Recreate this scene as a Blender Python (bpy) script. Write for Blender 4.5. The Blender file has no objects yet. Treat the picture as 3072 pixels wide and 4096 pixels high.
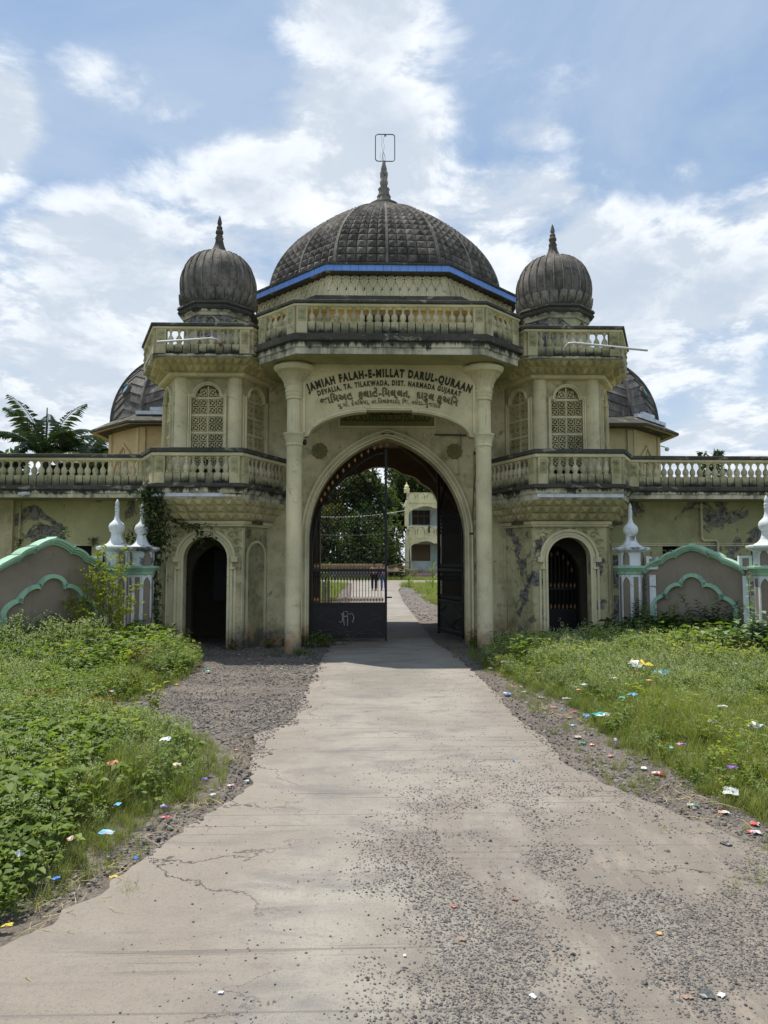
import bpy, bmesh, math, random
from mathutils import Vector, Matrix, noise as mnoise
R = math.radians
PI = math.pi
random.seed(11)
sc = bpy.context.scene
col = sc.collection
U = random.uniform

# ------------------------------------------------------------------ camera
cd = bpy.data.cameras.new('camera')
cam = bpy.data.objects.new('camera', cd)
col.objects.link(cam)
cam.location = (-0.43, 0, 1.6)
cam.rotation_euler = (R(94.1), 0, R(-1.4))
cd.sensor_fit = 'HORIZONTAL'
cd.sensor_width = 36
cd.lens = 33.98
cd.clip_start = 0.05
cd.clip_end = 2000
sc.camera = cam

# ------------------------------------------------------------------ node helper
class NT:
    def __init__(s, tree):
        s.t = tree
        tree.nodes.clear()
    def n(s, typ, ins=None, **props):
        nd = s.t.nodes.new(typ)
        for k, v in props.items():
            setattr(nd, k, v)
        for k, v in (ins or {}).items():
            s.put(nd.inputs[k], v)
        return nd
    def put(s, sock, v):
        if isinstance(v, bpy.types.NodeSocket):
            s.t.links.new(v, sock)
        elif isinstance(v, (tuple, list)):
            sock.default_value = tuple(v) + ((1,) if len(v) == 3 and sock.type == 'RGBA' else ())
        else:
            sock.default_value = v
    def m(s, op, a, b=0.5, c=None, clamp=False):
        ins = {0: a, 1: b}
        if c is not None: ins[2] = c
        return s.n('ShaderNodeMath', ins, operation=op, use_clamp=clamp).outputs[0]
    def vm(s, op, a, b=(0, 0, 0)):
        nd = s.n('ShaderNodeVectorMath', {0: a, 1: b}, operation=op)
        return nd.outputs['Value'] if op in ('LENGTH', 'DOT_PRODUCT', 'DISTANCE') else nd.outputs[0]
    def mix(s, f, a, b, blend='MIX'):
        nd = s.n('ShaderNodeMix', None, data_type='RGBA', blend_type=blend)
        s.put(nd.inputs[0], f); s.put(nd.inputs[6], a); s.put(nd.inputs[7], b)
        return nd.outputs[2]
    def noise(s, vec, scale, detail=4, rough=0.6, dist=0.0):
        return s.n('ShaderNodeTexNoise', {'Vector': vec, 'Scale': scale, 'Detail': detail, 'Roughness': rough, 'Distortion': dist}).outputs[0]
    def ramp(s, v, lo, hi, a=0.0, b=1.0):
        nd = s.n('ShaderNodeMapRange', {0: v, 1: lo, 2: hi, 3: a, 4: b}, interpolation_type='SMOOTHSTEP')
        return nd.outputs[0]
    def scale(s, vec, sx, sy, sz):
        return s.vm('MULTIPLY', vec, (sx, sy, sz))
    def sep(s, vec):
        return s.n('ShaderNodeSeparateXYZ', {0: vec}).outputs

# ------------------------------------------------------------------ world: sky with clouds
SUN = Vector((-1.8, 1.45, 6.35)).normalized()
w = bpy.data.worlds.new('World')
sc.world = w
w.use_nodes = True
k = NT(w.node_tree)
sky = k.n('ShaderNodeTexSky', sky_type='NISHITA', sun_disc=False, sun_elevation=math.asin(SUN.z),
          sun_rotation=math.atan2(SUN.x, SUN.y), altitude=50, air_density=1.0, dust_density=0.6, ozone_density=2.0)
tc = k.n('ShaderNodeTexCoord').outputs['Generated']
yv, pv = R(-1.4), R(4.1)
FW = Vector((-math.sin(yv) * math.cos(pv), math.cos(yv) * math.cos(pv), math.sin(pv)))
RT = Vector((math.cos(yv), math.sin(yv), 0))
UP = RT.cross(FW)
fd = k.vm('DOT_PRODUCT', tc, tuple(FW))
fdc = k.m('MAXIMUM', fd, 0.12)
gx = k.m('DIVIDE', k.vm('DOT_PRODUCT', tc, tuple(RT)), fdc)
gy = k.m('DIVIDE', k.vm('DOT_PRODUCT', tc, tuple(UP)), fdc)
gp = k.n('ShaderNodeCombineXYZ', {0: gx, 1: gy, 2: 0.0}).outputs[0]
# where the cloud banks stand in the sky: (x, y, rx, ry, weight) as tangents from the north point
banks = [(-.02, .69, .13, .12, 1), (-.05, .58, .09, .09, .9), (-.04, .54, .13, .09, 1), (-.12, .46, .26, .09, 1), (-.03, .42, .15, .16, 1.1), (.0, .33, .2, .12, 1.1), (.14, .40, .18, .09, .9),
         (.22, .44, .07, .04, .8), (-.41, .36, .17, .10, 1), (-.32, .28, .34, .17, 1), (-.45, .10, .28, .30, 1), (-.2, .2, .3, .2, .9), (.02, .30, .30, .18, .95),
         (.30, .32, .24, .12, 1), (.45, .33, .20, .13, 1), (.54, .36, .12, .13, 1), (.30, .22, .3, .1, .8), (.50, .05, .22, .14, .95), (-.54, .52, .08, .12, 1),
         (-.28, .56, .06, .04, .6), (-.37, .60, .10, .06, .42), (.42, .47, .05, .03, .6), (.2, .52, .06, .03, .4), (.0, -.02, .9, .16, .7)]
cov = None
for (bx, by, rx, ry, wt) in banks:
    dd = k.vm('LENGTH', k.scale(k.vm('SUBTRACT', gp, (bx, by, 0)), 1 / rx, 1 / ry, 1))
    cc = k.ramp(dd, 0.25, 1.45, wt, 0.0)
    cov = cc if cov is None else k.m('MAXIMUM', cov, cc)
sz = k.sep(tc)[2]
dome = k.vm('DIVIDE', tc, k.n('ShaderNodeCombineXYZ', {0: k.m('ADD', k.m('MAXIMUM', sz, 0), .25), 1: k.m('ADD', k.m('MAXIMUM', sz, 0), .25), 2: 1.0}).outputs[0])
front = k.ramp(fd, .35, .62)
n1 = k.noise(dome, 4.2, 13, .63, .25)
n2 = k.noise(k.vm('ADD', dome, (.03, -.06, .05)), 4.2, 9, .60, .25)
nb = k.noise(k.vm('ADD', dome, (4, 7, 2)), 1.1, 4, .5)
elsewhere = k.ramp(nb, .42, .6)
cv = k.m('ADD', k.m('MULTIPLY', cov, front), k.m('MULTIPLY', elsewhere, k.m('SUBTRACT', 1.0, front)))
dens = k.m('ADD', k.m('MULTIPLY', n1, 1.35), k.m('MULTIPLY', cv, .62))
mask = k.ramp(dens, .82, 1.22)
thin = k.ramp(k.noise(dome, 1.6, 8, .6, .6), .36, .72, 0.0, .38)
lit = k.ramp(k.m('SUBTRACT', n1, n2), -.07, .09)
deep = k.ramp(dens, 1.08, 1.45)
ccol = k.mix(lit, (7.0, 7.8, 8.8), (10.8, 11.2, 11.6))
ccol = k.mix(k.m('MULTIPLY', deep, k.ramp(k.noise(dome, 2.0, 6, .55), .38, .62)), ccol, (6.3, 7.2, 8.4))
blue = k.mix(1.0, sky.outputs[0], (1.62, 1.42, 1.25), 'MULTIPLY')
blue = k.mix(.66, blue, (3.2, 5.2, 8.3))
hz = k.ramp(sz, -.02, .45, .72, 0)
blue = k.mix(hz, blue, (6.3, 7.8, 9.4))
c1 = k.mix(thin, blue, (7.5, 8.2, 9.0))
c2 = k.mix(k.m('MULTIPLY', mask, .96), c1, ccol)
bg = k.n('ShaderNodeBackground', {0: c2, 1: 0.09})
k.n('ShaderNodeOutputWorld', {0: bg.outputs[0]})

# ------------------------------------------------------------------ sun, exposure
sd = bpy.data.lights.new('sun', 'SUN')
sun = bpy.data.objects.new('sun', sd)
col.objects.link(sun)
sd.energy = 5.0
sd.angle = R(0.55)
sd.color = (1.0, .95, .87)
sun.rotation_euler = SUN.to_track_quat('Z', 'Y').to_euler()
sun.location = (-20, 15, 60)
sc.view_settings.view_transform = 'Standard'
sc.view_settings.look = 'None'
sc.view_settings.gamma = 1
sc.view_settings.exposure = 0.1
sc.cycles.max_bounces = 6
sc.cycles.diffuse_bounces = 4
sc.cycles.transparent_max_bounces = 6

# ------------------------------------------------------------------ materials
def material(name, rough=0.85):
    m = bpy.data.materials.new(name)
    m.use_nodes = True
    k = NT(m.node_tree)
    out = k.n('ShaderNodeOutputMaterial')
    b = k.n('ShaderNodeBsdfPrincipled', {'Roughness': rough})
    m.node_tree.links.new(b.outputs[0], out.inputs[0])
    return m, k, b
def bump(k, b, h, strength=.3, dist=.02):
    nd = k.n('ShaderNodeBump', {'Strength': strength, 'Distance': dist, 'Height': h})
    k.put(b.inputs['Normal'], nd.outputs[0])
def pos(k):
    return k.n('ShaderNodeNewGeometry').outputs['Position']

def plaster(name, c, grime=.5, streak=.4, peel=.0, algae=.2, rust=0.0, foot=0.0, edge=0.0, rough=.9, drip=0.0, chips=0, vary=0):
    """painted lime plaster with black mould, rain streaks, bare patches"""
    m, k, b = material(name, rough)
    P = pos(k)
    big = k.noise(P, .9, 6, .62, .4)
    med = k.noise(P, 4.5, 9, .68, .3)
    fine = k.noise(P, 38, 5, .6)
    col_ = k.mix(k.ramp(big, .3, .7), tuple(x * y for x, y in zip(c, (.74, .77, .74))), tuple(min(1, x * 1.06) for x in c))
    col_ = k.mix(k.ramp(k.noise(k.vm('ADD', P, (9, 3, 5)), 1.7, 8, .65), .50 - .12 * algae, .78, 0, min(1, .75 * algae + .1)), col_, (.12, .125, .045))
    col_ = k.mix(k.ramp(fine, .58, .8, 0, .35), col_, tuple(x * .55 for x in c))
    if peel:
        pm = k.noise(k.vm('ADD', P, (2, 8, 1)), 1.35, 9, .62, 1.2)
        reg = k.ramp(k.noise(k.vm('ADD', P, (1, 4, 3)), .55, 3), .40, .56, -.10, .05)
        pm = k.m('ADD', pm, reg)
        pmask = k.ramp(pm, .655 - .16 * peel, .685 - .16 * peel)
        rim = k.m('MULTIPLY', k.ramp(pm, .640 - .16 * peel, .656 - .16 * peel), k.m('SUBTRACT', 1.0, pmask))
        col_ = k.mix(k.m('MULTIPLY', rim, .7), col_, (.10, .09, .07))
        pc = k.mix(k.ramp(k.noise(P, 7, 9, .7, 1.5), .42, .58), (.045, .045, .05), (.25, .235, .245))
        col_ = k.mix(k.m('MULTIPLY', pmask, .9), col_, pc)
    wv_ = k.vm('ADD', P, k.vm('MULTIPLY', k.n('ShaderNodeTexNoise', {'Vector': P, 'Scale': 2.6, 'Detail': 5.0}).outputs[1], (.5, .5, .5)))
    cr = k.n('ShaderNodeTexVoronoi', {'Vector': wv_, 'Scale': 1.15}, feature='DISTANCE_TO_EDGE').outputs[0]
    col_ = k.mix(k.m('MULTIPLY', k.ramp(cr, 0, .006, .32, 0), k.ramp(big, .42, .55)), col_, (.05, .045, .035))
    g = k.ramp(med, .74 - .26 * grime, .86 - .10 * grime, 0, .9)
    col_ = k.mix(g, col_, (.030, .030, .027))
    if streak:
        st = k.noise(k.scale(P, 9, 9, .55), 1.0, 7, .7)
        sb = k.noise(k.vm('ADD', P, (5, 5, 0)), 1.2, 3)
        col_ = k.mix(k.m('MULTIPLY', k.ramp(st, .66 - .18 * streak, .82), k.ramp(sb, .4, .62), clamp=True), col_, (.035, .035, .03))
    if foot:
        z = k.sep(P)[2]
        zz = k.m('ADD', z, k.m('MULTIPLY', k.m('SUBTRACT', med, .5), -.9))
        fm = k.ramp(zz, .02, .62 * foot, .85, 0)
        fc = k.mix(k.ramp(k.noise(P, 2.3, 3), .42, .58), (.30, .15, .075), (.07, .068, .07))
        col_ = k.mix(fm, col_, fc)
    if edge:
        ge = k.sep(k.n('ShaderNodeTexCoord').outputs['Generated'])[2]
        e2 = k.m('ADD', ge, k.m('MULTIPLY', k.m('SUBTRACT', k.noise(P, 9, 5), .5), 1.1))
        rn = k.n('ShaderNodeObjectInfo').outputs['Random']
        col_ = k.mix(k.m('MULTIPLY', k.ramp(e2, .92, .12), k.ramp(rn, -.4, 1.0, .6, edge)), col_, (.022, .022, .02))
    if vary:
        rn2 = k.n('ShaderNodeObjectInfo').outputs['Random']
        col_ = k.mix(1.0, col_, k.n('ShaderNodeCombineColor', {0: k.ramp(rn2, 0, 1, 1 - vary, 1.06), 1: k.ramp(rn2, 0, 1, 1 - vary, 1.05), 2: k.ramp(rn2, 0, 1, 1 - vary * 1.1, 1.05)}).outputs[0], 'MULTIPLY')
    if chips:
        cn = k.noise(k.scale(P, 1.0, 1.0, 2.2), 3.2, 9, .72, .6)
        col_ = k.mix(k.ramp(cn, .56, .62, 0, .85), col_, (.30, .28, .22))
    if drip:
        gz = k.sep(k.n('ShaderNodeTexCoord').outputs['Generated'])[2]
        sn = k.noise(k.scale(P, 5, 5, .25), 1.0, 8, .75)
        d1 = k.m('ADD', gz, k.m('MULTIPLY', k.m('SUBTRACT', sn, .5), 3.0))
        col_ = k.mix(k.ramp(d1, .50, .82, 0, .94), col_, (.022, .021, .018))
        col_ = k.mix(k.ramp(k.noise(k.scale(P, 3, 3, 1.0), 1.0, 6, .6), .5, .62, 0, .5), col_, (.13, .13, .10))
    k.put(b.inputs['Base Color'], col_)
    b.inputs['Specular IOR Level'].default_value = .25
    h = k.m('ADD', k.m('MULTIPLY', med, .5), k.m('MULTIPLY', fine, .35))
    bump(k, b, h, .45, .012)
    return m

CREAM = (.70, .60, .37)
M_wall = plaster('cream_green_plaster', tuple(x * .9 for x in CREAM), .85, .85, 0, .85, foot=.85)
M_wallpeel = plaster('peeling_cream_plaster', (.61, .545, .32), .85, .85, .38, .85, foot=.95)
M_dirty = plaster('mouldy_cream_plaster', (.53, .475, .28), .95, .9, .30, 1.15, foot=.9)
M_trim = plaster('cream_trim', (.72, .645, .42), .5, .5, 0, .35, foot=.9)
M_col = plaster('cream_column', (.74, .645, .415), .6, .6, 0, .35, foot=.95)
M_tile = plaster('cream_relief_tile', (.64, .555, .33), .7, .6, 0, .55, vary=.22)
M_balus = plaster('cream_baluster', (.64, .57, .38), .75, .8, 0, .45, vary=.3)
M_plinth = plaster('stained_plinth_block', (.55, .50, .30), .85, .9, 0, .5, edge=1.0, vary=.2)
M_panel = plaster('mossy_post_panel', (.44, .405, .22), .85, .6, 0, .9)
M_olive = plaster('dark_olive_relief', (.22, .205, .09), .6, .3, 0, .6)
M_cap = plaster('black_weathered_coping', (.085, .08, .066), 1.0, 1.2, 0, .2, chips=1)
M_drip = plaster('dripping_white_cornice', (.70, .64, .49), 1.1, 1.6, 0, .3, drip=1.0)
M_soffit = plaster('green_soffit', (.42, .39, .22), .5, .0, 0, .5)
M_peach = plaster('peach_plaster', (.66, .50, .28), .12, .15, 0, .1)
M_peach2 = plaster('yellow_plaster', (.60, .50, .28), .3, .5, 0, .25)
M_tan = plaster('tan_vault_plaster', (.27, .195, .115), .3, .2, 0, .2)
M_room = plaster('room_shade_plaster', (.085, .078, .055), .8, .4, 0, .5)  # base kept near black: shade of rooms and passage put into the colour
M_white = plaster('old_white_paint', (.74, .76, .78), .75, .9, .12, .10, foot=.8)
M_mint = plaster('mint_green_paint', (.36, .56, .41), .55, .9, 0, .15)
M_grey = plaster('rough_grey_plaster', (.275, .225, .175), .35, .45, 0, .12, foot=.7)
M_greyc = plaster('carved_grey_stone', (.25, .225, .19), .6, .3, 0, .2)
M_letter = plaster('dark_olive_letter_paint', (.055, .052, .030), .3, 0, 0, .2)
M_letter2 = plaster('light_olive_letter_paint', (.135, .125, .06), .3, 0, 0, .2)
M_farwall = plaster('far_cream_wall', (.80, .72, .43), .3, .4, 0, .3)
M_bluew = plaster('pale_blue_wall', (.52, .60, .62), .3, .5, 0, .1)

def simple(name, c, rough=.6, metal=0, var=.2, scale=12, bs=.15, spec=.4):
    m, k, b = material(name, rough)
    P = pos(k)
    n = k.noise(P, scale, 5, .6)
    k.put(b.inputs['Base Color'], k.mix(k.ramp(n, .3, .7), tuple(x * (1 - var) for x in c), tuple(min(1, x * (1 + var * .6)) for x in c)))
    b.inputs['Metallic'].default_value = metal
    b.inputs['Specular IOR Level'].default_value = spec
    bump(k, b, n, bs, .005)
    return m
M_iron = simple('black_painted_iron', (.012, .012, .013), .5, 0, .3, 20)
M_gold = simple('gold_paint', (.40, .22, .10), .6, 0, .25, 30)
M_sil = simple('silver_paint', (.55, .53, .5), .5, 0, .2, 30)
M_pipe = simple('white_plastic_pipe', (.62, .62, .60), .4, 0, .12, 6)
M_rail = simple('galvanised_rod', (.10, .09, .08), .5, .3, .2, 20)
M_glass = simple('blue_glass', (.16, .42, .55), .15, 0, .1, 4, .02, .6)
M_dark = simple('near_black_fill', (.012, .012, .012), .8, 0, .2, 5)  # near-black; as doorway and window fill it is painted interior shade
M_bluet = simple('blue_glazed_tile', (.17, .34, .80), .3, 0, .12, 3, .04)
M_whitet = simple('white_glazed_tile', (.62, .64, .70), .35, 0, .2, 6, .05)
M_wood = simple('weathered_wood', (.12, .08, .05), .8, 0, .4, 18)
M_rustw = simple('rusty_board', (.25, .12, .045), .8, 0, .3, 25)
M_stem = simple('green_stem', (.09, .13, .04), .7, 0, .3, 10)
M_straw = simple('dry_straw', (.42, .34, .18), .8, 0, .3, 10)
M_bark = simple('tree_bark', (.10, .08, .06), .9, 0, .4, 8, .6)
M_red = simple('red_cloth', (.6, .02, .02), .7)
M_orange = simple('orange_cloth', (.55, .15, .05), .8)
M_cloth = simple('yellow_cloth', (.7, .45, .08), .8)
M_skin = simple('skin', (.28, .15, .09), .6)
M_black = simple('black_cloth', (.015, .015, .018), .85)
M_blue = simple('blue_denim', (.08, .16, .32), .85)
M_pinkc = simple('pale_shirt_cloth', (.50, .30, .28), .85)

def dome_mat(name, base, pale):
    m, k, b = material(name, .9)
    P = pos(k)
    a = k.noise(P, 2.2, 8, .66, .4)
    d = k.noise(P, 14, 6, .7)
    st = k.noise(k.scale(P, 8, 8, .8), 1, 6, .7)
    c = k.mix(k.ramp(a, .35, .68), base, pale)
    c = k.mix(k.ramp(st, .5, .72, 0, .65), c, tuple(x * 1.7 for x in pale))
    c = k.mix(k.ramp(d, .52, .72, 0, .8), c, (.018, .018, .018))
    rn = k.n('ShaderNodeObjectInfo').outputs['Random']
    c = k.mix(1.0, c, k.n('ShaderNodeCombineColor', {0: k.ramp(rn, 0, 1, .72, 1.22), 1: k.ramp(rn, 0, 1, .72, 1.2), 2: k.ramp(rn, 0, 1, .72, 1.2)}).outputs[0], 'MULTIPLY')
    k.put(b.inputs['Base Color'], c)
    b.inputs['Specular IOR Level'].default_value = .2
    bump(k, b, k.m('ADD', d, a), .5, .012)
    return m
M_dome = dome_mat('weathered_dark_dome_cement', (.068, .063, .055), (.165, .15, .128))
M_rib = dome_mat('pale_rib_cement', (.13, .12, .10), (.24, .22, .185))
M_bulb = dome_mat('weathered_onion_dome_cement', (.085, .078, .066), (.20, .18, .155))
M_slate = dome_mat('zigzag_roof_cement', (.095, .090, .080), (.19, .175, .155))

def leafmat(name, c1, c2, trans=.35, rough=.55, bright=1.0):
    m = bpy.data.materials.new(name)
    m.use_nodes = True
    k = NT(m.node_tree)
    out = k.n('ShaderNodeOutputMaterial')
    g = k.n('ShaderNodeNewGeometry')
    rn = g.outputs['Random Per Island']
    ob = k.n('ShaderNodeObjectInfo').outputs['Random']
    big = k.noise(g.outputs['Position'], .9, 3)
    f = k.m('ADD', k.m('MULTIPLY', rn, .55), k.m('ADD', k.m('MULTIPLY', ob, .25), k.m('MULTIPLY', k.ramp(big, .3, .7), .3)), clamp=True)
    c = k.mix(f, c1, c2)
    p = k.n('ShaderNodeBsdfPrincipled', {'Base Color': c, 'Roughness': rough, 'Specular IOR Level': .35})
    t = k.n('ShaderNodeBsdfTranslucent', {'Color': k.mix(1.0, c, (1.5, 1.7, .7), 'MULTIPLY')})
    x = k.n('ShaderNodeMixShader', {0: trans, 1: p.outputs[0], 2: t.outputs[0]})
    m.node_tree.links.new(x.outputs[0], out.inputs[0])
    return m
M_grass = leafmat('grass_blade', (.10, .145, .025), (.27, .29, .07), .38)
M_grassy = leafmat('dry_grass_blade', (.13, .14, .05), (.26, .24, .10), .3)
M_leaf = leafmat('weed_leaf', (.075, .13, .020), (.21, .275, .050), .38)
M_leafy = leafmat('yellow_green_leaf', (.18, .22, .028), (.38, .39, .06), .42)
M_dleaf = leafmat('dark_creeper_leaf', (.020, .045, .012), (.055, .095, .025), .3)
M_pale = leafmat('pale_weed_flower', (.28, .31, .15), (.46, .48, .28), .3)
M_calo = leafmat('pale_waxy_leaf', (.15, .22, .13), (.28, .36, .24), .25)
M_brown = leafmat('dead_brown_leaf', (.17, .085, .035), (.30, .16, .07), .2)
M_tree = leafmat('tree_leaf', (.030, .052, .016), (.085, .11, .030), .3)
M_tree2 = leafmat('bright_tree_leaf', (.035, .085, .018), (.09, .15, .035), .35)
M_tree3 = leafmat('yellowing_tree_leaf', (.10, .11, .035), (.24, .21, .08), .35)
M_palm = leafmat('palm_leaflet', (.022, .045, .018), (.07, .10, .04), .2, .4)

def ground_mat():
    m, k, b = material('dry_soil_and_grit', .95)
    P = pos(k)
    a = k.noise(P, 1.4, 7, .65, .3)
    f = k.noise(P, 26, 7, .75)
    v = k.n('ShaderNodeTexVoronoi', {'Vector': P, 'Scale': 34.0}).outputs
    c = k.mix(k.ramp(a, .35, .65), (.15, .122, .095), (.24, .20, .155))
    c = k.mix(k.ramp(f, .4, .65, 0, .8), c, (.065, .062, .060))
    c = k.mix(k.ramp(v['Distance'], .1, .45, .35, 0), c, (.26, .24, .22))
    k.put(b.inputs['Base Color'], c)
    bump(k, b, k.m('ADD', f, v['Distance']), .9, .02)
    return m
M_ground = ground_mat()

def concrete_mat():
    m, k, b = material('brushed_concrete', .9)
    P = pos(k)
    s = k.sep(P)
    big = k.noise(P, .55, 6, .6, .5)
    med = k.noise(k.scale(P, 1.0, 2.2, 1), 1.6, 8, .66, .4)
    fine = k.noise(P, 60, 5, .7)
    c = k.mix(k.ramp(big, .3, .7), (.215, .192, .160), (.325, .296, .250))
    c = k.mix(k.ramp(med, .47, .66, 0, .72), c, (.165, .152, .138))
    c = k.mix(k.ramp(k.noise(k.vm('ADD', P, (3, 1, 0)), 2.8, 6, .6, .8), .60, .75, 0, .45), c, (.35, .315, .265))
    ed = k.m('ADD', k.m('ABSOLUTE', s[0]), k.m('MULTIPLY', k.m('SUBTRACT', k.noise(P, 2.2, 7, .7), .5), 1.1))
    c = k.mix(k.ramp(ed, .75, 1.25, 0, .55), c, (.235, .19, .148))
    c = k.mix(k.ramp(k.noise(P, 9, 6, .7), .5, .7, 0, .35), c, (.15, .135, .115))
    # broom lines across the slab, in loose bundles
    br = k.noise(k.scale(P, .35, 24, 1), 1.0, 3, .8)
    brm = k.ramp(k.noise(k.scale(P, .25, 1.5, 1), 1.0, 4, .6), .44, .62)
    lines = k.m('MULTIPLY', k.ramp(br, .57, .66), brm)
    c = k.mix(k.m('MULTIPLY', lines, .6), c, (.11, .10, .09))
    # cracks: thin edges of warped cells, only in places
    wp = k.vm('ADD', P, k.vm('MULTIPLY', k.n('ShaderNodeTexNoise', {'Vector': P, 'Scale': 3.0, 'Detail': 8.0, 'Roughness': .65}).outputs[1], (.8, .8, 0)))
    vo = k.n('ShaderNodeTexVoronoi', {'Vector': wp, 'Scale': .85}, feature='DISTANCE_TO_EDGE').outputs[0]
    ck = k.m('MULTIPLY', k.ramp(vo, .0, .0045, 1, 0), k.ramp(k.m('ABSOLUTE', s[0]), .6, 1.5))
    c = k.mix(k.m('MULTIPLY', ck, .8), c, (.08, .072, .062))
    jt = k.m('ABSOLUTE', k.m('SUBTRACT', k.m('FRACT', k.m('DIVIDE', k.m('ADD', s[1], .35), 2.05)), .5))
    jm = k.ramp(k.m('ADD', jt, k.m('MULTIPLY', med, .004)), .002, .0075, 1, 0)
    c = k.mix(k.m('MULTIPLY', jm, .6), c, (.11, .10, .09))
    # tracked-in dust on the near right
    dm = k.m('MULTIPLY', k.ramp(s[1], 6.6, 3.6), k.ramp(k.m('ADD', k.m('ADD', s[0], k.m('MULTIPLY', s[1], -.10)), k.m('MULTIPLY', k.m('SUBTRACT', k.noise(P, 1.6, 6), .5), 1.6)), -.95, -.35))
    c = k.mix(k.m('MULTIPLY', dm, k.ramp(k.noise(k.scale(P, 2.4, 1.1, 1), 1.5, 8, .7), .36, .56, .15, .80)), c, (.165, .140, .112))
    c = k.mix(k.m('MULTIPLY', dm, k.ramp(k.noise(k.scale(P, 3.2, 1.0, 1), 2.4, 7, .65), .52, .66, 0, .6)), c, (.29, .235, .185))
    c = k.mix(k.ramp(fine, .50, .72, 0, .65), c, (.13, .12, .105))
    c = k.mix(k.ramp(k.noise(P, 150, 3, .7), .56, .70, 0, .5), c, (.42, .39, .34))
    c = k.mix(k.ramp(k.n('ShaderNodeTexVoronoi', {'Vector': P, 'Scale': 46.0}).outputs[0], .10, .16, .55, 0), c, (.10, .095, .085))
    k.put(b.inputs['Base Color'], c)
    h = k.m('SUBTRACT', k.m('ADD', k.m('MULTIPLY', fine, .3), k.m('MULTIPLY', med, .3)), k.m('ADD', k.m('MULTIPLY', lines, .4), ck))
    bump(k, b, h, .9, .010)
    return m
M_conc = concrete_mat()
def stone_mat(name, a, b_):
    m, k, b = material(name, .85)
    rn = k.n('ShaderNodeObjectInfo').outputs['Random']
    P = pos(k)
    c = k.mix(rn, a, b_)
    c = k.mix(k.ramp(k.noise(P, 60, 3), .45, .7, 0, .5), c, (.28, .25, .22))
    k.put(b.inputs['Base Color'], c)
    return m
M_stone = stone_mat('dark_basalt_chip', (.028, .032, .032), (.16, .15, .14))
M_stone2 = stone_mat('brown_grey_gravel', (.09, .08, .074), (.27, .24, .215))
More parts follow.
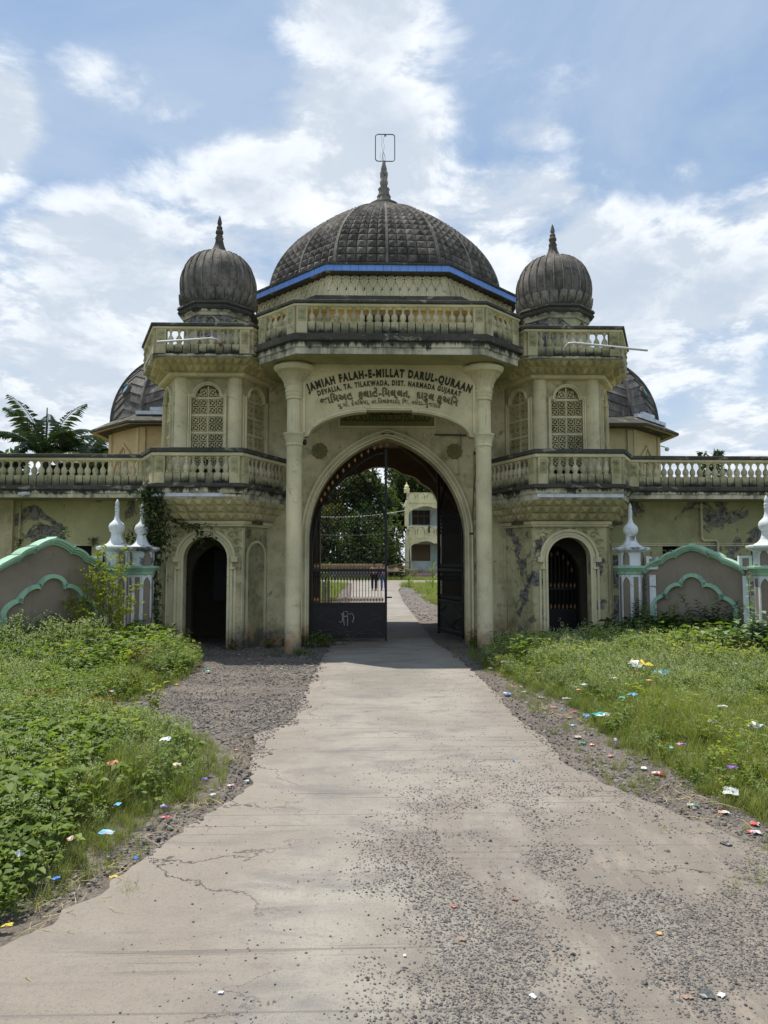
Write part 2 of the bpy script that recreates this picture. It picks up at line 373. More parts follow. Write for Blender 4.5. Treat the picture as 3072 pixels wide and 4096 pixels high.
# ------------------------------------------------------------------ mesh builder
W = {}
class MB:
    def __init__(s, T=(0, 0, 0), mir=1):
        s.v = []; s.f = []; s.mi = []; s.T = T; s.mir = mir; s.cur = 0
    def add(s, pts, faces):
        o = len(s.v)
        ox, oy, a = s.T
        ca, sa = math.cos(a), math.sin(a)
        for x, y, z in pts:
            X, Y = ox + x * ca - y * sa, oy + x * sa + y * ca
            s.v.append((X * s.mir, Y, z))
        for f in faces:
            s.f.append([o + i for i in f]); s.mi.append(s.cur)
    def box(s, x0, x1, y0, y1, z0, z1):
        s.add([(x0, y0, z0), (x1, y0, z0), (x1, y1, z0), (x0, y1, z0), (x0, y0, z1), (x1, y0, z1), (x1, y1, z1), (x0, y1, z1)],
              [(0, 1, 5, 4), (1, 2, 6, 5), (2, 3, 7, 6), (3, 0, 4, 7), (4, 5, 6, 7), (3, 2, 1, 0)])
    def extr(s, poly, z0, z1):
        n = len(poly)
        s.add([(x, y, z0) for x, y in poly] + [(x, y, z1) for x, y in poly],
              [(i, (i + 1) % n, (i + 1) % n + n, i + n) for i in range(n)] + [tuple(range(n))[::-1], tuple(range(n, 2 * n))])
    def loft(s, rings, closed=True, cap=True):
        n = len(rings[0]); pts = [p for r in rings for p in r]; f = []
        for j in range(len(rings) - 1):
            for i in range(n if closed else n - 1):
                i2 = (i + 1) % n
                f.append((j * n + i, j * n + i2, (j + 1) * n + i2, (j + 1) * n + i))
        if cap and closed:
            f.append(tuple(range(n))[::-1]); f.append(tuple(range((len(rings) - 1) * n, len(rings) * n)))
        s.add(pts, f)
    def lathe(s, cx, cy, prof, n=16, mod=None, ph=0.0):
        s.loft([[(cx + r * (mod(2 * PI * i / n, z) if mod else 1) * math.cos(2 * PI * i / n + ph), cy + r * (mod(2 * PI * i / n, z) if mod else 1) * math.sin(2 * PI * i / n + ph), z) for i in range(n)] for r, z in prof])
    def tube(s, pts, r, n=6, r2=None):
        pts = [Vector(p) for p in pts]; rings = []
        for i, p in enumerate(pts):
            d = (pts[min(i + 1, len(pts) - 1)] - pts[max(i - 1, 0)])
            if d.length < 1e-9: d = Vector((0, 0, 1))
            d.normalize()
            a = d.cross(Vector((0, 0, 1)) if abs(d.z) < .9 else Vector((1, 0, 0))).normalized(); b = d.cross(a)
            rr = r if r2 is None else r + (r2 - r) * i / (len(pts) - 1)
            rings.append([tuple(p + (a * math.cos(2 * PI * j / n) + b * math.sin(2 * PI * j / n)) * rr) for j in range(n)])
        s.loft(rings)
    def band(s, pts, w, y, d, closed=False):
        """flat moulding along a line in the x-z plane: w to its left, front at y-d, back at y"""
        n = len(pts); off = []
        for i in range(n):
            a = pts[(i - 1) % n] if (closed or i > 0) else None
            c = pts[(i + 1) % n] if (closed or i < n - 1) else None
            p = pts[i]
            ns = []
            for q0, q1 in ((a, p), (p, c)):
                if q0 is None or q1 is None: continue
                dx, dz = q1[0] - q0[0], q1[1] - q0[1]; L = math.hypot(dx, dz) or 1
                ns.append((-dz / L, dx / L))
            if len(ns) == 2:
                mx, mz = ns[0][0] + ns[1][0], ns[0][1] + ns[1][1]; L = math.hypot(mx, mz) or 1
                mx, mz = mx / L, mz / L; cs = max(.45, mx * ns[0][0] + mz * ns[0][1]); nn = (mx / cs, mz / cs)
            else: nn = ns[0]
            off.append((p[0] + nn[0] * w, p[1] + nn[1] * w))
        rings = [[(p[0], y, p[1]), (p[0], y - d, p[1]), (q[0], y - d, q[1]), (q[0], y, q[1])] for p, q in zip(pts, off)]
        if closed: rings.append(rings[0])
        s.loft(rings, cap=not closed)
    def archwall(s, x0, x1, z0, z1, prof, yf, yb):
        """wall x0..x1, z0..z1 with an opening below the profile (x ascending)"""
        P = [(prof[0][0], z0)] + list(prof) + [(prof[-1][0], z0)]
        n = len(P)
        top = [(min(max(p[0], x0), x1), z1) for p in P]
        for y in (yf, yb):
            s.add([(x0, y, z0), (P[0][0], y, z0), (P[1][0], y, P[1][1]), (P[1][0], y, z1), (x0, y, z1)], [(0, 1, 2, 3, 4)])
            s.add([(P[-1][0], y, z0), (x1, y, z0), (x1, y, z1), (P[-2][0], y, z1), (P[-2][0], y, P[-2][1])], [(0, 1, 2, 3, 4)])
            for a, b in zip(prof[:-1], prof[1:]):
                if b[0] - a[0] > 1e-6: s.add([(a[0], y, a[1]), (b[0], y, b[1]), (b[0], y, z1), (a[0], y, z1)], [(0, 1, 2, 3)])
        for a, b in zip(P[:-1], P[1:]):
            s.add([(a[0], yf, a[1]), (b[0], yf, b[1]), (b[0], yb, b[1]), (a[0], yb, a[1])], [(0, 1, 2, 3)])
        for q in ([(x0, z0), (x0, z1)], [(x0, z1), (x1, z1)], [(x1, z1), (x1, z0)]):
            (a, c), (b, d) = q
            s.add([(a, yf, c), (b, yf, d), (b, yb, d), (a, yb, c)], [(0, 1, 2, 3)])
    def sweep(s, path, prof, closed=False):
        """moulding along a plan line; prof = closed outline of (out, z); out goes to the line's right side"""
        n = len(path); rings = []
        for i, p in enumerate(path):
            ns = []
            for q0, q1 in (((path[(i - 1) % n], p) if (closed or i > 0) else (None, None)), ((p, path[(i + 1) % n]) if (closed or i < n - 1) else (None, None))):
                if q0 is None: continue
                dx, dy = q1[0] - q0[0], q1[1] - q0[1]; L = math.hypot(dx, dy) or 1
                ns.append((dy / L, -dx / L))
            if len(ns) == 2:
                mx, my = ns[0][0] + ns[1][0], ns[0][1] + ns[1][1]; L = math.hypot(mx, my)
                mx, my = mx / L, my / L; cs = max(.4, mx * ns[0][0] + my * ns[0][1]); nn = (mx / cs, my / cs)
            else: nn = ns[0]
            rings.append([(p[0] + nn[0] * o, p[1] + nn[1] * o, z) for o, z in prof])
        if closed: rings.append(rings[0])
        s.loft(rings, cap=not closed)
    def ngon(s, pts): s.add(pts, [tuple(range(len(pts)))])
    def mesh(s, name, mats, smooth=False, origin=(0, 0, 0), recalc=True, sharp=40):
        me = bpy.data.meshes.new(name)
        ox, oy, oz = origin
        me.from_pydata([(x - ox, y - oy, z - oz) for x, y, z in s.v], [], s.f)
        for m in (mats if isinstance(mats, (list, tuple)) else [mats]): me.materials.append(m)
        if any(s.mi): me.polygons.foreach_set('material_index', s.mi)
        if recalc:
            b = bmesh.new(); b.from_mesh(me); bmesh.ops.recalc_face_normals(b, faces=b.faces); b.to_mesh(me); b.free()
        if smooth:
            me.polygons.foreach_set('use_smooth', [True] * len(me.polygons))
            if sharp: me.set_sharp_from_angle(angle=R(sharp))
        me.update()
        return me
    def build(s, name, mats, parent=None, smooth=False, origin=None, recalc=True, sharp=40, **tags):
        org = W[parent.name] if parent is not None else (origin or (0, 0, 0))
        o = bpy.data.objects.new(name, s.mesh(name, mats, smooth, org, recalc, sharp))
        col.objects.link(o)
        if parent is not None: o.parent = parent
        else: o.location = org
        W[o.name] = org
        for k_, v_ in tags.items(): o[k_] = v_
        return o
def thing(name, loc, label, cat, group=None, rz=0, local=False):
    o = bpy.data.objects.new(name, None); col.objects.link(o)
    o.location = loc; o.rotation_euler = (0, 0, rz); o.empty_display_size = .1
    o['label'] = label; o['category'] = cat
    if group: o['group'] = group
    W[o.name] = (0, 0, 0) if local else tuple(loc)
    return o
def put(name, me, parent, loc, rz=0, sc_=(1, 1, 1)):
    o = bpy.data.objects.new(name, me); col.objects.link(o)
    if parent is not None:
        b = W[parent.name]; o.parent = parent; o.location = (loc[0] - b[0], loc[1] - b[1], loc[2] - b[2])
    else: o.location = loc
    o.rotation_euler = (0, 0, rz); o.scale = sc_
    W[o.name] = tuple(loc)
    return o
def arc(cx, cz, r, a0, a1, n):
    return [(cx + r * math.cos(R(a0 + (a1 - a0) * i / n)), cz + r * math.sin(R(a0 + (a1 - a0) * i / n))) for i in range(n + 1)]
def mirp(pts): return [(-x, z) for x, z in pts][::-1]
def octa(cx, cy, apo, n=8):
    r = apo / math.cos(PI / n)
    return [(cx + r * math.cos(2 * PI * (i + .5) / n - PI / 2), cy + r * math.sin(2 * PI * (i + .5) / n - PI / 2)) for i in range(n)]
def inpoly(x, y, P):
    c = False; j = len(P) - 1
    for i in range(len(P)):
        xi, yi = P[i]; xj, yj = P[j]
        if (yi > y) != (yj > y) and x < (xj - xi) * (y - yi) / (yj - yi) + xi: c = not c
        j = i
    return c
def vn(x, y, s_=1.0, o=0.0): return mnoise.noise(Vector((x * s_ + o, y * s_ - o, o * 1.7)))

# ------------------------------------------------------------------ ground
def plane_grid(name, x0, x1, y0, y1, nx, ny, hf, m, keep=None, **tags):
    b = MB(); idx = {}
    vs = []; fs = []
    for j in range(ny + 1):
        for i in range(nx + 1):
            x = x0 + (x1 - x0) * i / nx; y = y0 + (y1 - y0) * j / ny
            vs.append((x, y, hf(x, y)))
    for j in range(ny):
        for i in range(nx):
            if keep and not keep(x0 + (x1 - x0) * (i + .5) / nx, y0 + (y1 - y0) * (j + .5) / ny): continue
            a = j * (nx + 1) + i
            fs.append((a, a + 1, a + nx + 2, a + nx + 1))
    b.add(vs, fs)
    return b.build(name, m, None, True, recalc=False, sharp=0, **tags)
b = MB(); b.add([(-600, -60, -.10), (600, -60, -.10), (600, 900, -.10), (-600, 900, -.10)], [(0, 1, 2, 3)])
M_earth = simple('green_brown_earth', (.075, .085, .035), .95, 0, .4, 1.2, .5, .1)
b.build('ground', M_earth, kind='structure')
def gh(x, y):
    return -.035 + .012 * vn(x, y, 1.3) + .010 * vn(x, y, 5.0, 3) + .006 * vn(x, y, 14, 7)
plane_grid('gravel_verge', -8.5, 8.5, 1.6, 23, 150, 190, gh, M_ground, kind='structure')
plane_grid('gravel_track', 1.0, 5.5, 23, 60, 20, 90, gh, M_ground, kind='structure')
plane_grid('gravel_strip', -4, -.6, 23, 60, 20, 90, gh, M_ground, kind='structure')

pathR = [(5.2, 1.6), (3.2, 2.6), (2.4, 3.3), (1.82, 4.13), (1.65, 4.59), (1.51, 4.92), (1.36, 5.26), (1.24, 5.69), (1.17, 6.02), (1.22, 6.81), (1.12, 7.65), (1.19, 8.98), (1.17, 11.07), (1.14, 13), (.98, 14.75), (1.03, 20), (1.12, 30), (1.5, 44), (2.5, 58), (3.0, 60)]
pathL = [(-3.2, 1.6), (-2.2, 2.6), (-1.95, 3.18), (-1.83, 3.38), (-1.82, 3.52), (-1.75, 3.62), (-1.72, 3.8), (-1.65, 4.02), (-1.58, 4.27), (-1.54, 4.53), (-1.40, 4.91), (-1.33, 5.17), (-1.26, 5.41), (-1.34, 5.87), (-1.47, 6.96), (-1.20, 7.5), (-1.18, 8.92), (-1.18, 10.44), (-1.15, 13), (-1.1, 15), (-1.05, 20), (-1.1, 30), (-1.3, 44), (-1.6, 60)]
def densify(P, st=.05, amp=.028):
    out = []
    for (x0, y0), (x1, y1) in zip(P[:-1], P[1:]):
        s_ = st if y0 < 14 else .4
        n = max(1, int(math.hypot(x1 - x0, y1 - y0) / s_))
        for i in range(n):
            t = i / n; x = x0 + (x1 - x0) * t; y = y0 + (y1 - y0) * t
            out.append((x + amp * vn(x, y, 9, 2) * 1.6 + amp * .8 * vn(x, y, 30, 5), y + amp * vn(y, x, 12, 4)))
    out.append(P[-1]); return out
PR, PL = densify(pathR), densify(pathL)
def xat(P, y):
    for (x0, y0), (x1, y1) in zip(P[:-1], P[1:]):
        if y0 <= y <= y1: return x0 + (x1 - x0) * (y - y0) / max(1e-6, y1 - y0)
    return P[-1][0]
b = MB(); b.extr(PR + PL[::-1], -.07, 0.0)
b.build('concrete_path', M_conc, kind='structure')
b = MB(); b.extr([(-40, 60.01), (40, 60.01), (40, 72), (-40, 72)], -.07, 0.0)
b.build('cross_road', M_conc, kind='structure')
b = MB(); b.extr([(-2.4, 15.3), (-1.2, 15.3), (-1.2, 21.2), (-2.4, 21.2)], -.09, -.02)
# ------------------------------------------------------------------ shared parts
def baluster_mesh(name, h, r, m):
    b = MB()
    z = lambda t: t * h
    b.lathe(0, 0, [(r * .62, 0), (r * .95, z(.0) + .004), (r * .95, z(.06)), (r * .6, z(.09)), (r * .72, z(.13)), (r * .98, z(.22)), (r * 1.06, z(.33)), (r * .96, z(.45)), (r * .68, z(.53)), (r * .62, z(.56)), (r * .60, z(.575)), (r * .36, z(.62)), (r * .36, z(.78)), (r * .52, z(.87)), (r * .78, z(.93)), (r * .78, z(1.0))], 14)
    return b.mesh(name, m, True, sharp=60)
BAL = {}
def bal(h, r):
    if (h, r) not in BAL: BAL[(h, r)] = baluster_mesh('baluster', h, r, M_balus)
    return BAL[(h, r)]
PLB = {}
def plinth_block(wd, h):
    key = (round(wd, 3), round(h, 3))
    if key not in PLB:
        b = MB(); g = .009
        b.extr([(-wd / 2 + g, -.055), (wd / 2 - g, -.055), (wd / 2 - g, .055), (-wd / 2 + g, .055)], 0, h)
        me = b.mesh('plinth_block', M_plinth)
        PLB[key] = me
    return PLB[key]
def leaf_relief(b, x0, x1, z0, z1, y):
    """four pointed leaves in a post panel, 12 mm proud"""
    cx, cz = (x0 + x1) / 2, (z0 + z1) / 2; hw, hh = (x1 - x0) / 2, (z1 - z0) / 2
    for sx in (-1, 1):
        for sz in (-1, 1):
            px, pz = cx + sx * hw * .12, cz + sz * hh * .1
            qx, qz = cx + sx * hw * .85, cz + sz * hh * .88
            dx, dz = qx - px, qz - pz; L = math.hypot(dx, dz); nx, nz = -dz / L * hw * .28, dx / L * hw * .28
            mx, mz = px + dx * .5, pz + dz * .5
            b.add([(px, y, pz), (mx + nx, y, mz + nz), (qx, y, qz), (mx - nx, y, mz - nz), (mx, y - .018, mz)], [(0, 1, 4), (1, 2, 4), (2, 3, 4), (3, 0, 4)])
    for sz in (-1, 1):
        b.add([(cx - hw * .22, y, cz + sz * hh * .45), (cx, y, cz + sz * hh * .12), (cx + hw * .22, y, cz + sz * hh * .45), (cx, y, cz + sz * hh * .9), (cx, y - .018, cz + sz * hh * .5)], [(0, 1, 4), (1, 2, 4), (2, 3, 4), (3, 0, 4)])
def balustrade(parent, path, z0, zp, zb, zt, pitch=.15, r=.055, post=.19, ends=(True, True), hide=()):
    """path runs so that outside is on its right; blocks z0..zp, balusters zp..zb, rails zb..zt"""
    root = None
    zm = zb + (zt - zb) * .45
    b = MB()
    b.sweep(path, [(.045, zb), (.075, zb + .012), (.085, zm - .012), (.075, zm), (-.075, zm), (-.075, zb)])
    root = b.build('balustrade', M_trim, parent)
    b = MB()
    b.sweep(path, [(.095, zm), (.115, zm + .012), (.115, zt - .01), (.10, zt), (-.10, zt), (-.10, zm)])
    b.build('coping', M_cap, root)
    # posts at the corners
    for i, (px, py) in enumerate(path):
        if (i == 0 and not ends[0]) or (i == len(path) - 1 and not ends[1]): continue
        for j in (i - 1, i):
            if j < 0 or j >= len(path) - 1: continue
            (ax, ay), (bx, by) = path[j], path[j + 1]
            L = math.hypot(bx - ax, by - ay); a = math.atan2(by - ay, bx - ax)
            s0 = 0.0 if i == j else L - post
            pb = MB((ax, ay, a))
            pb.box(s0 + .002, s0 + post - .002, -.062, .06, z0, zb)
            po = pb.build('post', M_wall, root)
            qb = MB((ax, ay, a))
            qb.box(s0 + .03, s0 + post - .03, -.066, -.06, zp + .01, zb - .02)
            leaf_relief(qb, s0 + .03, s0 + post - .03, zp + .01, zb - .02, -.066)
            qb.build('post_panel', M_panel, root)
    for j in range(len(path) - 1):
        (ax, ay), (bx, by) = path[j], path[j + 1]
        L = math.hypot(bx - ax, by - ay); a = math.atan2(by - ay, bx - ax)
        s0 = post if (j > 0 or ends[0]) else .0
        s1 = L - (post if (j < len(path) - 2 or ends[1]) else .0)
        n = max(1, round((s1 - s0) / pitch)); wd = (s1 - s0) / n
        for i in range(n):
            s_ = s0 + (i + .5) * wd
            x, y = ax + math.cos(a) * s_, ay + math.sin(a) * s_
            bo = put('baluster', bal(round(zb - zp, 3), r), root, (x + U(-.006, .006), y + U(-.006, .006), zp), a + U(-.3, .3), (U(.95, 1.05),) * 2 + (1,)); bo.rotation_euler.x = U(-.02, .02); bo.rotation_euler.y = U(-.02, .02)
            put('plinth_block', plinth_block(wd, zp - z0), root, (x, y, z0), a)
        kb = MB((ax, ay, a)); kb.box(s0, s1, -.028, .03, z0, zp - .012); kb.build('gap_shade_strip', M_cap, root)  # dark strip added behind the blocks so gaps between them look shaded
    return root
def pyramid_tiles(parent, quad, nc, nr, h, m, name='relief_tile', gap=.035, rows=None, cap=None, mesh_into=None):
    """quad = four corners (bottom-left, bottom-right, top-right, top-left) of a sloping face; one raised pyramid per cell"""
    A, B_, C, D = [Vector(q) for q in quad]
    nrm = (B_ - A).cross(D - A).normalized()
    def P(u, v): return (A * (1 - u) + B_ * u) * (1 - v) + (D * (1 - u) + C * u) * v
    rows = rows or [i / nr for i in range(nr + 1)]
    for j in range(nr):
        for i in range(nc):
            g = gap / 2
            u0, u1 = (i + g) / nc, (i + 1 - g) / nc
            dv = rows[j + 1] - rows[j]
            v0, v1 = rows[j] + g * dv, rows[j + 1] - g * dv
            p = [P(u0, v0), P(u1, v0), P(u1, v1), P(u0, v1)]
            c = sum(p, Vector()) / 4 + nrm * h * U(.85, 1.1)
            q = [x - nrm * .02 for x in p]
            b = mesh_into or MB()
            b.add([tuple(x) for x in p + q + [c]], [(0, 1, 8), (1, 2, 8), (2, 3, 8), (3, 0, 8), (0, 4, 5, 1), (1, 5, 6, 2), (2, 6, 7, 3), (3, 7, 4, 0)])
            if mesh_into is None: b.build(name, m, parent, recalc=False)
def ring_profile(n=16, r=.06, lobe=.006):
    return [((r + lobe * math.cos(4 * a)) * math.cos(a), (r + lobe * math.cos(4 * a)) * math.sin(a)) for a in [2 * PI * i / n for i in range(n)]]
def jali_mesh(nx, nz, pitch, clip=None):
    """cast lattice of linked rings with a cross of petals inside each"""
    b = MB(); d = .035
    for i in range(nx):
        for j in range(nz):
            cx, cz = (i + .5 - nx / 2) * pitch, (j + .5) * pitch
            if clip and not clip(cx, cz): continue
            r = pitch * .47
            b.band([(cx + x, cz + z) for x, z in ring_profile(16, r, -r * .06)], r * .22, .0, d, True)
            for a in (45, 135, 225, 315):
                ca, sa = math.cos(R(a)), math.sin(R(a))
                b.band([(cx + ca * r * .15, cz + sa * r * .15), (cx + ca * pitch * .70, cz + sa * pitch * .70)], r * .20, -.004, d - .008)
            b.box(cx - r * .26, cx + r * .26, -d + .002, -.002, cz - r * .26, cz + r * .26)
    return b.mesh('lattice_panel', M_tile, recalc=False)
JP = .150
jali2 = jali_mesh(2, 2, JP)
jtop = jali_mesh(2, 1, JP * .92)

def jali_window(parent, T, mir, cx, z0, zt):
    """arched window with stone lattice on a wall plane y=0 of frame T"""
    hw = .315
    W0 = W[parent.name]
    zs = zt - .235
    # frame mouldings: shouldered arch
    ar = [(cx + hw + .0, z0), (cx + hw, zs - .02), (cx + .245, zs - .02), (cx + .235, zs)] + arc(cx, zs, .235, 4, 176, 14) + [(cx - .235, zs), (cx - .245, zs - .02), (cx - hw, zs - .02), (cx - hw, z0)]
    b = MB(T, mir)
    b.band(ar[::-1], .028, -.002, .030); b.band([(x + (x - cx) * .10, z + (.028 if z > z0 else 0)) for x, z in ar[::-1]], .026, -.002, .055)
    b.band([(cx - hw - .12, z0), (cx - hw - .12, zs + .05)], .02, -.002, .02); b.band([(cx + hw + .10, z0), (cx + hw + .10, zs + .05)], .02, -.002, .02)
    fr = b.build('window_frame', M_trim, parent)
    b = MB(T, mir)
    zz = zs - .035; k_ = 0
    b.box(cx - hw, cx + hw, .03, .07, zz, zz + .045)
    zz -= 2 * JP
    rows = []
    while zz > z0 - .35:
        rows.append(zz)
        b.box(cx - hw, cx + hw, .028, .07, zz - .045, zz)
        zz -= 2 * JP + .045
    b.box(cx - .012, cx + .012, .033, .068, z0 - .1, zt - .005)
    b.build('lattice_bars', M_trim, fr)
    a = T[2] if mir > 0 else -T[2]
    for r_ in rows:
        for sx in (-1, 1):
            lx = cx + sx * .160; ly = .062
            X = T[0] + lx * math.cos(T[2]) - ly * math.sin(T[2]); Y = T[1] + lx * math.sin(T[2]) + ly * math.cos(T[2])
            put('lattice_panel', jali2, fr, (X * mir, Y, r_), a)
    lx, ly = cx, .062
    X = T[0] + lx * math.cos(T[2]) - ly * math.sin(T[2]); Y = T[1] + lx * math.sin(T[2]) + ly * math.cos(T[2])
    for sx in (-1, 1):
        lx = cx + sx * .105
        X = T[0] + lx * math.cos(T[2]) - ly * math.sin(T[2]); Y = T[1] + lx * math.sin(T[2]) + ly * math.cos(T[2])
        b2 = put('lattice_panel', jtopclip, fr, (X * mir, Y, zs + .012), a, (1 if sx * mir > 0 else -1, 1, 1))
    return fr
def _jt():
    b = MB(); p = .15; d = .035
    for cx, cz, r in ((-.015, .080, .072), (.085, .035, .034)):
        b.band([(cx + x, cz + z) for x, z in ring_profile(16, r, -r * .06)], r * .24, 0, d, True)
        for a in (0, 45, 90, 135, 180, 225, 270, 315):
            q = 1.0 if a % 90 == 0 else 1.25
            ca, sa = math.cos(R(a)), math.sin(R(a))
            if a % 90: b.band([(cx, cz), (cx + ca * r * q, cz + sa * r * q)], r * .2, -.004, d - .008)
        b.box(cx - r * .26, cx + r * .26, -d + .002, -.002, cz - r * .26, cz + r * .26)
    return b.mesh('lattice_panel', M_tile, recalc=False)
jtopclip = _jt()
M_rib2 = dome_mat('petal_cement', (.14, .13, .11), (.30, .28, .23))

# ------------------------------------------------------------------ corner towers
TX = 3.555
def tower(mir, label):
    t = thing('gate_tower', (TX * mir, 15.0, 0), label, 'tower', 'domed towers flanking the gateway')
    side = 'left' if mir < 0 else 'right'
    wm = M_wall if mir < 0 else M_wallpeel
    # ground floor: front wall with arched doorway
    ap = [(x, z) for x, z in arc(3.53, 1.70, .42, 180, 0, 20)]
    b = MB(mir=mir); b.archwall(2.84, 4.26, -.05, 2.40, ap, 14.10, 14.34)
    b.build('front_wall', wm, t)
    b = MB(mir=mir)
    for (p, q) in (((2.42, 15.0), (2.838, 14.102)), ((4.262, 14.102), (4.68, 15.0))):
        dx, dy = q[0] - p[0], q[1] - p[1]; L = math.hypot(dx, dy); nx, ny = -dy / L * .22, dx / L * .22
        b.extr([p, q, (q[0] + nx, q[1] + ny), (p[0] + nx, p[1] + ny)], -.05, 2.40)
    b.build('side_wall', M_dirty if mir < 0 else M_wallpeel, t)
    # inner room
    b = MB(mir=mir)
    b.box(2.45, 4.7, 16.6, 16.7, -.05, 2.4); b.box(2.45, 2.55, 15.0, 16.6, -.05, 2.4); b.box(4.6, 4.7, 15.0, 16.6, -.05, 2.4); b.box(2.5, 4.65, 14.2, 16.7, 2.38, 2.44)
    ip = [(3.53 + x * 1.0, 1.30 + z) for x, z in [(-.47, 0), (-.455, .16), (-.40, .33), (-.29, .49), (-.14, .61), (0, .68), (.14, .61), (.29, .49), (.40, .33), (.455, .16), (.47, 0)]]
    b.archwall(2.72, 4.32, -.05, 2.38, ip, 14.95, 15.15)
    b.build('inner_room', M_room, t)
    if mir > 0:
        b = MB(mir=mir)
        b.box(3.08, 3.98, 15.20, 15.22, 0, .62); b.box(3.08, 3.98, 15.18, 15.21, .60, .66); b.box(3.08, 3.98, 15.18, 15.21, 1.06, 1.10)
        for i in range(11):
            x = 3.12 + i * .085
            b.box(x - .008, x + .008, 15.19, 15.206, .62, 1.85)
        b.band(ip, .05, 15.21, .03)
        gt = b.build('inner_gate', M_iron, t)
        dm = drop_mesh()
        for i in range(11):
            for z in (.66, 1.10): put('gold_drop', dm, gt, ((3.10 + i * .084) * mir, 15.175, z), 0, (1.1, 1, 1.25))
        for i, (x, z) in enumerate([(-.36, .10), (-.29, .26), (-.18, .38), (-.07, .47), (.06, .49), (.18, .41), (.28, .29), (.36, .14)]):
            put('gold_drop', dm, gt, ((3.53 + x) * mir, 15.175, 1.28 + z), 0, (1.1, 1, 1.25))
    else:
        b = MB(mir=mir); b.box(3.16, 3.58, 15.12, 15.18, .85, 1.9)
        b.build('black_doorway_fill', M_dark, t)  # black slab standing in for the unlit depth of a doorway
    # door surround
    b = MB(mir=mir)
    full = [(3.11, 0)] + ap + [(3.95, 0)]
    out = [(3.53 + (x - 3.53) * 1.24, z if z <= 1.70 else 1.70 + (z - 1.70) * 1.24) for x, z in full]
    b.band(full, .045, 14.10, .035)
    b.band([(3.53 + (x - 3.53) * 1.12, z if z <= 1.70 else 1.70 + (z - 1.70) * 1.12) for x, z in full], .05, 14.10, .018)
    b.band(arc(3.53, 1.70, .53, 180, 0, 18), .05, 14.10, .05)
    for sx in (-1, 1):
        b.box(3.53 + sx * .56 - .06, 3.53 + sx * .56 + .06, 14.03, 14.10, 1.64, 1.74)
        b.box(3.53 + sx * .52 - .05, 3.53 + sx * .52 + .05, 14.04, 14.10, 1.50, 1.54)
        b.box(3.53 + sx * .57 - .02, 3.53 + sx * .57 + .02, 14.075, 14.10, 0, 1.5)
    b.build('door_surround', M_trim, t)
    # scroll reliefs in the spandrels
    rr = random.Random(5); sr = MB(mir=mir); sr.band([(3.53 - .70, 2.305), (3.53 + .70, 2.305)], .02, 14.10, .02); srp = sr.build('spandrel_relief', M_panel, t)
    for sx in (-1, 1):
        for (cx, cz, s_) in ((.17, 2.27, .10), (.34, 2.24, .09), (.50, 2.16, .10), (.60, 2.02, .09), (.62, 1.88, .08), (.42, 2.30, .06), (.56, 2.29, .06), (.08, 2.30, .05)):
            pts = []
            for q in range(14):
                a = q / 13 * 5.2 + rr.uniform(0, .6); r_ = s_ * (1 - q / 16)
                pts.append((3.53 + sx * (cx + r_ * math.cos(a)), 14.095, cz + r_ * math.sin(a) * .8))
            b = MB(mir=mir); b.tube(pts, .017, 5); b.build('scroll', M_panel if mir < 0 else M_dirty, srp)
    # blind niches on both splayed faces
    for (p, q) in (((2.42, 15.0), (2.838, 14.102)), ((4.262, 14.102), (4.68, 15.0))):
        a = math.atan2(q[1] - p[1], q[0] - p[0]); L = math.hypot(q[0] - p[0], q[1] - p[1])
        b = MB((p[0], p[1], a), mir)
        b.band([(.2, -.05)] + arc(L / 2, 1.72, L / 2 - .2, 180, 0, 14) + [(L - .2, -.05)], .05, 0, .022)
        b.box(.0, .07, -.02, 0, -.05, 2.3); b.box(L - .07, L, -.02, 0, -.05, 2.3)
        b.build('blind_niche', M_trim if mir < 0 else M_wallpeel, t)
    # lower corbel
    bot = [(2.28, 15.0), (2.73, 13.97), (4.35, 13.97), (4.80, 15.0)]
    top = [(2.02, 15.0), (2.70, 13.40), (4.38, 13.40), (4.72, 14.1), (5.10, 15.0)]
    topc = [(2.02, 15.0), (2.70, 13.40), (4.38, 13.40), (5.06, 15.0)]
    bodyp = [(2.42, 15.0), (2.84, 14.10), (4.26, 14.10), (4.68, 15.0)]
    b = MB(mir=mir)
    b.sweep(bodyp, [(0, 2.33), (.06, 2.33), (.06, 2.37), (.10, 2.37), (.12, 2.43), (0, 2.43)])
    b.build('string_moulding', M_trim, t)
    b = MB(mir=mir)
    b.loft([[(x, y, 2.44) for x, y in bot], [(x, y, 2.80) for x, y in topc]])
    cb = b.build('lower_corbel', M_tile, t)
    for j, nc in ((0, 9), (1, 9), (2, 9)):
        qd = [(bot[j][0] * mir, bot[j][1], 2.44), (bot[j + 1][0] * mir, bot[j + 1][1], 2.44), (topc[j + 1][0] * mir, topc[j + 1][1], 2.80), (topc[j][0] * mir, topc[j][1], 2.80)]
        if mir < 0: qd = [qd[1], qd[0], qd[3], qd[2]]
        pyramid_tiles(cb, qd, nc, 3, .045, M_tile, rows=[0, .36, .70, 1.0])
    # lower balcony
    rail = [(2.10, 14.9), (2.76, 13.36), (4.32, 13.36), (4.70, 14.06)]
    b = MB(mir=mir); b.extr([(2.04, 15.0), (2.72, 13.37), (4.37, 13.37), (4.74, 14.1), (4.74, 15.0)], 2.80, 3.03)
    b.sweep(rail, [(0, 2.90), (.05, 2.90), (.07, 2.93), (.08, 2.98), (.11, 3.0), (0, 3.0)])
    b.build('balcony_slab', M_drip, t)
    b = MB(mir=mir); b.sweep(rail, [(0, 3.0), (.13, 3.0), (.15, 3.015), (.15, 3.065), (.12, 3.08), (-.12, 3.08), (-.12, 3.0)])
    b.build('slab_edge', M_cap, t)
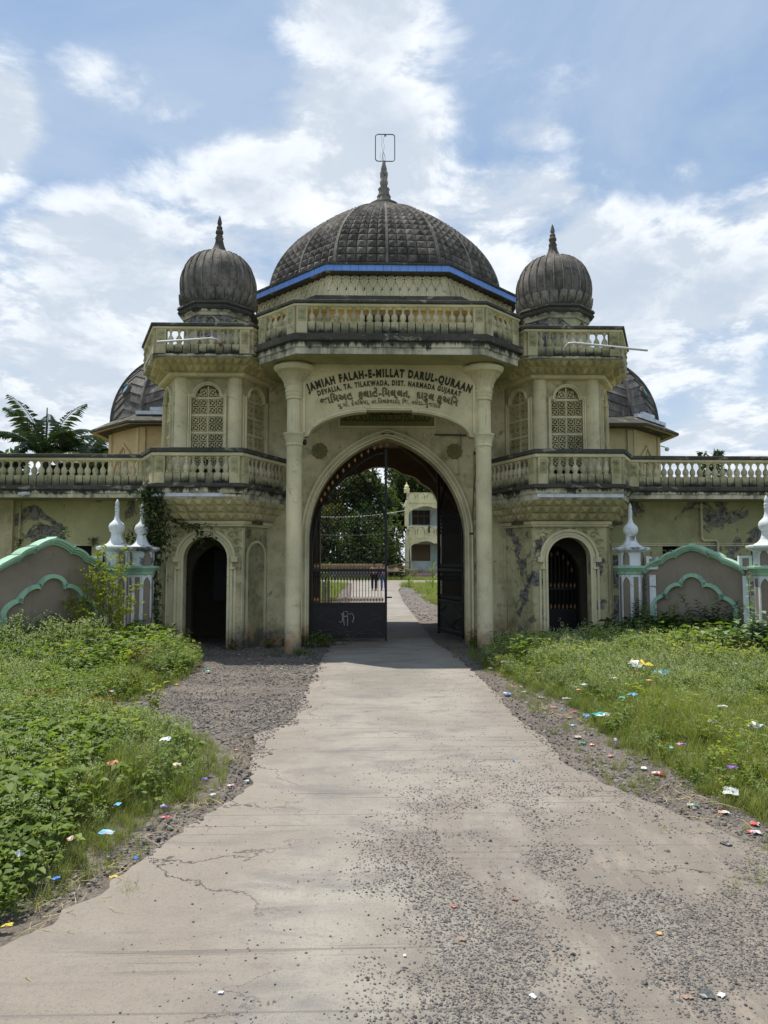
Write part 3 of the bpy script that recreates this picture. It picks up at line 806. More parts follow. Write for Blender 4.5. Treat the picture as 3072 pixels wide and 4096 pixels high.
    for i in range(5):
        b = MB(mir=mir); x0 = 2.74 + i * .325
        b.box(x0, x0 + .322, 13.315 + U(0, .003), 13.372, 2.835, 2.898); b.build('white_tile', M_whitet if (mir > 0 or i != 0) else M_drip, t)
    b = MB(mir=mir); b.tube([(3.53, 13.40, 2.955), (3.53, 13.27, 2.955)], .026, 8); b.build('drain_spout', M_pipe if mir < 0 else M_iron, t)
    balustrade_m(t, rail, mir, 3.08, 3.27, 3.58, 3.735)
    # upper storey
    uf = [(2.46, 15.0), (2.90, 14.12), (4.20, 14.12), (4.64, 15.0)]
    zt_, zb_ = 5.26, 3.03
    wp = [(3.555 - .315, 4.86), (3.555 - .245, 4.86), (3.555 - .235, 4.88)] + arc(3.555, 4.88, .235, 176, 4, 14) + [(3.555 + .235, 4.88), (3.555 + .245, 4.86), (3.555 + .315, 4.86)]
    b = MB(mir=mir); b.archwall(2.92, 4.18, zb_, zt_, wp, 14.16, 14.30)
    b.build('upper_front_wall', M_wall, t)
    jali_window(t, (0, 14.16, 0), mir, 3.555, 3.75, 5.115)
    for (p, q) in ((uf[0], uf[1]), (uf[2], uf[3])):
        a = math.atan2(q[1] - p[1], q[0] - p[0]); L = math.hypot(q[0] - p[0], q[1] - p[1]); c = L / 2
        wq = [(c - .315, 4.86), (c - .245, 4.86), (c - .235, 4.88)] + arc(c, 4.88, .235, 176, 4, 14) + [(c + .235, 4.88), (c + .245, 4.86), (c + .315, 4.86)]
        b = MB((p[0], p[1], a), mir); b.archwall(0.02, L - .02, zb_, zt_, wq, .0, .12)
        b.build('upper_side_wall', M_wall, t)
        jali_window(t, (p[0], p[1], a), mir, c, 3.75, 5.115)
    for x in (3.03, 4.08):
        b = MB(mir=mir); b.lathe(x, 14.22, [(.145, 3.08), (.145, zt_)], 24); b.build('engaged_column', M_col, t, True)
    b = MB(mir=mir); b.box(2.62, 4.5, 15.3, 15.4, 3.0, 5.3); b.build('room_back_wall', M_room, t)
    # upper corbel
    bot = [(2.36, 15.0), (2.80, 13.98), (4.31, 13.98), (4.75, 15.0)]
    top = [(2.00, 15.0), (2.60, 13.44), (4.39, 13.44), (4.98, 15.0)]
    b = MB(mir=mir); b.sweep(uf, [(-.1, 5.255), (.10, 5.255), (.13, 5.27), (.13, 5.33), (-.1, 5.33)])
    b.build('upper_moulding', M_trim, t)
    b = MB(mir=mir); b.loft([[(x, y, 5.335) for x, y in bot], [(x, y, 5.47) for x, y in top]])
    cb = b.build('upper_corbel', M_tile, t)
    for j, nc in ((0, 9), (1, 11), (2, 9)):
        qd = [(bot[j][0] * mir, bot[j][1], 5.335), (bot[j + 1][0] * mir, bot[j + 1][1], 5.335), (top[j + 1][0] * mir, top[j + 1][1], 5.47), (top[j][0] * mir, top[j][1], 5.47)]
        if mir < 0: qd = [qd[1], qd[0], qd[3], qd[2]]
        pyramid_tiles(cb, qd, nc, 2, .05, M_tile)
    rail = [(2.02, 14.85), (2.62, 13.44), (4.37, 13.44), (4.97, 14.85)]
    b = MB(mir=mir); b.extr([(2.0, 15.6), (2.0, 14.9), (2.60, 13.44), (4.39, 13.44), (4.99, 14.9), (4.99, 15.6), (4.5, 16.4), (2.5, 16.4)], 5.46, 5.53)
    b.sweep(rail, [(0, 5.47), (.055, 5.475), (.07, 5.49), (.07, 5.52), (0, 5.52)])
    b.build('roof_slab', M_drip, t)
    balustrade_m(t, rail, mir, 5.53, 5.70, 5.985, 6.10)
    # octagonal drum and onion dome
    zs = .0 if mir > 0 else .02
    b = MB(); b.extr(octa(TX * mir, 15.0, .64), 5.5, 6.68)
    dr = b.build('drum', plasterdrum, t)
    b = MB(mir=mir)
    pl = octa(TX, 15.0, .64); 
    b.sweep(pl[::-1] if False else pl, [(0, 6.60), (.03, 6.60), (.05, 6.64), (.09, 6.68), (.09, 6.71), (0, 6.71)], True)
    b.build('drum_cornice', M_drip, t)
    b = MB(mir=mir); b.sweep(pl, [(-.1, 6.71), (.11, 6.71), (.13, 6.75), (.10, 6.79), (.14, 6.82), (.12, 6.87), (-.1, 6.87)], True)
    b.build('cap_moulding', M_cap, t)
    for i in range(8):
        x0, y0 = pl[i]; x1, y1 = pl[(i + 1) % 8]; a = math.atan2(y1 - y0, x1 - x0); L = math.hypot(x1 - x0, y1 - y0)
        if y0 > 15.4 and y1 > 15.4: continue
        b = MB((x0, y0, a), mir)
        ogee = [(.07, 6.1), (.07, 6.32), (.11, 6.42), (.2, 6.49), (L / 2, 6.55), (L - .2, 6.49), (L - .11, 6.42), (L - .07, 6.32), (L - .07, 6.1)]
        b.band(ogee, .018, -.002, .015); b.build('drum_arch', M_drip, t)
    nl = 26
    def mod(a, z):
        f = (a * nl / (2 * PI)) % 1.0; f = min(f, 1 - f)
        return 1 + (.018 if f < .10 else 0.0) - .0 + .012 * math.sin(PI * min(f * 2, 1))
    prof = [(.60, 6.86), (.68, 6.95), (.735, 7.07), (.765, 7.22), (.775, 7.36), (.765, 7.50), (.73, 7.64), (.675, 7.78), (.595, 7.90), (.49, 8.0), (.37, 8.06), (.25, 8.08)]
    prof = [(r_, z + zs) for r_, z in prof]
    b = MB(); b.lathe(TX * mir, 15, prof, nl * 4)
    dm_ = b.build('onion_dome', M_bulb, t, True, sharp=50)
    for i in range(nl):
        a = 2 * PI * (i + .5) / nl
        if math.sin(a) > .45: continue
        b = MB(); b.tube([(TX * mir + (r_ + .012) * math.cos(a), 15 + (r_ + .012) * math.sin(a), z) for r_, z in prof[1:]], .019, 5, .010)
        b.build('dome_fillet', M_rib, dm_)
    b = MB(); pn = nl
    for i in range(pn):
        a = 2 * PI * (i + .5) / pn
        ca, sa = math.cos(a), math.sin(a)
        def Q(t_, z, o): 
            rr_ = o; return (TX * mir + rr_ * ca - t_ * sa, 15 + rr_ * sa + t_ * ca, z)
        for t0, t1 in ((-.088, .088),):
            b.add([Q(t0 * .88, 6.90, .69), Q(t1 * .88, 6.90, .69), Q(t1 * .96, 7.06, .765), Q(t1 * .8, 7.13, .80), Q(0, 7.15, .815), Q(t0 * .8, 7.13, .80), Q(t0 * .96, 7.06, .765), Q(0, 7.0, .80)],
                  [(0, 1, 7), (1, 2, 7), (2, 3, 7), (3, 4, 7), (4, 5, 7), (5, 6, 7), (6, 0, 7)])
    b.build('petal_band', M_rib2, dm_, recalc=False, kind='stuff')
    tip = 8.97 if mir < 0 else 8.88
    sp = [(.31, 8.04), (.325, 8.065), (.22, 8.11), (.145, 8.19), (.10, 8.30), (.075, 8.43), (.09, 8.46), (.06, 8.485), (.075, 8.505), (.06, 8.53), (.05, 8.54), (.078, 8.565), (.082, 8.60), (.07, 8.635), (.045, 8.65), (.06, 8.67), (.062, 8.70), (.045, 8.73), (.033, 8.745), (.045, 8.775), (.048, 8.80), (.036, 8.87), (.015, 8.94), (.003, 8.97)]
    sp = [(r_, 8.0 + (z - 8.0) * (tip - 8.0) / (8.97 - 8.0) + zs) for r_, z in sp]
    def mod2(a, z): return 1 + (.06 * math.cos(a * 12) if z < 8.42 else .02 * math.cos(a * 8))
    b = MB(); b.lathe(TX * mir, 15, sp, 48, mod2); b.build('spire', M_bulb, dm_, True, sharp=50)
    return t
plasterdrum = plaster('peeling_drum_plaster', (.50, .47, .30), .6, .6, .95, .3)
def balustrade_m(t, rail, mir, z0, zp, zb, zt, **kw):
    p = [(x * mir, y) for x, y in rail]
    if mir < 0: p = p[::-1]
    return balustrade(t, p, z0, zp, zb, zt, **kw)
def drop_mesh():
    if 'drop' not in BAL:
        b = MB()
        b.loft([[(r_ * math.cos(a), r_ * math.sin(a) * .6, z) for a in [PI / 3 * i for i in range(6)]] for r_, z in ((.006, 0), (.010, .006), (.006, .012), (.020, .028), (.022, .040), (.012, .064), (.002, .085))])
        BAL['drop'] = b.mesh('gold_drop', M_gold)
    return BAL['drop']
tower(-1, 'cream tower with onion dome, creeper on its corner and an empty dark doorway')
tower(1, 'flaking cream tower with onion dome and a gold-tipped gate inside its doorway')
# ------------------------------------------------------------------ central gatehouse
g = thing('gatehouse', (0, 15, 0), 'cream gatehouse with pointed gate arch, painted inscription and dark tiled dome', 'gatehouse')
def garc(hw, apex, zs, n=16):
    """pointed arch from left spring over the apex to right spring"""
    H = apex - zs; c = (H * H - hw * hw) / (2 * hw); Rr = hw + c
    pts = []
    for i in range(n + 1):
        z = H * math.sin(PI / 2 * i / n); pts.append((-c + math.sqrt(max(0, Rr * Rr - z * z)), zs + z))
    return [(-x, z) for x, z in pts] + pts[::-1][1:]
ga = garc(1.60, 4.20, 2.15)
b = MB(); b.archwall(-2.46, 2.46, -.06, 5.36, ga, 14.90, 15.25)
b.build('gate_wall', M_wall, g)
def gmould(hw, apex, w_, d, name='arch_moulding', m=M_trim):
    p = garc(hw, apex, 2.15)
    p = [(-hw, -.03)] + p + [(hw, -.03)]
    b = MB(); b.band(p, w_, 14.90, d); return b.build(name, m, g)
gmould(1.60, 4.20, .040, .045); gmould(1.640, 4.245, .035, .11); gmould(1.675, 4.285, .05, .055); gmould(1.725, 4.34, .035, .095)
b = MB(); b.box(-.12, .12, 14.80, 14.86, 4.265, 4.29); b.build('apex_plate', M_iron, g)
# plaque with illegible carved line
b = MB()
b.band([(-.98, 4.46), (-.98, 4.80), (.98, 4.80), (.98, 4.46)], .05, 14.90, .03, True)
b.band([(-1.05, 4.40), (-1.05, 4.86), (1.05, 4.86), (1.05, 4.40)], .02, 14.90, .015, True)
pq = b.build('plaque', M_trim, g)
b = MB(); b.box(-.975, .975, 14.885, 14.897, 4.465, 4.795); b.build('plaque_ground', M_olive, pq)
b = MB(); rr = random.Random(3); x = -.93
while x < .90:
    q = rr.random(); w_ = rr.uniform(.03, .075)
    if q < .35: pts = [(x, 4.60), (x + w_ * .3, 4.565), (x + w_ * .8, 4.565), (x + w_, 4.60)]
    elif q < .6: pts = [(x + w_ * .5, 4.70), (x + w_ * .55, 4.60), (x + w_ * .3, 4.57), (x, 4.575)]
    elif q < .8: pts = [(x + w_, 4.57), (x + w_ * .4, 4.575), (x, 4.60), (x + w_ * .3, 4.64), (x + w_ * .8, 4.62)]
    else: pts = [(x, 4.57), (x + w_, 4.57), (x + w_ * 1.1, 4.63), (x + w_ * .2, 4.68)]
    b.tube([(p, 14.880, z) for p, z in pts], .007, 5)
    if rr.random() < .6:
        dz = rr.choice((4.535, 4.66)); b.box(x + w_ * .4, x + w_ * .4 + .014, 14.872, 14.884, dz, dz + .012)
    x += w_ * 1.02
for x0, x1 in ((-.62, -.42), (-.36, -.1), (-.12, .12), (.06, .3), (.36, .56), (.64, .8)):
    b.tube([(x0, 14.88, 4.73), (x0 + .05, 14.88, 4.70), (x1 - .04, 14.88, 4.70), (x1, 14.88, 4.75)], .008, 5)
b.build('carved_script', M_dark, pq)
# rosettes
for sx in (-1, 1):
    b = MB(); b.loft([[(1.40 * sx + r_ * (1 + .06 * math.cos(10 * a)) * math.cos(a), y, 3.93 + r_ * (1 + .06 * math.cos(10 * a)) * math.sin(a)) for a in [2 * PI * i / 60 for i in range(60)]] for r_, y in ((.16, 14.90), (.16, 14.875), (.14, 14.86))])
    for i in range(10):
        a = 2 * PI * i / 10
        p = [(1.40 * sx + .03 * math.cos(a), 14.856, 3.93 + .03 * math.sin(a)), (1.40 * sx + .14 * math.cos(a), 14.856, 3.93 + .14 * math.sin(a))]
        b.tube(p, .008, 4)
        pts = [(1.40 * sx + .075 * math.cos(a + .31) + .055 * math.cos(t), 14.856, 3.93 + .075 * math.sin(a + .31) + .03 * math.sin(t)) for t in [0, 1, 2, 3, 4, 5, 6]]
    b.build('rosette', M_olive, g)
# carved strip of loops beside the jambs
for sx in (-1, 1):
    b = MB(); z = .12
    cx = 1.885 * sx
    while z < 3.9:
        for rr_, th in ((.075, .009), (.045, .007)):
            b.tube([(cx + rr_ * math.cos(a) * .9, 14.895, z + .13 + rr_ * 1.75 * math.sin(a)) for a in [-PI * .5 + PI * 1.75 * i / 12 for i in range(13)]], th, 5)
        b.tube([(cx - .02, 14.895, z + .0), (cx + .05 * sx, 14.895, z - .05), (cx + .02, 14.895, z - .11)], .008, 4)
        z += .262
    b.box(cx - .10, cx - .088, 14.885, 14.899, 0, 3.95); b.box(cx + .088, cx + .10, 14.885, 14.899, 0, 3.95)
    b.build('scroll_strip', M_dirty, g)
# portal columns
for sx in (-1, 1):
    X, Y = 1.785 * sx, 13.56
    b = MB()
    b.lathe(X, Y, [(.155, -.05), (.152, .5), (.150, 2.0), (.146, 3.86)], 24)
    cl = b.build('portal_column', M_col, g, True)
    b = MB()
    def fl(a, z): return 1 + (.05 * abs(math.cos(a * 9)) if 3.93 < z < 4.02 else 0)
    b.lathe(X, Y, [(.148, 3.80), (.165, 3.82), (.165, 3.84), (.155, 3.86), (.165, 3.90), (.168, 3.94), (.195, 4.01), (.215, 4.025), (.215, 4.05), (.15, 4.06)], 54, fl)
    b.build('ring_moulding', M_trim, cl, True)
    b = MB()
    def fl2(a, z): return 1 - (.05 if (a * 10 / (2 * PI)) % 1 < .12 else 0)
    b.lathe(X, Y, [(.145, 4.05), (.142, 4.72)], 60, fl2); b.build('fluted_shaft', M_col, cl, True)
    b = MB()
    b.lathe(X, Y, [(.145, 4.68), (.17, 4.70), (.17, 4.73), (.155, 4.745), (.175, 4.77), (.18, 4.80), (.16, 4.815), (.185, 4.84), (.19, 4.87), (.17, 4.89)], 32)
    b.lathe(X, Y, [(.175, 4.89), (.185, 5.0), (.215, 5.10), (.275, 5.18), (.33, 5.215), (.36, 5.22), (.385, 5.25), (.40, 5.29), (.40, 5.31), (.30, 5.34), (.30, 5.36)], 40)
    cp = b.build('capital', M_trim, cl, True)
    b = MB()
    for i in range(18):
        a = 2 * PI * i / 18
        pr = [(.185, 4.93), (.200, 5.02), (.235, 5.11), (.295, 5.185), (.325, 5.20)]
        for off in (-.14, .14):
            b.tube([(X + (r_ + .004) * math.cos(a + off * (1 - j * .12)), Y + (r_ + .004) * math.sin(a + off * (1 - j * .12)), z) for j, (r_, z) in enumerate(pr)], .007, 4)
        b.tube([(X + .215 * math.cos(a), Y + .215 * math.sin(a), 5.03), (X + .26 * math.cos(a), Y + .26 * math.sin(a), 5.12), (X + .32 * math.cos(a + .1), Y + .32 * math.sin(a + .1), 5.17)], .006, 4)
    b.build('capital_leaves', M_trim, cp, kind='stuff')
# inscription wall between the columns
ip = [(-1.60, 3.985), (-1.53, 3.985)]
n = 14
for i in range(n + 1):
    t = i / n; a = PI / 2 * t
    u_ = 1 - math.cos(a); ip.append((-1.50 + 1.07 * u_, 4.01 + .44 * (1 - (1 - u_) ** 1.7) ** (1 / 1.7)))
ip += [(-.43, 4.485)]
ipf = ip + [(0, 4.487)] + mirp(ip)
b = MB(); b.archwall(-1.66, 1.66, 3.98, 5.36, ipf, 13.48, 13.66)
M_sign = plaster('yellow_cream_sign_plaster', (.66, .565, .345), .4, .4, 0, .35)
iw = b.build('inscription_wall', M_sign, g)
for w_, o, d in ((.028, 0, .03), (.022, .030, .05), (.022, .056, .022)):
    b = MB(); b.band([(x * (1 if abs(x) < 1.55 else .99), z + o * .9) for x, z in ipf[1:-1]], w_, 13.48, d); b.build('arch_edging', M_trim, iw)
for sx in (-1, 1):
    b = MB(); b.box(1.60 * sx - .02, 1.60 * sx + .02, 13.455, 13.48, 4.06, 5.2); b.build('edge_strip', M_trim, iw)
# inscription: letters bent round an arc
def inscription(text, width, zmid, sag, h, m, name, bold=.0, ysc=1.0):
    cu = bpy.data.curves.new(name, 'FONT'); cu.body = text; cu.size = 1.0; cu.offset = bold; cu.extrude = .02; cu.resolution_u = 3; cu.space_character = 1.12 if bold < .04 else (1.32 if text[0] in 'JD' else 1.12)
    cu.align_x = 'LEFT'
    o = bpy.data.objects.new(name, cu); col.objects.link(o)
    bpy.context.view_layer.update()
    me = bpy.data.meshes.new_from_object(o.evaluated_get(bpy.context.evaluated_depsgraph_get()))
    bpy.data.objects.remove(o)
    nv = len(me.vertices); par = list(range(nv))
    def find(i):
        while par[i] != i: par[i] = par[par[i]]; i = par[i]
        return i
    for e in me.edges: par[find(e.vertices[0])] = find(e.vertices[1])
    co = [v.co.copy() for v in me.vertices]
    isl = {}
    for i in range(nv): isl.setdefault(find(i), []).append(i)
    ext = sorted([min(co[i].x for i in v), max(co[i].x for i in v), v] for v in isl.values())
    grp = []
    for lo_, hi_, v in ext:
        if grp and lo_ < grp[-1][1] - .03: grp[-1][1] = max(hi_, grp[-1][1]); grp[-1][2] += v
        else: grp.append([lo_, hi_, list(v)])
    x0, x1 = grp[0][0], max(q[1] for q in grp)
    Rr = (width * width / 4 + sag * sag) / (2 * sag)
    def warp(c):
        a = ((c.x - x0) / (x1 - x0) - .5) * width / Rr; r_ = Rr + c.y * h * ysc; d = c.z / .02
        return (r_ * math.sin(a), 13.474 - .006 * (d if d > 0 else 0) - 15, zmid - Rr + r_ * math.cos(a))
    line = bpy.data.objects.new(name, None); col.objects.link(line); line.parent = iw; W[line.name] = W[g.name]
    gid = {}
    for gi_, q in enumerate(grp):
        for i in q[2]: gid[i] = gi_
    fcs = [[] for _ in grp]
    for p in me.polygons: fcs[gid[p.vertices[0]]].append(tuple(p.vertices))
    for gi_, q in enumerate(grp):
        mp = {v: n_ for n_, v in enumerate(q[2])}
        lm_ = bpy.data.meshes.new('letter'); lm_.from_pydata([warp(co[v]) for v in q[2]], [], [[mp[v] for v in f] for f in fcs[gi_]]); lm_.materials.append(m)
        o = bpy.data.objects.new('letter', lm_); col.objects.link(o); o.parent = iw
    bpy.data.objects.remove(line)
inscription('JAMIAH FALAH-E-MILLAT DARUL-QURAAN', 3.14, 5.13, .315, .200, M_letter, 'inscription_line', .062)
inscription('DEVALIA, TA. TILAKWADA, DIST. NARMADA GUJARAT', 2.72, 4.965, .215, .135, M_letter, 'inscription_line', .045)
inscription('\u0a9c\u0abe\u0abf\u0aae\u0a85\u0ab9  \u0aab\u0ab2\u0abe\u0ab9\u0ac7-\u0abf\u0aae\u0ab2\u0acd\u0ab2\u0aa4,  \u0aa6\u0abe\u0ab0\u0ac1\u0ab2 \u0a95\u0ac1\u0a85\u0abf\u0aa8', 2.60, 4.755, .185, .185, M_letter2, 'inscription_line', .045)
inscription('\u0aae\u0ac1.\u0aaa\u0abe\u0ac7. \u0aa6\u0ac7\u0ab5\u0abf\u0ab2\u0aaf\u0abe, \u0aa4\u0abe.\u0abf\u0aa4\u0ab2\u0a95\u0ab5\u0abe\u0aa1\u0abe; \u0abf\u0a9c. \u0aa8\u0aae\u0ac7\u0aa6\u0abe-\u0a97\u0ac1\u0a9c\u0ab0\u0abe\u0aa4', 1.93, 4.622, .095, .115, M_letter2, 'inscription_line', .022)
# projecting balcony
bp = [(-2.42, 14.9), (-2.42, 13.50), (-1.69, 12.78), (1.69, 12.78), (2.42, 13.50), (2.42, 14.9)]
b = MB(); b.extr(bp, 5.36, 5.66); b.build('balcony_floor', M_soffit, g)
b = MB(); b.sweep(bp, [(0, 5.352), (.03, 5.352), (.03, 5.46), (.06, 5.475), (.06, 5.575), (0, 5.575)]); b.build('balcony_fascia', M_drip, g)
b = MB(); b.sweep(bp, [(0, 5.575), (.10, 5.575), (.12, 5.59), (.12, 5.70), (.09, 5.715), (-.1, 5.715), (-.1, 5.575)]); b.build('fascia_top', M_cap, g)
b = MB(); b.tube([(0.03, 12.80, 5.53), (0.03, 12.66, 5.53)], .03, 10); b.build('drain_spout', M_iron, g)
balustrade(g, [(-2.42, 14.85), (-2.42, 13.50), (-1.69, 12.78), (1.69, 12.78), (2.42, 13.50), (2.42, 14.85)], 5.715, 5.93, 6.205, 6.32, pitch=.152, r=.057, post=.20, ends=(False, False))
# passage
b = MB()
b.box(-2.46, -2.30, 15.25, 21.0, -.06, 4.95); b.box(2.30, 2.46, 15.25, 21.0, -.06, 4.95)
b.build('passage_wall', M_room, g)  # side walls painted dark, standing in for the passage's own shade
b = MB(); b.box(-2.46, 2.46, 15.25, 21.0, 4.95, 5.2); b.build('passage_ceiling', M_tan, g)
def lobes(W_, zs, zt):
    pts = []
    an = [(0, zt, .0), ]
    c = [(-W_, zs), (-W_ * .93, zs + (zt - zs) * .48), (-W_ * .68, zs + (zt - zs) * .74), (-W_ * .36, zs + (zt - zs) * .885), (0, zt)]
    for (x0, z0), (x1, z1) in zip(c[:-1], c[1:]):
        for i in range(6):
            t = i / 6; bul = .075 * math.sin(PI * t)
            dx, dz = x1 - x0, z1 - z0; L = math.hypot(dx, dz)
            pts.append((x0 + dx * t - dz / L * bul, z0 + dz * t + dx / L * bul))
    out = []; mx = -9
    for p in pts:
        if p[0] <= mx: p = (mx + .002, p[1])
        mx = p[0]; out.append(p)
    return out + [(0, zt)] + mirp(out)
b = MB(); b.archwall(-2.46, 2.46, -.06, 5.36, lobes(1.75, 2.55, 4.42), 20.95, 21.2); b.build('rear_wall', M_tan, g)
b = MB()
for sx in (-1, 1):
    p = [(2.28 * sx, 20.2, 3.0), (1.2 * sx, 20.2, 4.4), (.5 * sx, 20.2, 4.93)]
    b.tube(p, .06, 6)
b.build('vault_rib', M_tan, g)
# upper room behind the balcony, eave, drum, blue band
OC = (0, 17.7)
b = MB(); b.extr(octa(*OC, 2.95), 5.2, 6.86); b.build('upper_room', M_peach, g)
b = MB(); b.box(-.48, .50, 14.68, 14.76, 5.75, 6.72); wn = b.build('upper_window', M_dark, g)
b = MB()
for x in (-.48, .0, .25, .5): b.box(x - .015, x + .015, 14.65, 14.69, 5.75, 6.72)
for z in (6.05, 6.4, 6.72): b.box(-.48, .5, 14.652, 14.688, z - .012, z + .012)
b.build('window_bars', M_rail, wn)
b = MB(); b.extr(octa(*OC, 3.48), 6.84, 6.87); b.build('eave_soffit', M_peach, g)
b = MB(); b.extr(octa(*OC, 3.52), 6.872, 6.965); b.build('eave_slab', M_cap, g)
b = MB(); b.extr(octa(*OC, 2.93), 6.96, 7.66); dr = b.build('drum', M_trim, g)
b = MB(); fr = octa(*OC, 2.93)
for i in range(8):
    (x0, y0), (x1, y1) = fr[i], fr[(i + 1) % 8]
    if (y0 + y1) / 2 > 18.5: continue
    a = math.atan2(y1 - y0, x1 - x0); L = math.hypot(x1 - x0, y1 - y0); n = 13; wd = L / n
    b = MB((x0, y0, a))
    for q in range(n + 1):
        x = q * wd
        if 0 < q < n: b.box(x - .018, x + .018, -.03, 0, 6.97, 7.30)
        for sgn in (-1, 1):
            pts = []
            for s_ in range(7):
                t = s_ / 6; pts.append((x + sgn * wd * (1.0 * t ** 1.5), 7.29 + .33 * t ** .72))
            pts = [p for p in pts if -.001 <= p[0] <= L + .001]
            if len(pts) > 1:
                b.band(pts, .030, 0, .030)
    b.build('lattice_frieze', M_trim, dr)
b = MB(); b.sweep(fr, [(0, 7.60), (.12, 7.60), (.17, 7.63), (.17, 7.645), (0, 7.645)], True); b.build('drum_lip', M_cap, g)
bb = octa(*OC, 3.10)
b = MB(); b.extr(octa(*OC, 3.085), 7.645, 7.79); b.build('band_core', M_cap, g)
for i in range(8):
    (x0, y0), (x1, y1) = bb[i], bb[(i + 1) % 8]
    if (y0 + y1) / 2 > 18.5: continue
    a = math.atan2(y1 - y0, x1 - x0); L = math.hypot(x1 - x0, y1 - y0); n = 15
    for q in range(n):
        b = MB((x0, y0, a)); b.box(q * L / n + .003, (q + 1) * L / n - .003, -.0 - U(0, .003), .016, 7.648, 7.775); b.build('blue_tile', M_bluet, g)
b = MB(); b.extr(octa(*OC, 3.13), 7.777, 7.82); b.build('band_top', M_cap, g)
# great dome: octagonal, pyramid-faced tiles between raised ribs
NR = 19
def dome_ring(t):
    a = t / .93 * R(70)
    return 2.68 * math.cos(a) ** 1.55, 7.82 + 2.70 * math.sin(a)
ang0 = PI / 8 - PI / 2
def dpt(face, u, t, o=0.0):
    ap, z = dome_ring(t)
    r_ = ap / math.cos(PI / 8)
    a0 = 2 * PI * face / 8 + ang0 - PI / 4; a1 = a0 + PI / 4
    p0 = Vector((r_ * math.cos(a0), r_ * math.sin(a0))); p1 = Vector((r_ * math.cos(a1), r_ * math.sin(a1)))
    # flat at the foot, rounder towards the crown
    pl = p0.lerp(p1, u); aa = a0 + (a1 - a0) * u
    rd = Vector((r_ * math.cos(aa), r_ * math.sin(aa)))
    p = pl.lerp(rd, .1 + .6 * t)
    return Vector((OC[0] + p.x, OC[1] + p.y, z)) + Vector((p.x, p.y, 1.1 * (z - 7.8))).normalized() * o
b = MB()
rings = []
for j in range(NR * 2 + 1):
    t = j / (NR * 2) * .93
    rings.append([tuple(dpt(f, q / 8, t)) for f in range(8) for q in range(8)])
b.loft(rings)
dm = b.build('dome', M_dome, g, True, sharp=30)
ts = [(.93 * (i / NR) ** .97) for i in range(NR + 1)]
cells = []
for f in range(8):
    for j in range(NR):
        for q in range(10):
            cells.append((f, j, q))
def vis(c):
    f, j, q = c
    fa = 2 * PI * f / 8 - PI / 2
    # front face f=0, its neighbours 1 and 7
    d = {0: 0, 1: 1, 7: 1, 2: 3, 6: 3}.get(f, 9)
    return d * 20 + j * .9
cells.sort(key=vis)
def dtile(b, c):
    f, j, q = c
    nq = 10
    g0 = .05
    u0, u1 = q / nq + g0 / nq, (q + 1) / nq - g0 / nq
    dv = ts[j + 1] - ts[j]; v0, v1 = ts[j] + dv * .05, ts[j + 1] - dv * .05
    p = [dpt(f, u0, v0, .018), dpt(f, u1, v0, .018), dpt(f, u1, v1, .018), dpt(f, u0, v1, .018)]
    w_ = (p[1] - p[0]).length
    c_ = dpt(f, (u0 + u1) / 2, (v0 + v1) / 2, .018 + min(.05, w_ * .25) * U(.85, 1.1)) + Vector((0, 0, .008))
    q4 = [dpt(f, u, v, -.01) for u, v in ((u0, v0), (u1, v0), (u1, v1), (u0, v1))]
    b.add([tuple(x) for x in p + q4 + [c_]], [(0, 1, 8), (1, 2, 8), (2, 3, 8), (3, 0, 8), (0, 4, 5, 1), (1, 5, 6, 2), (2, 6, 7, 3), (3, 7, 4, 0)])
for c in cells[:296]:
    b = MB(); dtile(b, c); b.build('dome_tile', M_dome, dm, recalc=False)
b = MB()
for c in cells[296:]: dtile(b, c)
b.build('far_dome_tiles', M_dome, dm, recalc=False, kind='stuff')
for f in range(8):
    if f in (3, 4, 5): continue
    for u in (0, .5):
        b = MB(); pts = [dpt(f, u, .93 * i / 24, .035) for i in range(25)]
        rings = []
        for i, p in enumerate(pts):
            t = .93 * i / 24
            wv = (.045 if u == 0 else .042) * (1 - .45 * t)
            tan = (dpt(f, min(1, u + .01), t) - dpt(f, max(0, u - .01) if u else u, t)).normalized()
            if u == 0:
                aa = 2 * PI * f / 8 + ang0 - PI / 4; tan = Vector((-math.sin(aa), math.cos(aa), 0))
            o_ = (p - dpt(f, u, t, -.02)).normalized()
            rings.append([tuple(p - tan * wv - o_ * .05), tuple(p - tan * wv * .7 + o_ * .012), tuple(p + tan * wv * .7 + o_ * .012), tuple(p + tan * wv - o_ * .05)])
        b.loft(rings); b.build('dome_rib', M_rib, dm, True, sharp=30)
b = MB(); b.lathe(*OC, [(.46, 10.33), (.54, 10.39), (.50, 10.46), (.42, 10.52), (.39, 10.60), (.2, 10.66)], 32); b.build('crown_collar', M_cap, dm, True, sharp=30)
def mf(a, z): return 1 + (.07 * math.cos(a * 10) if z < 11.07 else (.03 * math.cos(a * 6)))
b = MB(); b.lathe(*OC, [(.22, 10.64), (.215, 10.68), (.18, 10.76), (.155, 10.82), (.17, 10.86), (.13, 10.90), (.12, 11.0), (.145, 11.05), (.09, 11.06), (.085, 11.14), (.10, 11.20), (.098, 11.26), (.08, 11.29), (.09, 11.36), (.10, 11.44), (.092, 11.50), (.062, 11.515), (.068, 11.54), (.075, 11.58), (.055, 11.66), (.035, 11.75), (.015, 11.79)], 60, mf)
b.build('dome_finial', M_rib, dm, True, sharp=50)
fz0, fz1, fr_ = 11.79, 12.50, .07
pts = []
for cx, cz, a0 in ((.245 - fr_, fz1 - fr_, 0), (-.245 + fr_, fz1 - fr_, 90), (-.245 + fr_, fz0 + fr_, 180), (.245 - fr_, fz0 + fr_, 270)):
    pts += [(cx + fr_ * math.cos(R(a0 + 15 * i)) + .03, 17.7, cz + fr_ * math.sin(R(a0 + 15 * i))) for i in range(7)]
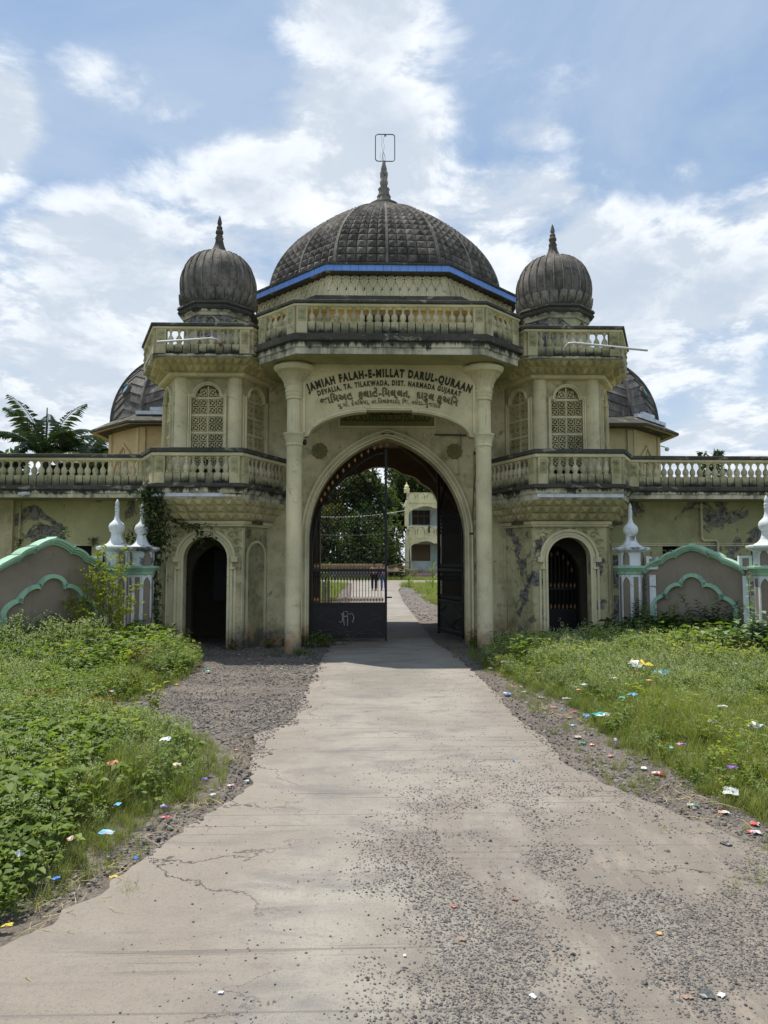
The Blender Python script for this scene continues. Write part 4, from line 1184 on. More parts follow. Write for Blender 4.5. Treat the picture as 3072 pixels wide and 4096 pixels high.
pts.append(pts[0])
b = MB(); b.tube(pts, .013, 6); b.tube([(0.03, 17.7, 11.7), (0.03, 17.7, 11.80)], .014, 6); b.tube([(.02, 17.7, fz1), (.03, 17.7, fz1 - .06), (.05, 17.7, fz1 - .05), (.05, 17.7, fz1)], .012, 5)
ff = b.build('finial_frame', M_rail, dm)
b = MB(); rr = random.Random(9)
for k_ in range(6):
    x = U(-.04, .05); z = fz0; p = [(x, 17.7, z)]
    for i in range(8): x += rr.uniform(-.03, .03); z += (.085 if k_ < 2 else .03); p.append((x, 17.7 + rr.uniform(-.02, .02), min(z, fz1)))
    b.tube(p, .0035, 3)
b.build('loose_wire', M_rail, ff)
# rods, wires, lamps on the gate wall
b = MB(); b.tube([(.98, 14.84, 4.27), (2.25, 14.84, 4.26)], .018, 6); b.tube([(1.5, 14.83, 4.27), (1.53, 14.83, 4.2), (1.53, 14.83, 4.05)], .007, 4); b.build('conduit', M_pipe2 if False else M_rail, g)
b = MB(); b.tube([(1.82, 14.87, 3.85), (1.83, 14.87, 3.5), (1.79, 14.87, 3.1), (1.76, 14.86, 2.6), (1.72, 14.85, 2.25)], .006, 4); b.box(1.80, 1.84, 14.85, 14.88, 3.86, 3.92); b.box(1.70, 1.76, 14.80, 14.86, 2.2, 2.24); b.build('dangling_wire', M_iron, g)
cctv = thing('security_camera', (-1.60, 13.62, 3.96), 'small black dome camera beside the left portal column', 'camera')
b = MB(); b.box(-1.63, -1.57, 13.60, 13.68, 3.87, 3.95); b.build('bracket', M_iron, cctv)
b = MB(); b.lathe(-1.60, 13.57, [(.001, 3.83), (.03, 3.84), (.045, 3.87), (.045, 3.90), (.03, 3.93)], 12); b.build('housing', M_iron, cctv, True)
for sx, pts_, lb in ((-1, [(-3.15, 13.28, 5.70), (-3.2, 13.16, 5.73), (-3.3, 13.12, 5.73), (-4.28, 13.16, 5.67)], 'thin white drain pipe across the left tower balcony'), (1, [(3.27, 13.30, 5.62), (3.33, 13.16, 5.70), (3.43, 13.10, 5.69), (4.75, 13.0, 5.53)], 'slanting white drain pipe across the right tower balcony')):
    pp = thing('drain_pipe', pts_[0], lb, 'pipe', 'white pipes on the tower balconies')
    b = MB(); b.tube(pts_, .019 if sx < 0 else .022, 10); b.build('tube', M_pipe, pp, True)
    if sx > 0:
        b = MB(); b.tube([(4.08, 13.06, 5.605), (4.16, 13.055, 5.595)], .03, 8); b.build('rusty_clamp', M_rustw, pp)
    else:
        b = MB(); b.tube([(-3.14, 13.32, 5.66), (-3.15, 13.27, 5.70)], .038, 8); b.build('elbow', M_rustw, pp)

# ------------------------------------------------------------------ iron gate leaves
def gate_leaf(name, loc, rz, d, label):
    t = thing(name, loc, label, 'gate', 'iron gate leaves', rz, True)
    Lw = 1.60
    X = lambda x: x * d
    def bx(b, x0, x1, y0, y1, z0, z1): b.box(min(X(x0), X(x1)), max(X(x0), X(x1)), y0, y1, z0, z1)
    arcp = [(Lw, 3.95), (1.376, 3.90), (1.15, 3.79), (.91, 3.61), (.704, 3.42), (.50, 3.20), (.36, 3.0), (.235, 2.79), (.144, 2.55), (.10, 2.3), (.05, 1.9)]
    inn = [(.60, 3.30), (.89, 3.58), (1.17, 3.30), (1.356, 3.03), (1.50, 2.77), (1.575, 2.50)]
    b = MB(); bx(b, Lw - .05, Lw, -.03, .03, .03, 3.99); bx(b, 0, .06, -.03, .03, .05, 2.3); bx(b, 0, Lw, -.025, .025, 1.44, 1.50); bx(b, 0, Lw, -.025, .025, .76, .81); bx(b, 0, Lw, -.025, .025, .08, .14)
    b.tube([(X(x), 0, z) for x, z in arcp], .033, 6)
    b.tube([(X(x), 0, z) for x, z in inn[1:]], .026, 6)
    bx(b, Lw, Lw + .10, -.015, .015, .90, .93)
    fr = b.build('frame', M_iron, t)
    b = MB(); bx(b, .05, Lw - .04, -.006, .006, .13, .78); pn = b.build('sheet_panel', M_iron, t)
    b = MB(); q = (lambda x, z: (X(x), -.010, z))
    for off in (0, .05):
        b.tube([q(.12, .50), q(.45, .42 - off), q(.75, .27 - off), q(.82, .20)], .006, 4); b.tube([q(1.5, .50), q(1.2, .42 - off), q(.92, .27 - off), q(.82, .20)], .006, 4)
        b.tube([q(.12, .50), q(.4, .57 + off), q(.62, .68 + off * .5)], .006, 4); b.tube([q(1.5, .50), q(1.25, .57 + off), q(1.03, .68 + off * .5)], .006, 4)
    for s_ in (-1, 1):
        b.tube([q(.82 + s_ * .15, .17), q(.82 + s_ * .35, .27), q(.82 + s_ * .55, .24), q(.82 + s_ * .68, .16)], .006, 4)
    b.tube([q(.04, .17), q(1.56, .17)], .006, 4); b.tube([q(.04, .74), q(1.56, .74)], .006, 4)
    b.build('raised_scrollwork', M_rail, pn)
    if d > 0:
        b = MB(); c = (lambda x, z: (.62 + (x - 770) / 228 * .30, -.012, .335 + (1295 - z) / 240 * .30))
        b.tube([c(795, 1098), c(825, 1098)], .006, 4); b.tube([c(815, 1098), c(818, 1180), c(812, 1225), c(795, 1242), c(770, 1225)], .006, 4)
        b.tube([c(848, 1290), c(838, 1200), c(836, 1065), c(888, 1060)], .006, 4); b.tube([c(896, 1293), c(900, 1180), c(890, 1056), c(930, 1115), c(950, 1100), c(965, 1085), c(990, 1130), c(996, 1170), c(975, 1240)], .006, 4)
        b.tube([c(836, 1140), c(892, 1140)], .006, 4)
        b.build('monogram', M_sil, pn)
    # bars
    b = MB(); n = 23; pit = (Lw - .14) / n
    def top_at(x):
        z = 3.9
        for (xa, za), (xb, zb) in zip(arcp[:-1], arcp[1:]):
            if xb <= x <= xa: z = zb + (za - zb) * (x - xb) / (xa - xb)
        return z
    for i in range(1, n):
        x = .08 + i * pit
        bb_ = MB(); bx(bb_, x - .0065, x + .0065, -.0065, .0065, .81, min(2.75, top_at(x))); bb_.build('upright_bar', M_iron, t)
    for i in range(n):
        x = .08 + i * pit
        for s_ in (-1, 1):
            pts = [(X(x + (pit if s_ < 0 else 0) + s_ * pit * 1.0 * (u ** 1.4)), .008, 1.22 + .22 * u ** .8) for u in (0, .25, .5, .75, 1)]
            pts = [p for p in pts if .04 < p[0] * d < Lw - .03]
            if len(pts) > 1: b.tube(pts, .006, 4)
    b.build('arched_tracery', M_iron, t)
    dmh = drop_mesh()
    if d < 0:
        dmh = dmh.copy(); dmh.materials.clear(); dmh.materials.append(M_iron)  # open leaf's drops coloured black, shade put into their paint
    for i in range(n):
        x = .08 + (i + .5) * pit
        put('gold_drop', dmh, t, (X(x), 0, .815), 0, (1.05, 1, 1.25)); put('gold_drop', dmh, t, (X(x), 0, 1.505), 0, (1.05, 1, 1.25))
    # diagonal lattice
    def inside(x, z):
        if z < 2.25 or x < .05: return False
        if z > top_at(x) - .02: return False
        lim = Lw - .05
        for (xa, za), (xb, zb) in zip(inn[1:-1], inn[2:]):
            if zb <= z <= za: lim = xb + (xa - xb) * (z - zb) / (za - zb)
        if z > 3.58: return False
        return x < lim
    b = MB(); st = .085
    for s_ in (1, -1):
        c = -4.0
        while c < 6:
            seg = []
            for i in range(0, 170):
                x = i * .0095; z = s_ * x * 1.05 + c
                if inside(x, z): seg.append((x, z))
                else:
                    if len(seg) > 2: b.tube([(X(seg[0][0]), .004 * s_, seg[0][1]), (X(seg[-1][0]), .004 * s_, seg[-1][1])], .0052, 4)
                    seg = []
            if len(seg) > 2: b.tube([(X(seg[0][0]), .004 * s_, seg[0][1]), (X(seg[-1][0]), .004 * s_, seg[-1][1])], .0052, 4)
            c += st
    b.build('diagonal_lattice', M_iron, t)
    b = MB(); fx, fz = 1.356, 3.47
    for i in range(9):
        a = 2 * PI * i / 9
        for s_ in (-.25, .25):
            b.tube([(X(fx), 0, fz), (X(fx + .07 * math.cos(a + s_)), 0, fz + .07 * math.sin(a + s_)), (X(fx + .14 * math.cos(a)), 0, fz + .14 * math.sin(a))], .005, 4)
    for cx, cz, s_ in ((1.45, 3.66, 1), (1.50, 3.75, 1), (1.38, 3.72, -1), (1.2, 3.5, -1), (1.15, 3.52, 1), (1.53, 3.6, -1)):
        b.tube([(X(cx + s_ * .05 * (1 - u / 9) * math.cos(u * .75)), 0, cz + .05 * (1 - u / 9) * math.sin(u * .75)) for u in range(9)], .005, 4)
    b.tube([(X(1.3), 0, 3.45), (X(1.42), 0, 3.62), (X(1.52), 0, 3.82)], .006, 4)
    b.build('flower_ornament', M_iron, t)
    seg = []
    L = 0; pts = [Vector((x, 0, z)) for x, z in arcp[:8]]
    for i in range(13):
        u = i / 12 * 6.99; k_ = int(u); p = pts[k_].lerp(pts[k_ + 1], u - k_)
        tb = MB(); tb.tube([(X(p.x), 0, p.z), (X(p.x), 0, p.z + .10)], .006, 4); sp_ = tb.build('spike', M_iron, t)
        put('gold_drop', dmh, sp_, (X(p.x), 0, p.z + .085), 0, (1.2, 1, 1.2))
    return t
gate_leaf('gate_leaf', (-1.60, 15.02, 0), 0, 1, 'closed black iron gate leaf with gold drops and silver monogram')
gate_leaf('gate_leaf', (1.60, 15.10, 0), R(-76.5), -1, 'black iron gate leaf swung open into the passage, seen edge-on')
# ------------------------------------------------------------------ low wings with parapet
def wing(mir, label):
    t = thing('wing_building', (8 * mir, 15.2, 0), label, 'building', 'low wings either side of the gate')
    x0, x1 = 4.62, 13.5
    wm = M_wall if mir < 0 else M_wallpeel
    holes = [(6.05, 6.95)] if mir < 0 else [(4.93, 5.08), (5.75, 6.15), (7.62, 8.1)]
    b = MB(mir=mir)
    yf, yb = 15.0, 15.25
    b.box(x0, x1, yf, yb, 1.97, 2.9)
    xs = [x0] + [v for h in holes for v in h] + [x1]
    for i in range(0, len(xs), 2): b.box(xs[i], xs[i + 1], yf, yb, 1.45, 1.97)
    b.box(x0, x1, yf, yb, -.05, 1.45)
    b.build('wall', M_wallpeel2 if mir > 0 else M_wall_l, t)
    b = MB(mir=mir); b.box(x0, x1, 14.97, 15.0, 1.972, 2.0); b.box(x0, x1, 14.985, 15.0, 2.02, 2.035); b.build('ledge', M_trim, t)
    for h in holes:
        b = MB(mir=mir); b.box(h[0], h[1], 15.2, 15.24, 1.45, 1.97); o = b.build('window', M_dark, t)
        if mir > 0 and h[0] > 5:
            b = MB(mir=mir)
            for i in range(3):
                for j in range(3):
                    b.band([(h[0] + .07 + i * .14 + .06 * math.cos(a), 1.54 + j * .15 + .06 * math.sin(a)) for a in [PI / 4 * q for q in range(8)]], .015, 15.1, .03, True)
            b.build('window_lattice', M_greyc, o)
    b = MB(mir=mir); b.box(x0, x1, 14.06, 15.25, 2.90, 3.04); b.build('roof_slab', M_soffit, t)
    pth = [(4.70, 14.06), (13.5, 14.06)]
    b = MB(mir=mir)
    b.sweep(pth, [(0, 2.875), (.03, 2.875), (.04, 2.95), (.07, 2.965), (.07, 3.02), (0, 3.02)]); b.build('cornice', M_drip, t)
    b = MB(mir=mir); b.sweep(pth, [(0, 3.02), (.09, 3.02), (.11, 3.035), (.11, 3.09), (.08, 3.11), (-.12, 3.11), (-.12, 3.02)]); b.build('cornice_top', M_cap, t)
    balustrade_m(t, [(4.72, 14.06), (13.4, 14.06)], mir, 3.11, 3.30, 3.585, 3.715, pitch=.146, ends=(True, False))
    return t
M_wallpeel2 = plaster('flaking_mouldy_wall', (.48, .46, .26), .6, .55, 1.05, .55, foot=.6)
M_wall_l = plaster('pale_yellow_green_wall', (.56, .52, .28), .12, .25, .28, .22, foot=.6)
wl = wing(-1, 'low pale cream wing with baluster parapet beside the creeper-hung tower')
wr = wing(1, 'flaking mouldy wing with baluster parapet and a bent pipe on its wall')
b = MB(); b.box(-7.9, -7.62, 14.9, 15.0, -.05, 2.9); b.build('pilaster', M_wall, wl)
b = MB(); b.tube([(-7.5, 14.95, 2.87), (-7.5, 14.95, 1.98)], .022, 8); b.build('pipe', M_wall, wl, True)
b = MB()
for dx in (0, .055):
    b.tube([(-6.95 + dx, 14.0, 2.96 - dx * .2), (-7.02 + dx, 13.86, 2.925 - dx * .2)], .028, 8)
b.build('spout', M_pipe, wl)
b = MB(); b.tube([(6.57, 14.95, 2.86), (6.57, 14.95, 2.12), (6.60, 14.95, 2.09), (6.86, 14.95, 2.09), (6.90, 14.95, 2.05), (6.90, 14.95, 1.6)], .026, 8); b.build('pipe', M_trim, wr, True)

# ------------------------------------------------------------------ pavilions with zigzag domes behind
def pavilion(mir, label):
    cx, cy = (5.52 if mir > 0 else -5.28), 20.0
    t = thing('domed_pavilion', (cx, cy, 0), label, 'pavilion', 'domed pavilions behind the towers')
    m = M_peach if mir < 0 else M_peach2
    wl_ = octa(cx, cy, 1.93)
    b = MB(); b.extr(wl_, -.05, 5.08); b.build('wall', m, t)
    for i in range(8):
        (x0, y0), (x1, y1) = wl_[i], wl_[(i + 1) % 8]
        if (y0 + y1) / 2 > 20.5: continue
        a = math.atan2(y1 - y0, x1 - x0); L = math.hypot(x1 - x0, y1 - y0)
        b = MB((x0, y0, a)); b.box(0, .14, -.05, 0, 3, 5.0); b.build('pilaster', m, t); b = MB((x0, y0, a)); b.box(L - .14, L, -.05, 0, 3, 5.0); b.build('pilaster', m, t)
        b = MB((x0, y0, a)); ar = [(x + L / 2, z + 3.75) for x, z in [(-.62, -.6), (-.62, -.05), (-.56, -.02), (-.5, .25), (-.33, .60), (0, .86), (.33, .60), (.5, .25), (.56, -.02), (.62, -.05), (.62, -.6)]]
        b.band(ar[::-1] if False else ar, .06, 0, .05)
        wn = b.build('blind_arch', m, t)
        b = MB((x0, y0, a))
        for q in range(-2, 3): b.box(L / 2 + q * .19 - .009, L / 2 + q * .19 + .009, -.012, 0, 3.2, 3.75 + (.80, .62, .34)[abs(q)])
        for z in (3.55, 3.9, 4.25): b.box(L / 2 - .5 + max(0, z - 3.9) * .7, L / 2 + .5 - max(0, z - 3.9) * .7, -.013, 0, z - .008, z + .008)
        b.build('glazing_bars', M_greyc, wn)
    o0, o1 = octa(cx, cy, 2.40), octa(cx, cy, 1.90)
    b = MB(); b.loft([[(x, y, 5.02) for x, y in o0], [(x, y, 5.075) for x, y in o1]], cap=False)
    b.build('eave_soffit', m, t)
    b = MB(); b.loft([[(x, y, 5.035) for x, y in octa(cx, cy, 2.41)], [(x, y, 5.09) for x, y in octa(cx, cy, 2.41)], [(x, y, 5.36) for x, y in octa(cx, cy, 1.95)]]); b.build('eave', M_cap, t)
    # course of white blocks on the eave
    for f in (0, 7 if mir < 0 else 1):
        p = octa(cx, cy, 2.12); (x0, y0), (x1, y1) = p[f], p[(f + 1) % 8]
        a = math.atan2(y1 - y0, x1 - x0); L = math.hypot(x1 - x0, y1 - y0)
        for q in range(5):
            for r_ in range(2 if (q in (1, 2)) else 1):
                b = MB((x0, y0, a)); b.box(q * L / 5 + .01, (q + 1) * L / 5 - .01, 0, .1, 5.30 + r_ * .095, 5.39 + r_ * .095); b.build('white_block', M_whitet, t)
    NC = 13
    def pt(f, u, tt, zig, o=0):
        an = tt * PI / 2
        ap = 1.90 * math.cos(an) ** 1.05; z = 5.34 + 2.15 * math.sin(an)
        a0 = 2 * PI * f / 8 + PI / 8 - PI / 2 - PI / 4; a1 = a0 + PI / 4
        r_ = ap / math.cos(PI / 8) + o
        p0 = (r_ * math.cos(a0), r_ * math.sin(a0)); p1 = (r_ * math.cos(a1), r_ * math.sin(a1))
        k_ = 1 - abs(2 * u - 1)
        fx = 1 + .045 * k_
        return (cx + (p0[0] * (1 - u) + p1[0] * u) * fx, cy + (p0[1] * (1 - u) + p1[1] * u) * fx, z)
    dm = None
    b = MB(); b.loft([[pt(f, u, j / 16 * .985, 0, -.05) for f in range(8) for u in (0, .5)] for j in range(17)]); dm = b.build('dome', M_slate, t)
    for f in range(8):
        fa = 2 * PI * f / 8 - PI / 2 - 0
        if math.sin(2 * PI * f / 8 - PI / 2) > .5: continue
        for j in range(-1, NC):
            t0, t1 = j / NC * .95, (j + 1) / NC * .95
            dz = .075
            def q(u, tt, o):
                tt2 = min(.96, max(0.0, tt + (dz * (1 - abs(2 * u - 1))) ))
                return pt(f, u, tt2, 0, o)
            b = MB()
            us = (0.0, .5, 1.0)
            top = [q(u, t1, .0) for u in us]; botm = [q(u, t0, .028) for u in us]; bi = [q(u, t0, -.03) for u in us]
            b.add(top + botm + bi, [(0, 1, 4, 3), (1, 2, 5, 4), (3, 4, 7, 6), (4, 5, 8, 7)])
            b.build('roof_course', M_slate, dm)
        b = MB(); rings = []
        for i in range(18):
            p = Vector(pt(f, 0, i / 17 * .95, 0, .02)); aa = 2 * PI * f / 8 + PI / 8 - PI / 2 - PI / 4
            tn = Vector((-math.sin(aa), math.cos(aa), 0)) * .05; o_ = Vector((math.cos(aa), math.sin(aa), 0)) * .05
            rings.append([tuple(p - tn - o_), tuple(p - tn * .6 + o_), tuple(p + tn * .6 + o_), tuple(p + tn - o_)])
        b.loft(rings); b.build('dome_rib', M_slate, dm)
    # round blue light
    f = 1 if mir > 0 else 7
    c = Vector(pt(f, .55 if mir > 0 else .45, .24, 0, .07)); n_ = Vector((c.x - cx, c.y - cy, .75)).normalized()
    a_ = n_.cross(Vector((0, 0, 1))).normalized(); u_ = a_.cross(n_)
    b = MB(); b.loft([[tuple(c + n_ * o + (a_ * math.cos(q) + u_ * math.sin(q)) * r_) for q in [PI / 10 * i for i in range(20)]] for r_, o in ((.17, -.05), (.17, .03), (.13, .04), (.13, .0))]); rl = b.build('round_window', M_rib, t)
    b = MB(); b.ngon([tuple(c + n_ * .015 + (a_ * math.cos(q) + u_ * math.sin(q)) * .13) for q in [PI / 10 * i for i in range(20)]]); b.build('pane', M_glass, rl)
    b = MB(); b.lathe(cx, cy, [(.3, 7.4), (.32, 7.44), (.16, 7.52), (.08, 7.62), (.08, 7.7), (.02, 7.8)], 16); b.build('dome_finial', M_rib, dm, True)
    return t
pavilion(-1, 'peach octagonal pavilion with zigzag dome beside the palms')
pvr = pavilion(1, 'stained yellow octagonal pavilion with zigzag dome and a bulb on its corner')
rc = thing('red_cloth', (5.0, 17.6, 4.3), 'red cloth hanging beside the right tower above the parapet', 'cloth')
b = MB()
rings = []
for i in range(7):
    z = 4.9 - i * .10; w_ = .05 + .012 * i; x = 5.02 + .01 * i
    rings.append([(x - w_, 17.60, z), (x, 17.56, z - .01), (x + w_ * .8, 17.61, z + .015), (x, 17.64, z)])
b.loft(rings); b.build('hanging_folds', M_red, rc)
b = MB(); b.tube([(5.02, 17.6, 3.0), (5.02, 17.6, 5.0)], .012, 6); b.build('rod', M_rail, rc)
b = MB(); b.tube([(7.30, 18.8, 4.72), (7.42, 18.7, 4.66)], .015, 6); b.lathe(7.46, 18.68, [(.01, 4.66), (.05, 4.64), (.06, 4.60), (.04, 4.56), (.01, 4.55)], 10)
bu = b.build('lamp', M_pipe, pvr)

# ------------------------------------------------------------------ compound walls with minaret pillars
def pillar(x, y, ang, label):
    t = thing('minaret_pillar', (x, y, 0), label, 'pillar', 'white pillars with small onion finials')
    p = octa(0, 0, .215)
    b = MB((x, y, ang)); b.extr(p, -.05, 1.86); b.build('shaft', M_white, t)
    b = MB((x, y, ang))
    b.sweep(p, [(-.02, 1.80), (.05, 1.84), (.085, 1.855), (.10, 1.875), (.10, 1.905), (.03, 1.92), (-.2, 1.92), (-.2, 1.80)], True); b.build('cap', M_white, t)
    b = MB(); b.loft([[(x + r_ * math.cos(a), y + r_ * math.sin(a), z) for a in [2 * PI * i / 8 + PI / 8 + ang for i in range(8)]] for r_, z in ((.225, 1.915), (.215, 1.93), (.16, 1.96), (.118, 2.01), (.095, 2.07), (.088, 2.14))]); b.build('finial_bell', M_white, t)
    b = MB(); b.lathe(x, y, [(.088, 2.12), (.098, 2.135), (.085, 2.145), (.118, 2.18), (.136, 2.23), (.136, 2.27), (.118, 2.315), (.075, 2.355), (.05, 2.39), (.036, 2.45), (.035, 2.505), (.04, 2.515), (.03, 2.522), (.04, 2.535), (.044, 2.55), (.034, 2.572), (.040, 2.59), (.042, 2.605), (.03, 2.625), (.028, 2.632), (.034, 2.65), (.036, 2.67), (.028, 2.705), (.014, 2.735), (.002, 2.755)], 20); b.build('finial', M_white, t, True, sharp=60)
    for i in range(8):
        (x0, y0), (x1, y1) = p[i], p[(i + 1) % 8]
        ca, sa = math.cos(ang), math.sin(ang)
        X0, Y0, X1, Y1 = x + x0 * ca - y0 * sa, y + x0 * sa + y0 * ca, x + x1 * ca - y1 * sa, y + x1 * sa + y1 * ca
        if (Y0 + Y1) / 2 > y + .1: continue
        a = math.atan2(Y1 - Y0, X1 - X0); L = math.hypot(X1 - X0, Y1 - Y0)
        if i % 2 == 0:
            b = MB((X0, Y0, a))
            for zz0, zs in ((1.58, 1.72), (.25, 1.24)):
                ar = [(L / 2 - .052, zz0), (L / 2 - .052, zs)] + [(L / 2 - .045, zs + .04), (L / 2 - .025, zs + .075), (L / 2, zs + .105), (L / 2 + .025, zs + .075), (L / 2 + .045, zs + .04)] + [(L / 2 + .052, zs), (L / 2 + .052, zz0)]
                b.ngon([(q[0], -.003, q[1]) for q in ar])
                b.band(ar, .012, 0, .012)
            b.build('niche_panel', M_grey, t)
        else:
            b = MB((X0, Y0, a)); b.ngon([(L * .25, -.003, .1), (L * .75, -.003, .1), (L * .75, -.003, 1.36), (L * .25, -.003, 1.36)]); b.build('side_panel', M_grey, t)
    b = MB(); b.loft([[(x + r_ * math.cos(a), y + r_ * math.sin(a), z) for a in [2 * PI * i / 8 + PI / 8 + ang for i in range(8)]] for r_, z in ((.235, 1.40), (.255, 1.41), (.26, 1.45), (.30, 1.50), (.33, 1.525), (.33, 1.56), (.235, 1.57))]); b.build('green_band', M_mint, t)
    return t
def cusp(pts, bul):
    out = []
    for (x0, z0), (x1, z1), bu in zip(pts[:-1], pts[1:], bul):
        for i in range(10):
            t = (1 - math.cos(PI * i / 10)) / 2; s_ = bu * math.sqrt(max(0, 1 - (2 * t - 1) ** 2)); dx, dz = x1 - x0, z1 - z0; L = math.hypot(dx, dz)
            out.append((x0 + dx * t - dz / L * s_, z0 + dz * t + dx / L * s_))
    out.append(pts[-1]); return out
def panel_wall(ax, ay, ang, hw, label, h=1.82, hs=1.0):
    """screen wall, centre (ax, ay), facing local -y"""
    t = thing('compound_wall', (ax, ay, 0), label, 'wall', 'scalloped compound walls')
    T = (ax, ay, ang)
    half = cusp([(-hw, 1.42), (-hw * .60, 1.42 + (h - 1.42) * .44), (-hw * .33, 1.42 + (h - 1.42) * .70), (0, h)], [.030, .045, .040])
    # S-shaped foot and small ogee tip
    prof = half[:-1] + [(0, h + .02)] + mirp(half[:-1])
    prof = [p for i, p in enumerate(prof) if i == 0 or p[0] > prof[i - 1][0] + 1e-4]
    b = MB(T)
    n = len(prof)
    b.loft([[(prof[0][0], y, -.05)] + [(p[0], y, p[1] + .04) for p in prof] + [(prof[-1][0], y, -.05)] for y in (0, .16)]); b.build('panel', M_grey, t)
    b = MB(T)
    b.band(prof, .035, .0, .05); b.band([(x, z + .033) for x, z in prof], .04, .0, .09); b.band([(x, z + .07) for x, z in prof], .04, .18, .31)
    b.build('green_moulding', M_mint, t)
    # joints
    b = MB(T)
    for x in (-hw * .33, hw * .33): b.box(x - .004, x + .004, -.003, .0, 0, 1.6)
    b.build('plaster_joint', M_greyc, t)
    w_ = hw * .80
    inn = cusp([(-w_, 0), (-w_, .78), (-w_ * .66, .97), (-w_ * .27, 1.18), (w_ * .27, 1.18), (w_ * .66, .97), (w_, .78), (w_, 0)], [0, .085, .10, .19, .10, .085, 0])
    b = MB(T); b.band(inn, .065, 0, .075); b.build('inner_green_arch', M_mint, t)
    # carved fan with small pointed board
    b = MB(T)
    for sc_ in (1, .9):
        f = cusp([(-.62 * hw * sc_, .18), (-.5 * hw * sc_, .50 * sc_), (-.2 * hw * sc_, .66 * sc_), (.2 * hw * sc_, .66 * sc_), (.5 * hw * sc_, .50 * sc_), (.62 * hw * sc_, .18)], [.05, .08, .13, .08, .05])
        b.band(f, .022, 0, .04)
    rr = random.Random(8)
    for i in range(26):
        a0 = rr.uniform(0, 6.28); rx = rr.uniform(.16, .52) * hw * rr.choice((-1, 1)); rz = rr.uniform(.15, .52)
        if abs(rx) < .2 * hw: continue
        r_ = rr.uniform(.03, .07)
        b.tube([(rx + r_ * (1 - i2 / 10) * math.cos(a0 + i2 * .7), -.01, rz + r_ * (1 - i2 / 10) * math.sin(a0 + i2 * .7)) for i2 in range(8)], .011, 4)
    b.build('carved_fan', M_greyc, t)
    b = MB(T); b.loft([[(x, y, z) for x, z in ((-.12, .1), (-.12, .42), (-.08, .50), (0, .60), (.08, .50), (.12, .42), (.12, .1))] for y in (-.02, 0)]); b.build('pointed_board', M_rustw, t)
    return t
# right
pillar(4.58, 13.62, R(0), 'white onion-topped pillar against the right tower')
pillar(6.30, 12.0, R(0), 'white onion-topped pillar cut by the right picture edge')
panel_wall(5.40, 12.85, R(-43), .84, 'grey scalloped wall with green mouldings and a creeper over its carved fan')
def corner_block(x, y, a, lb):
    t = thing('wall_block', (x, y, 0), lb, 'block', 'small blocks beside the pillars')
    b = MB((x, y, a)); b.box(-.10, .10, -.06, .14, 1.50, 1.74); b.box(-.055, .055, -.055, .0, -.05, 1.40); b.build('block', M_white, t)
    b = MB((x, y, a)); b.box(-.05, .05, -.064, -.06, 1.56, 1.70); b.build('inset', M_grey, t)
corner_block(4.87, 13.35, R(-20), 'small white block with grey inset right of the pillar by the tower')
corner_block(6.02, 12.22, R(-20), 'small white block with grey inset beside the pillar at the right edge')
# left
pillar(-4.61, 13.62, 0, 'white onion-topped pillar behind the vine at the left tower')
pillar(-4.87, 13.0, 0, 'white onion-topped pillar in front of the vine, left of the gate')
corner_block(-5.13, 12.78, R(15), 'small white block with grey inset at the left end of the left wall')
panel_wall(-5.57, 12.02, R(52), .92, 'grey scalloped wall with green mouldings and a rusty pointed board', 1.90)
pillar(-7.0, 10.9, 0, 'white onion-topped pillar beyond the left picture edge') if False else None
for (p, q, lb, w_) in (((6.6, 11.7), (9.5, 9.0), 'plain grey wall running off to the right', 1),):
    pass

# ------------------------------------------------------------------ hostel block seen through the gate
hb = thing('hostel_building', (8.5, 84, 0), 'two-storey cream building with scalloped arcades seen through the gate', 'building')
X0 = 4.05
nb = 4; BW = 4.2
b = MB(); b.box(X0 + .6, X0 + nb * BW, 82.4, 92, 0, 8.4); b.build('back_wall', M_bluew, hb)
b = MB(); b.box(X0 - .1, X0 + nb * BW, 79.9, 82.5, -.05, 1.0); b.build('plinth', M_dirty, hb)
b = MB(); b.box(X0 - .05, X0 + nb * BW, 79.95, 82.5, 4.45, 4.75); b.box(X0 - .05, X0 + nb * BW, 79.9, 92, 8.35, 8.65); b.build('floor_slab', M_farwall, hb)
b = MB(); b.box(X0, X0 + nb * BW, 79.92, 80.05, 4.75, 5.75); b.box(X0, X0 + nb * BW, 79.92, 80.1, 8.65, 9.5); b.build('parapet', M_farwall, hb)
for z, hgt, nq in ((4.82, .82, 4), (8.72, .65, 4)):
    b = MB()
    for i in range(nb * nq):
        cx = X0 + (i + .5) * BW / nq
        b.band([(cx - .36, z), (cx - .36, z + hgt * .55)] + arc(cx, z + hgt * .55, .36, 180, 0, 6) + [(cx + .36, z + hgt * .55), (cx + .36, z)], .05, 79.92, .04)
    b.build('parapet_arches', M_dirty, hb)
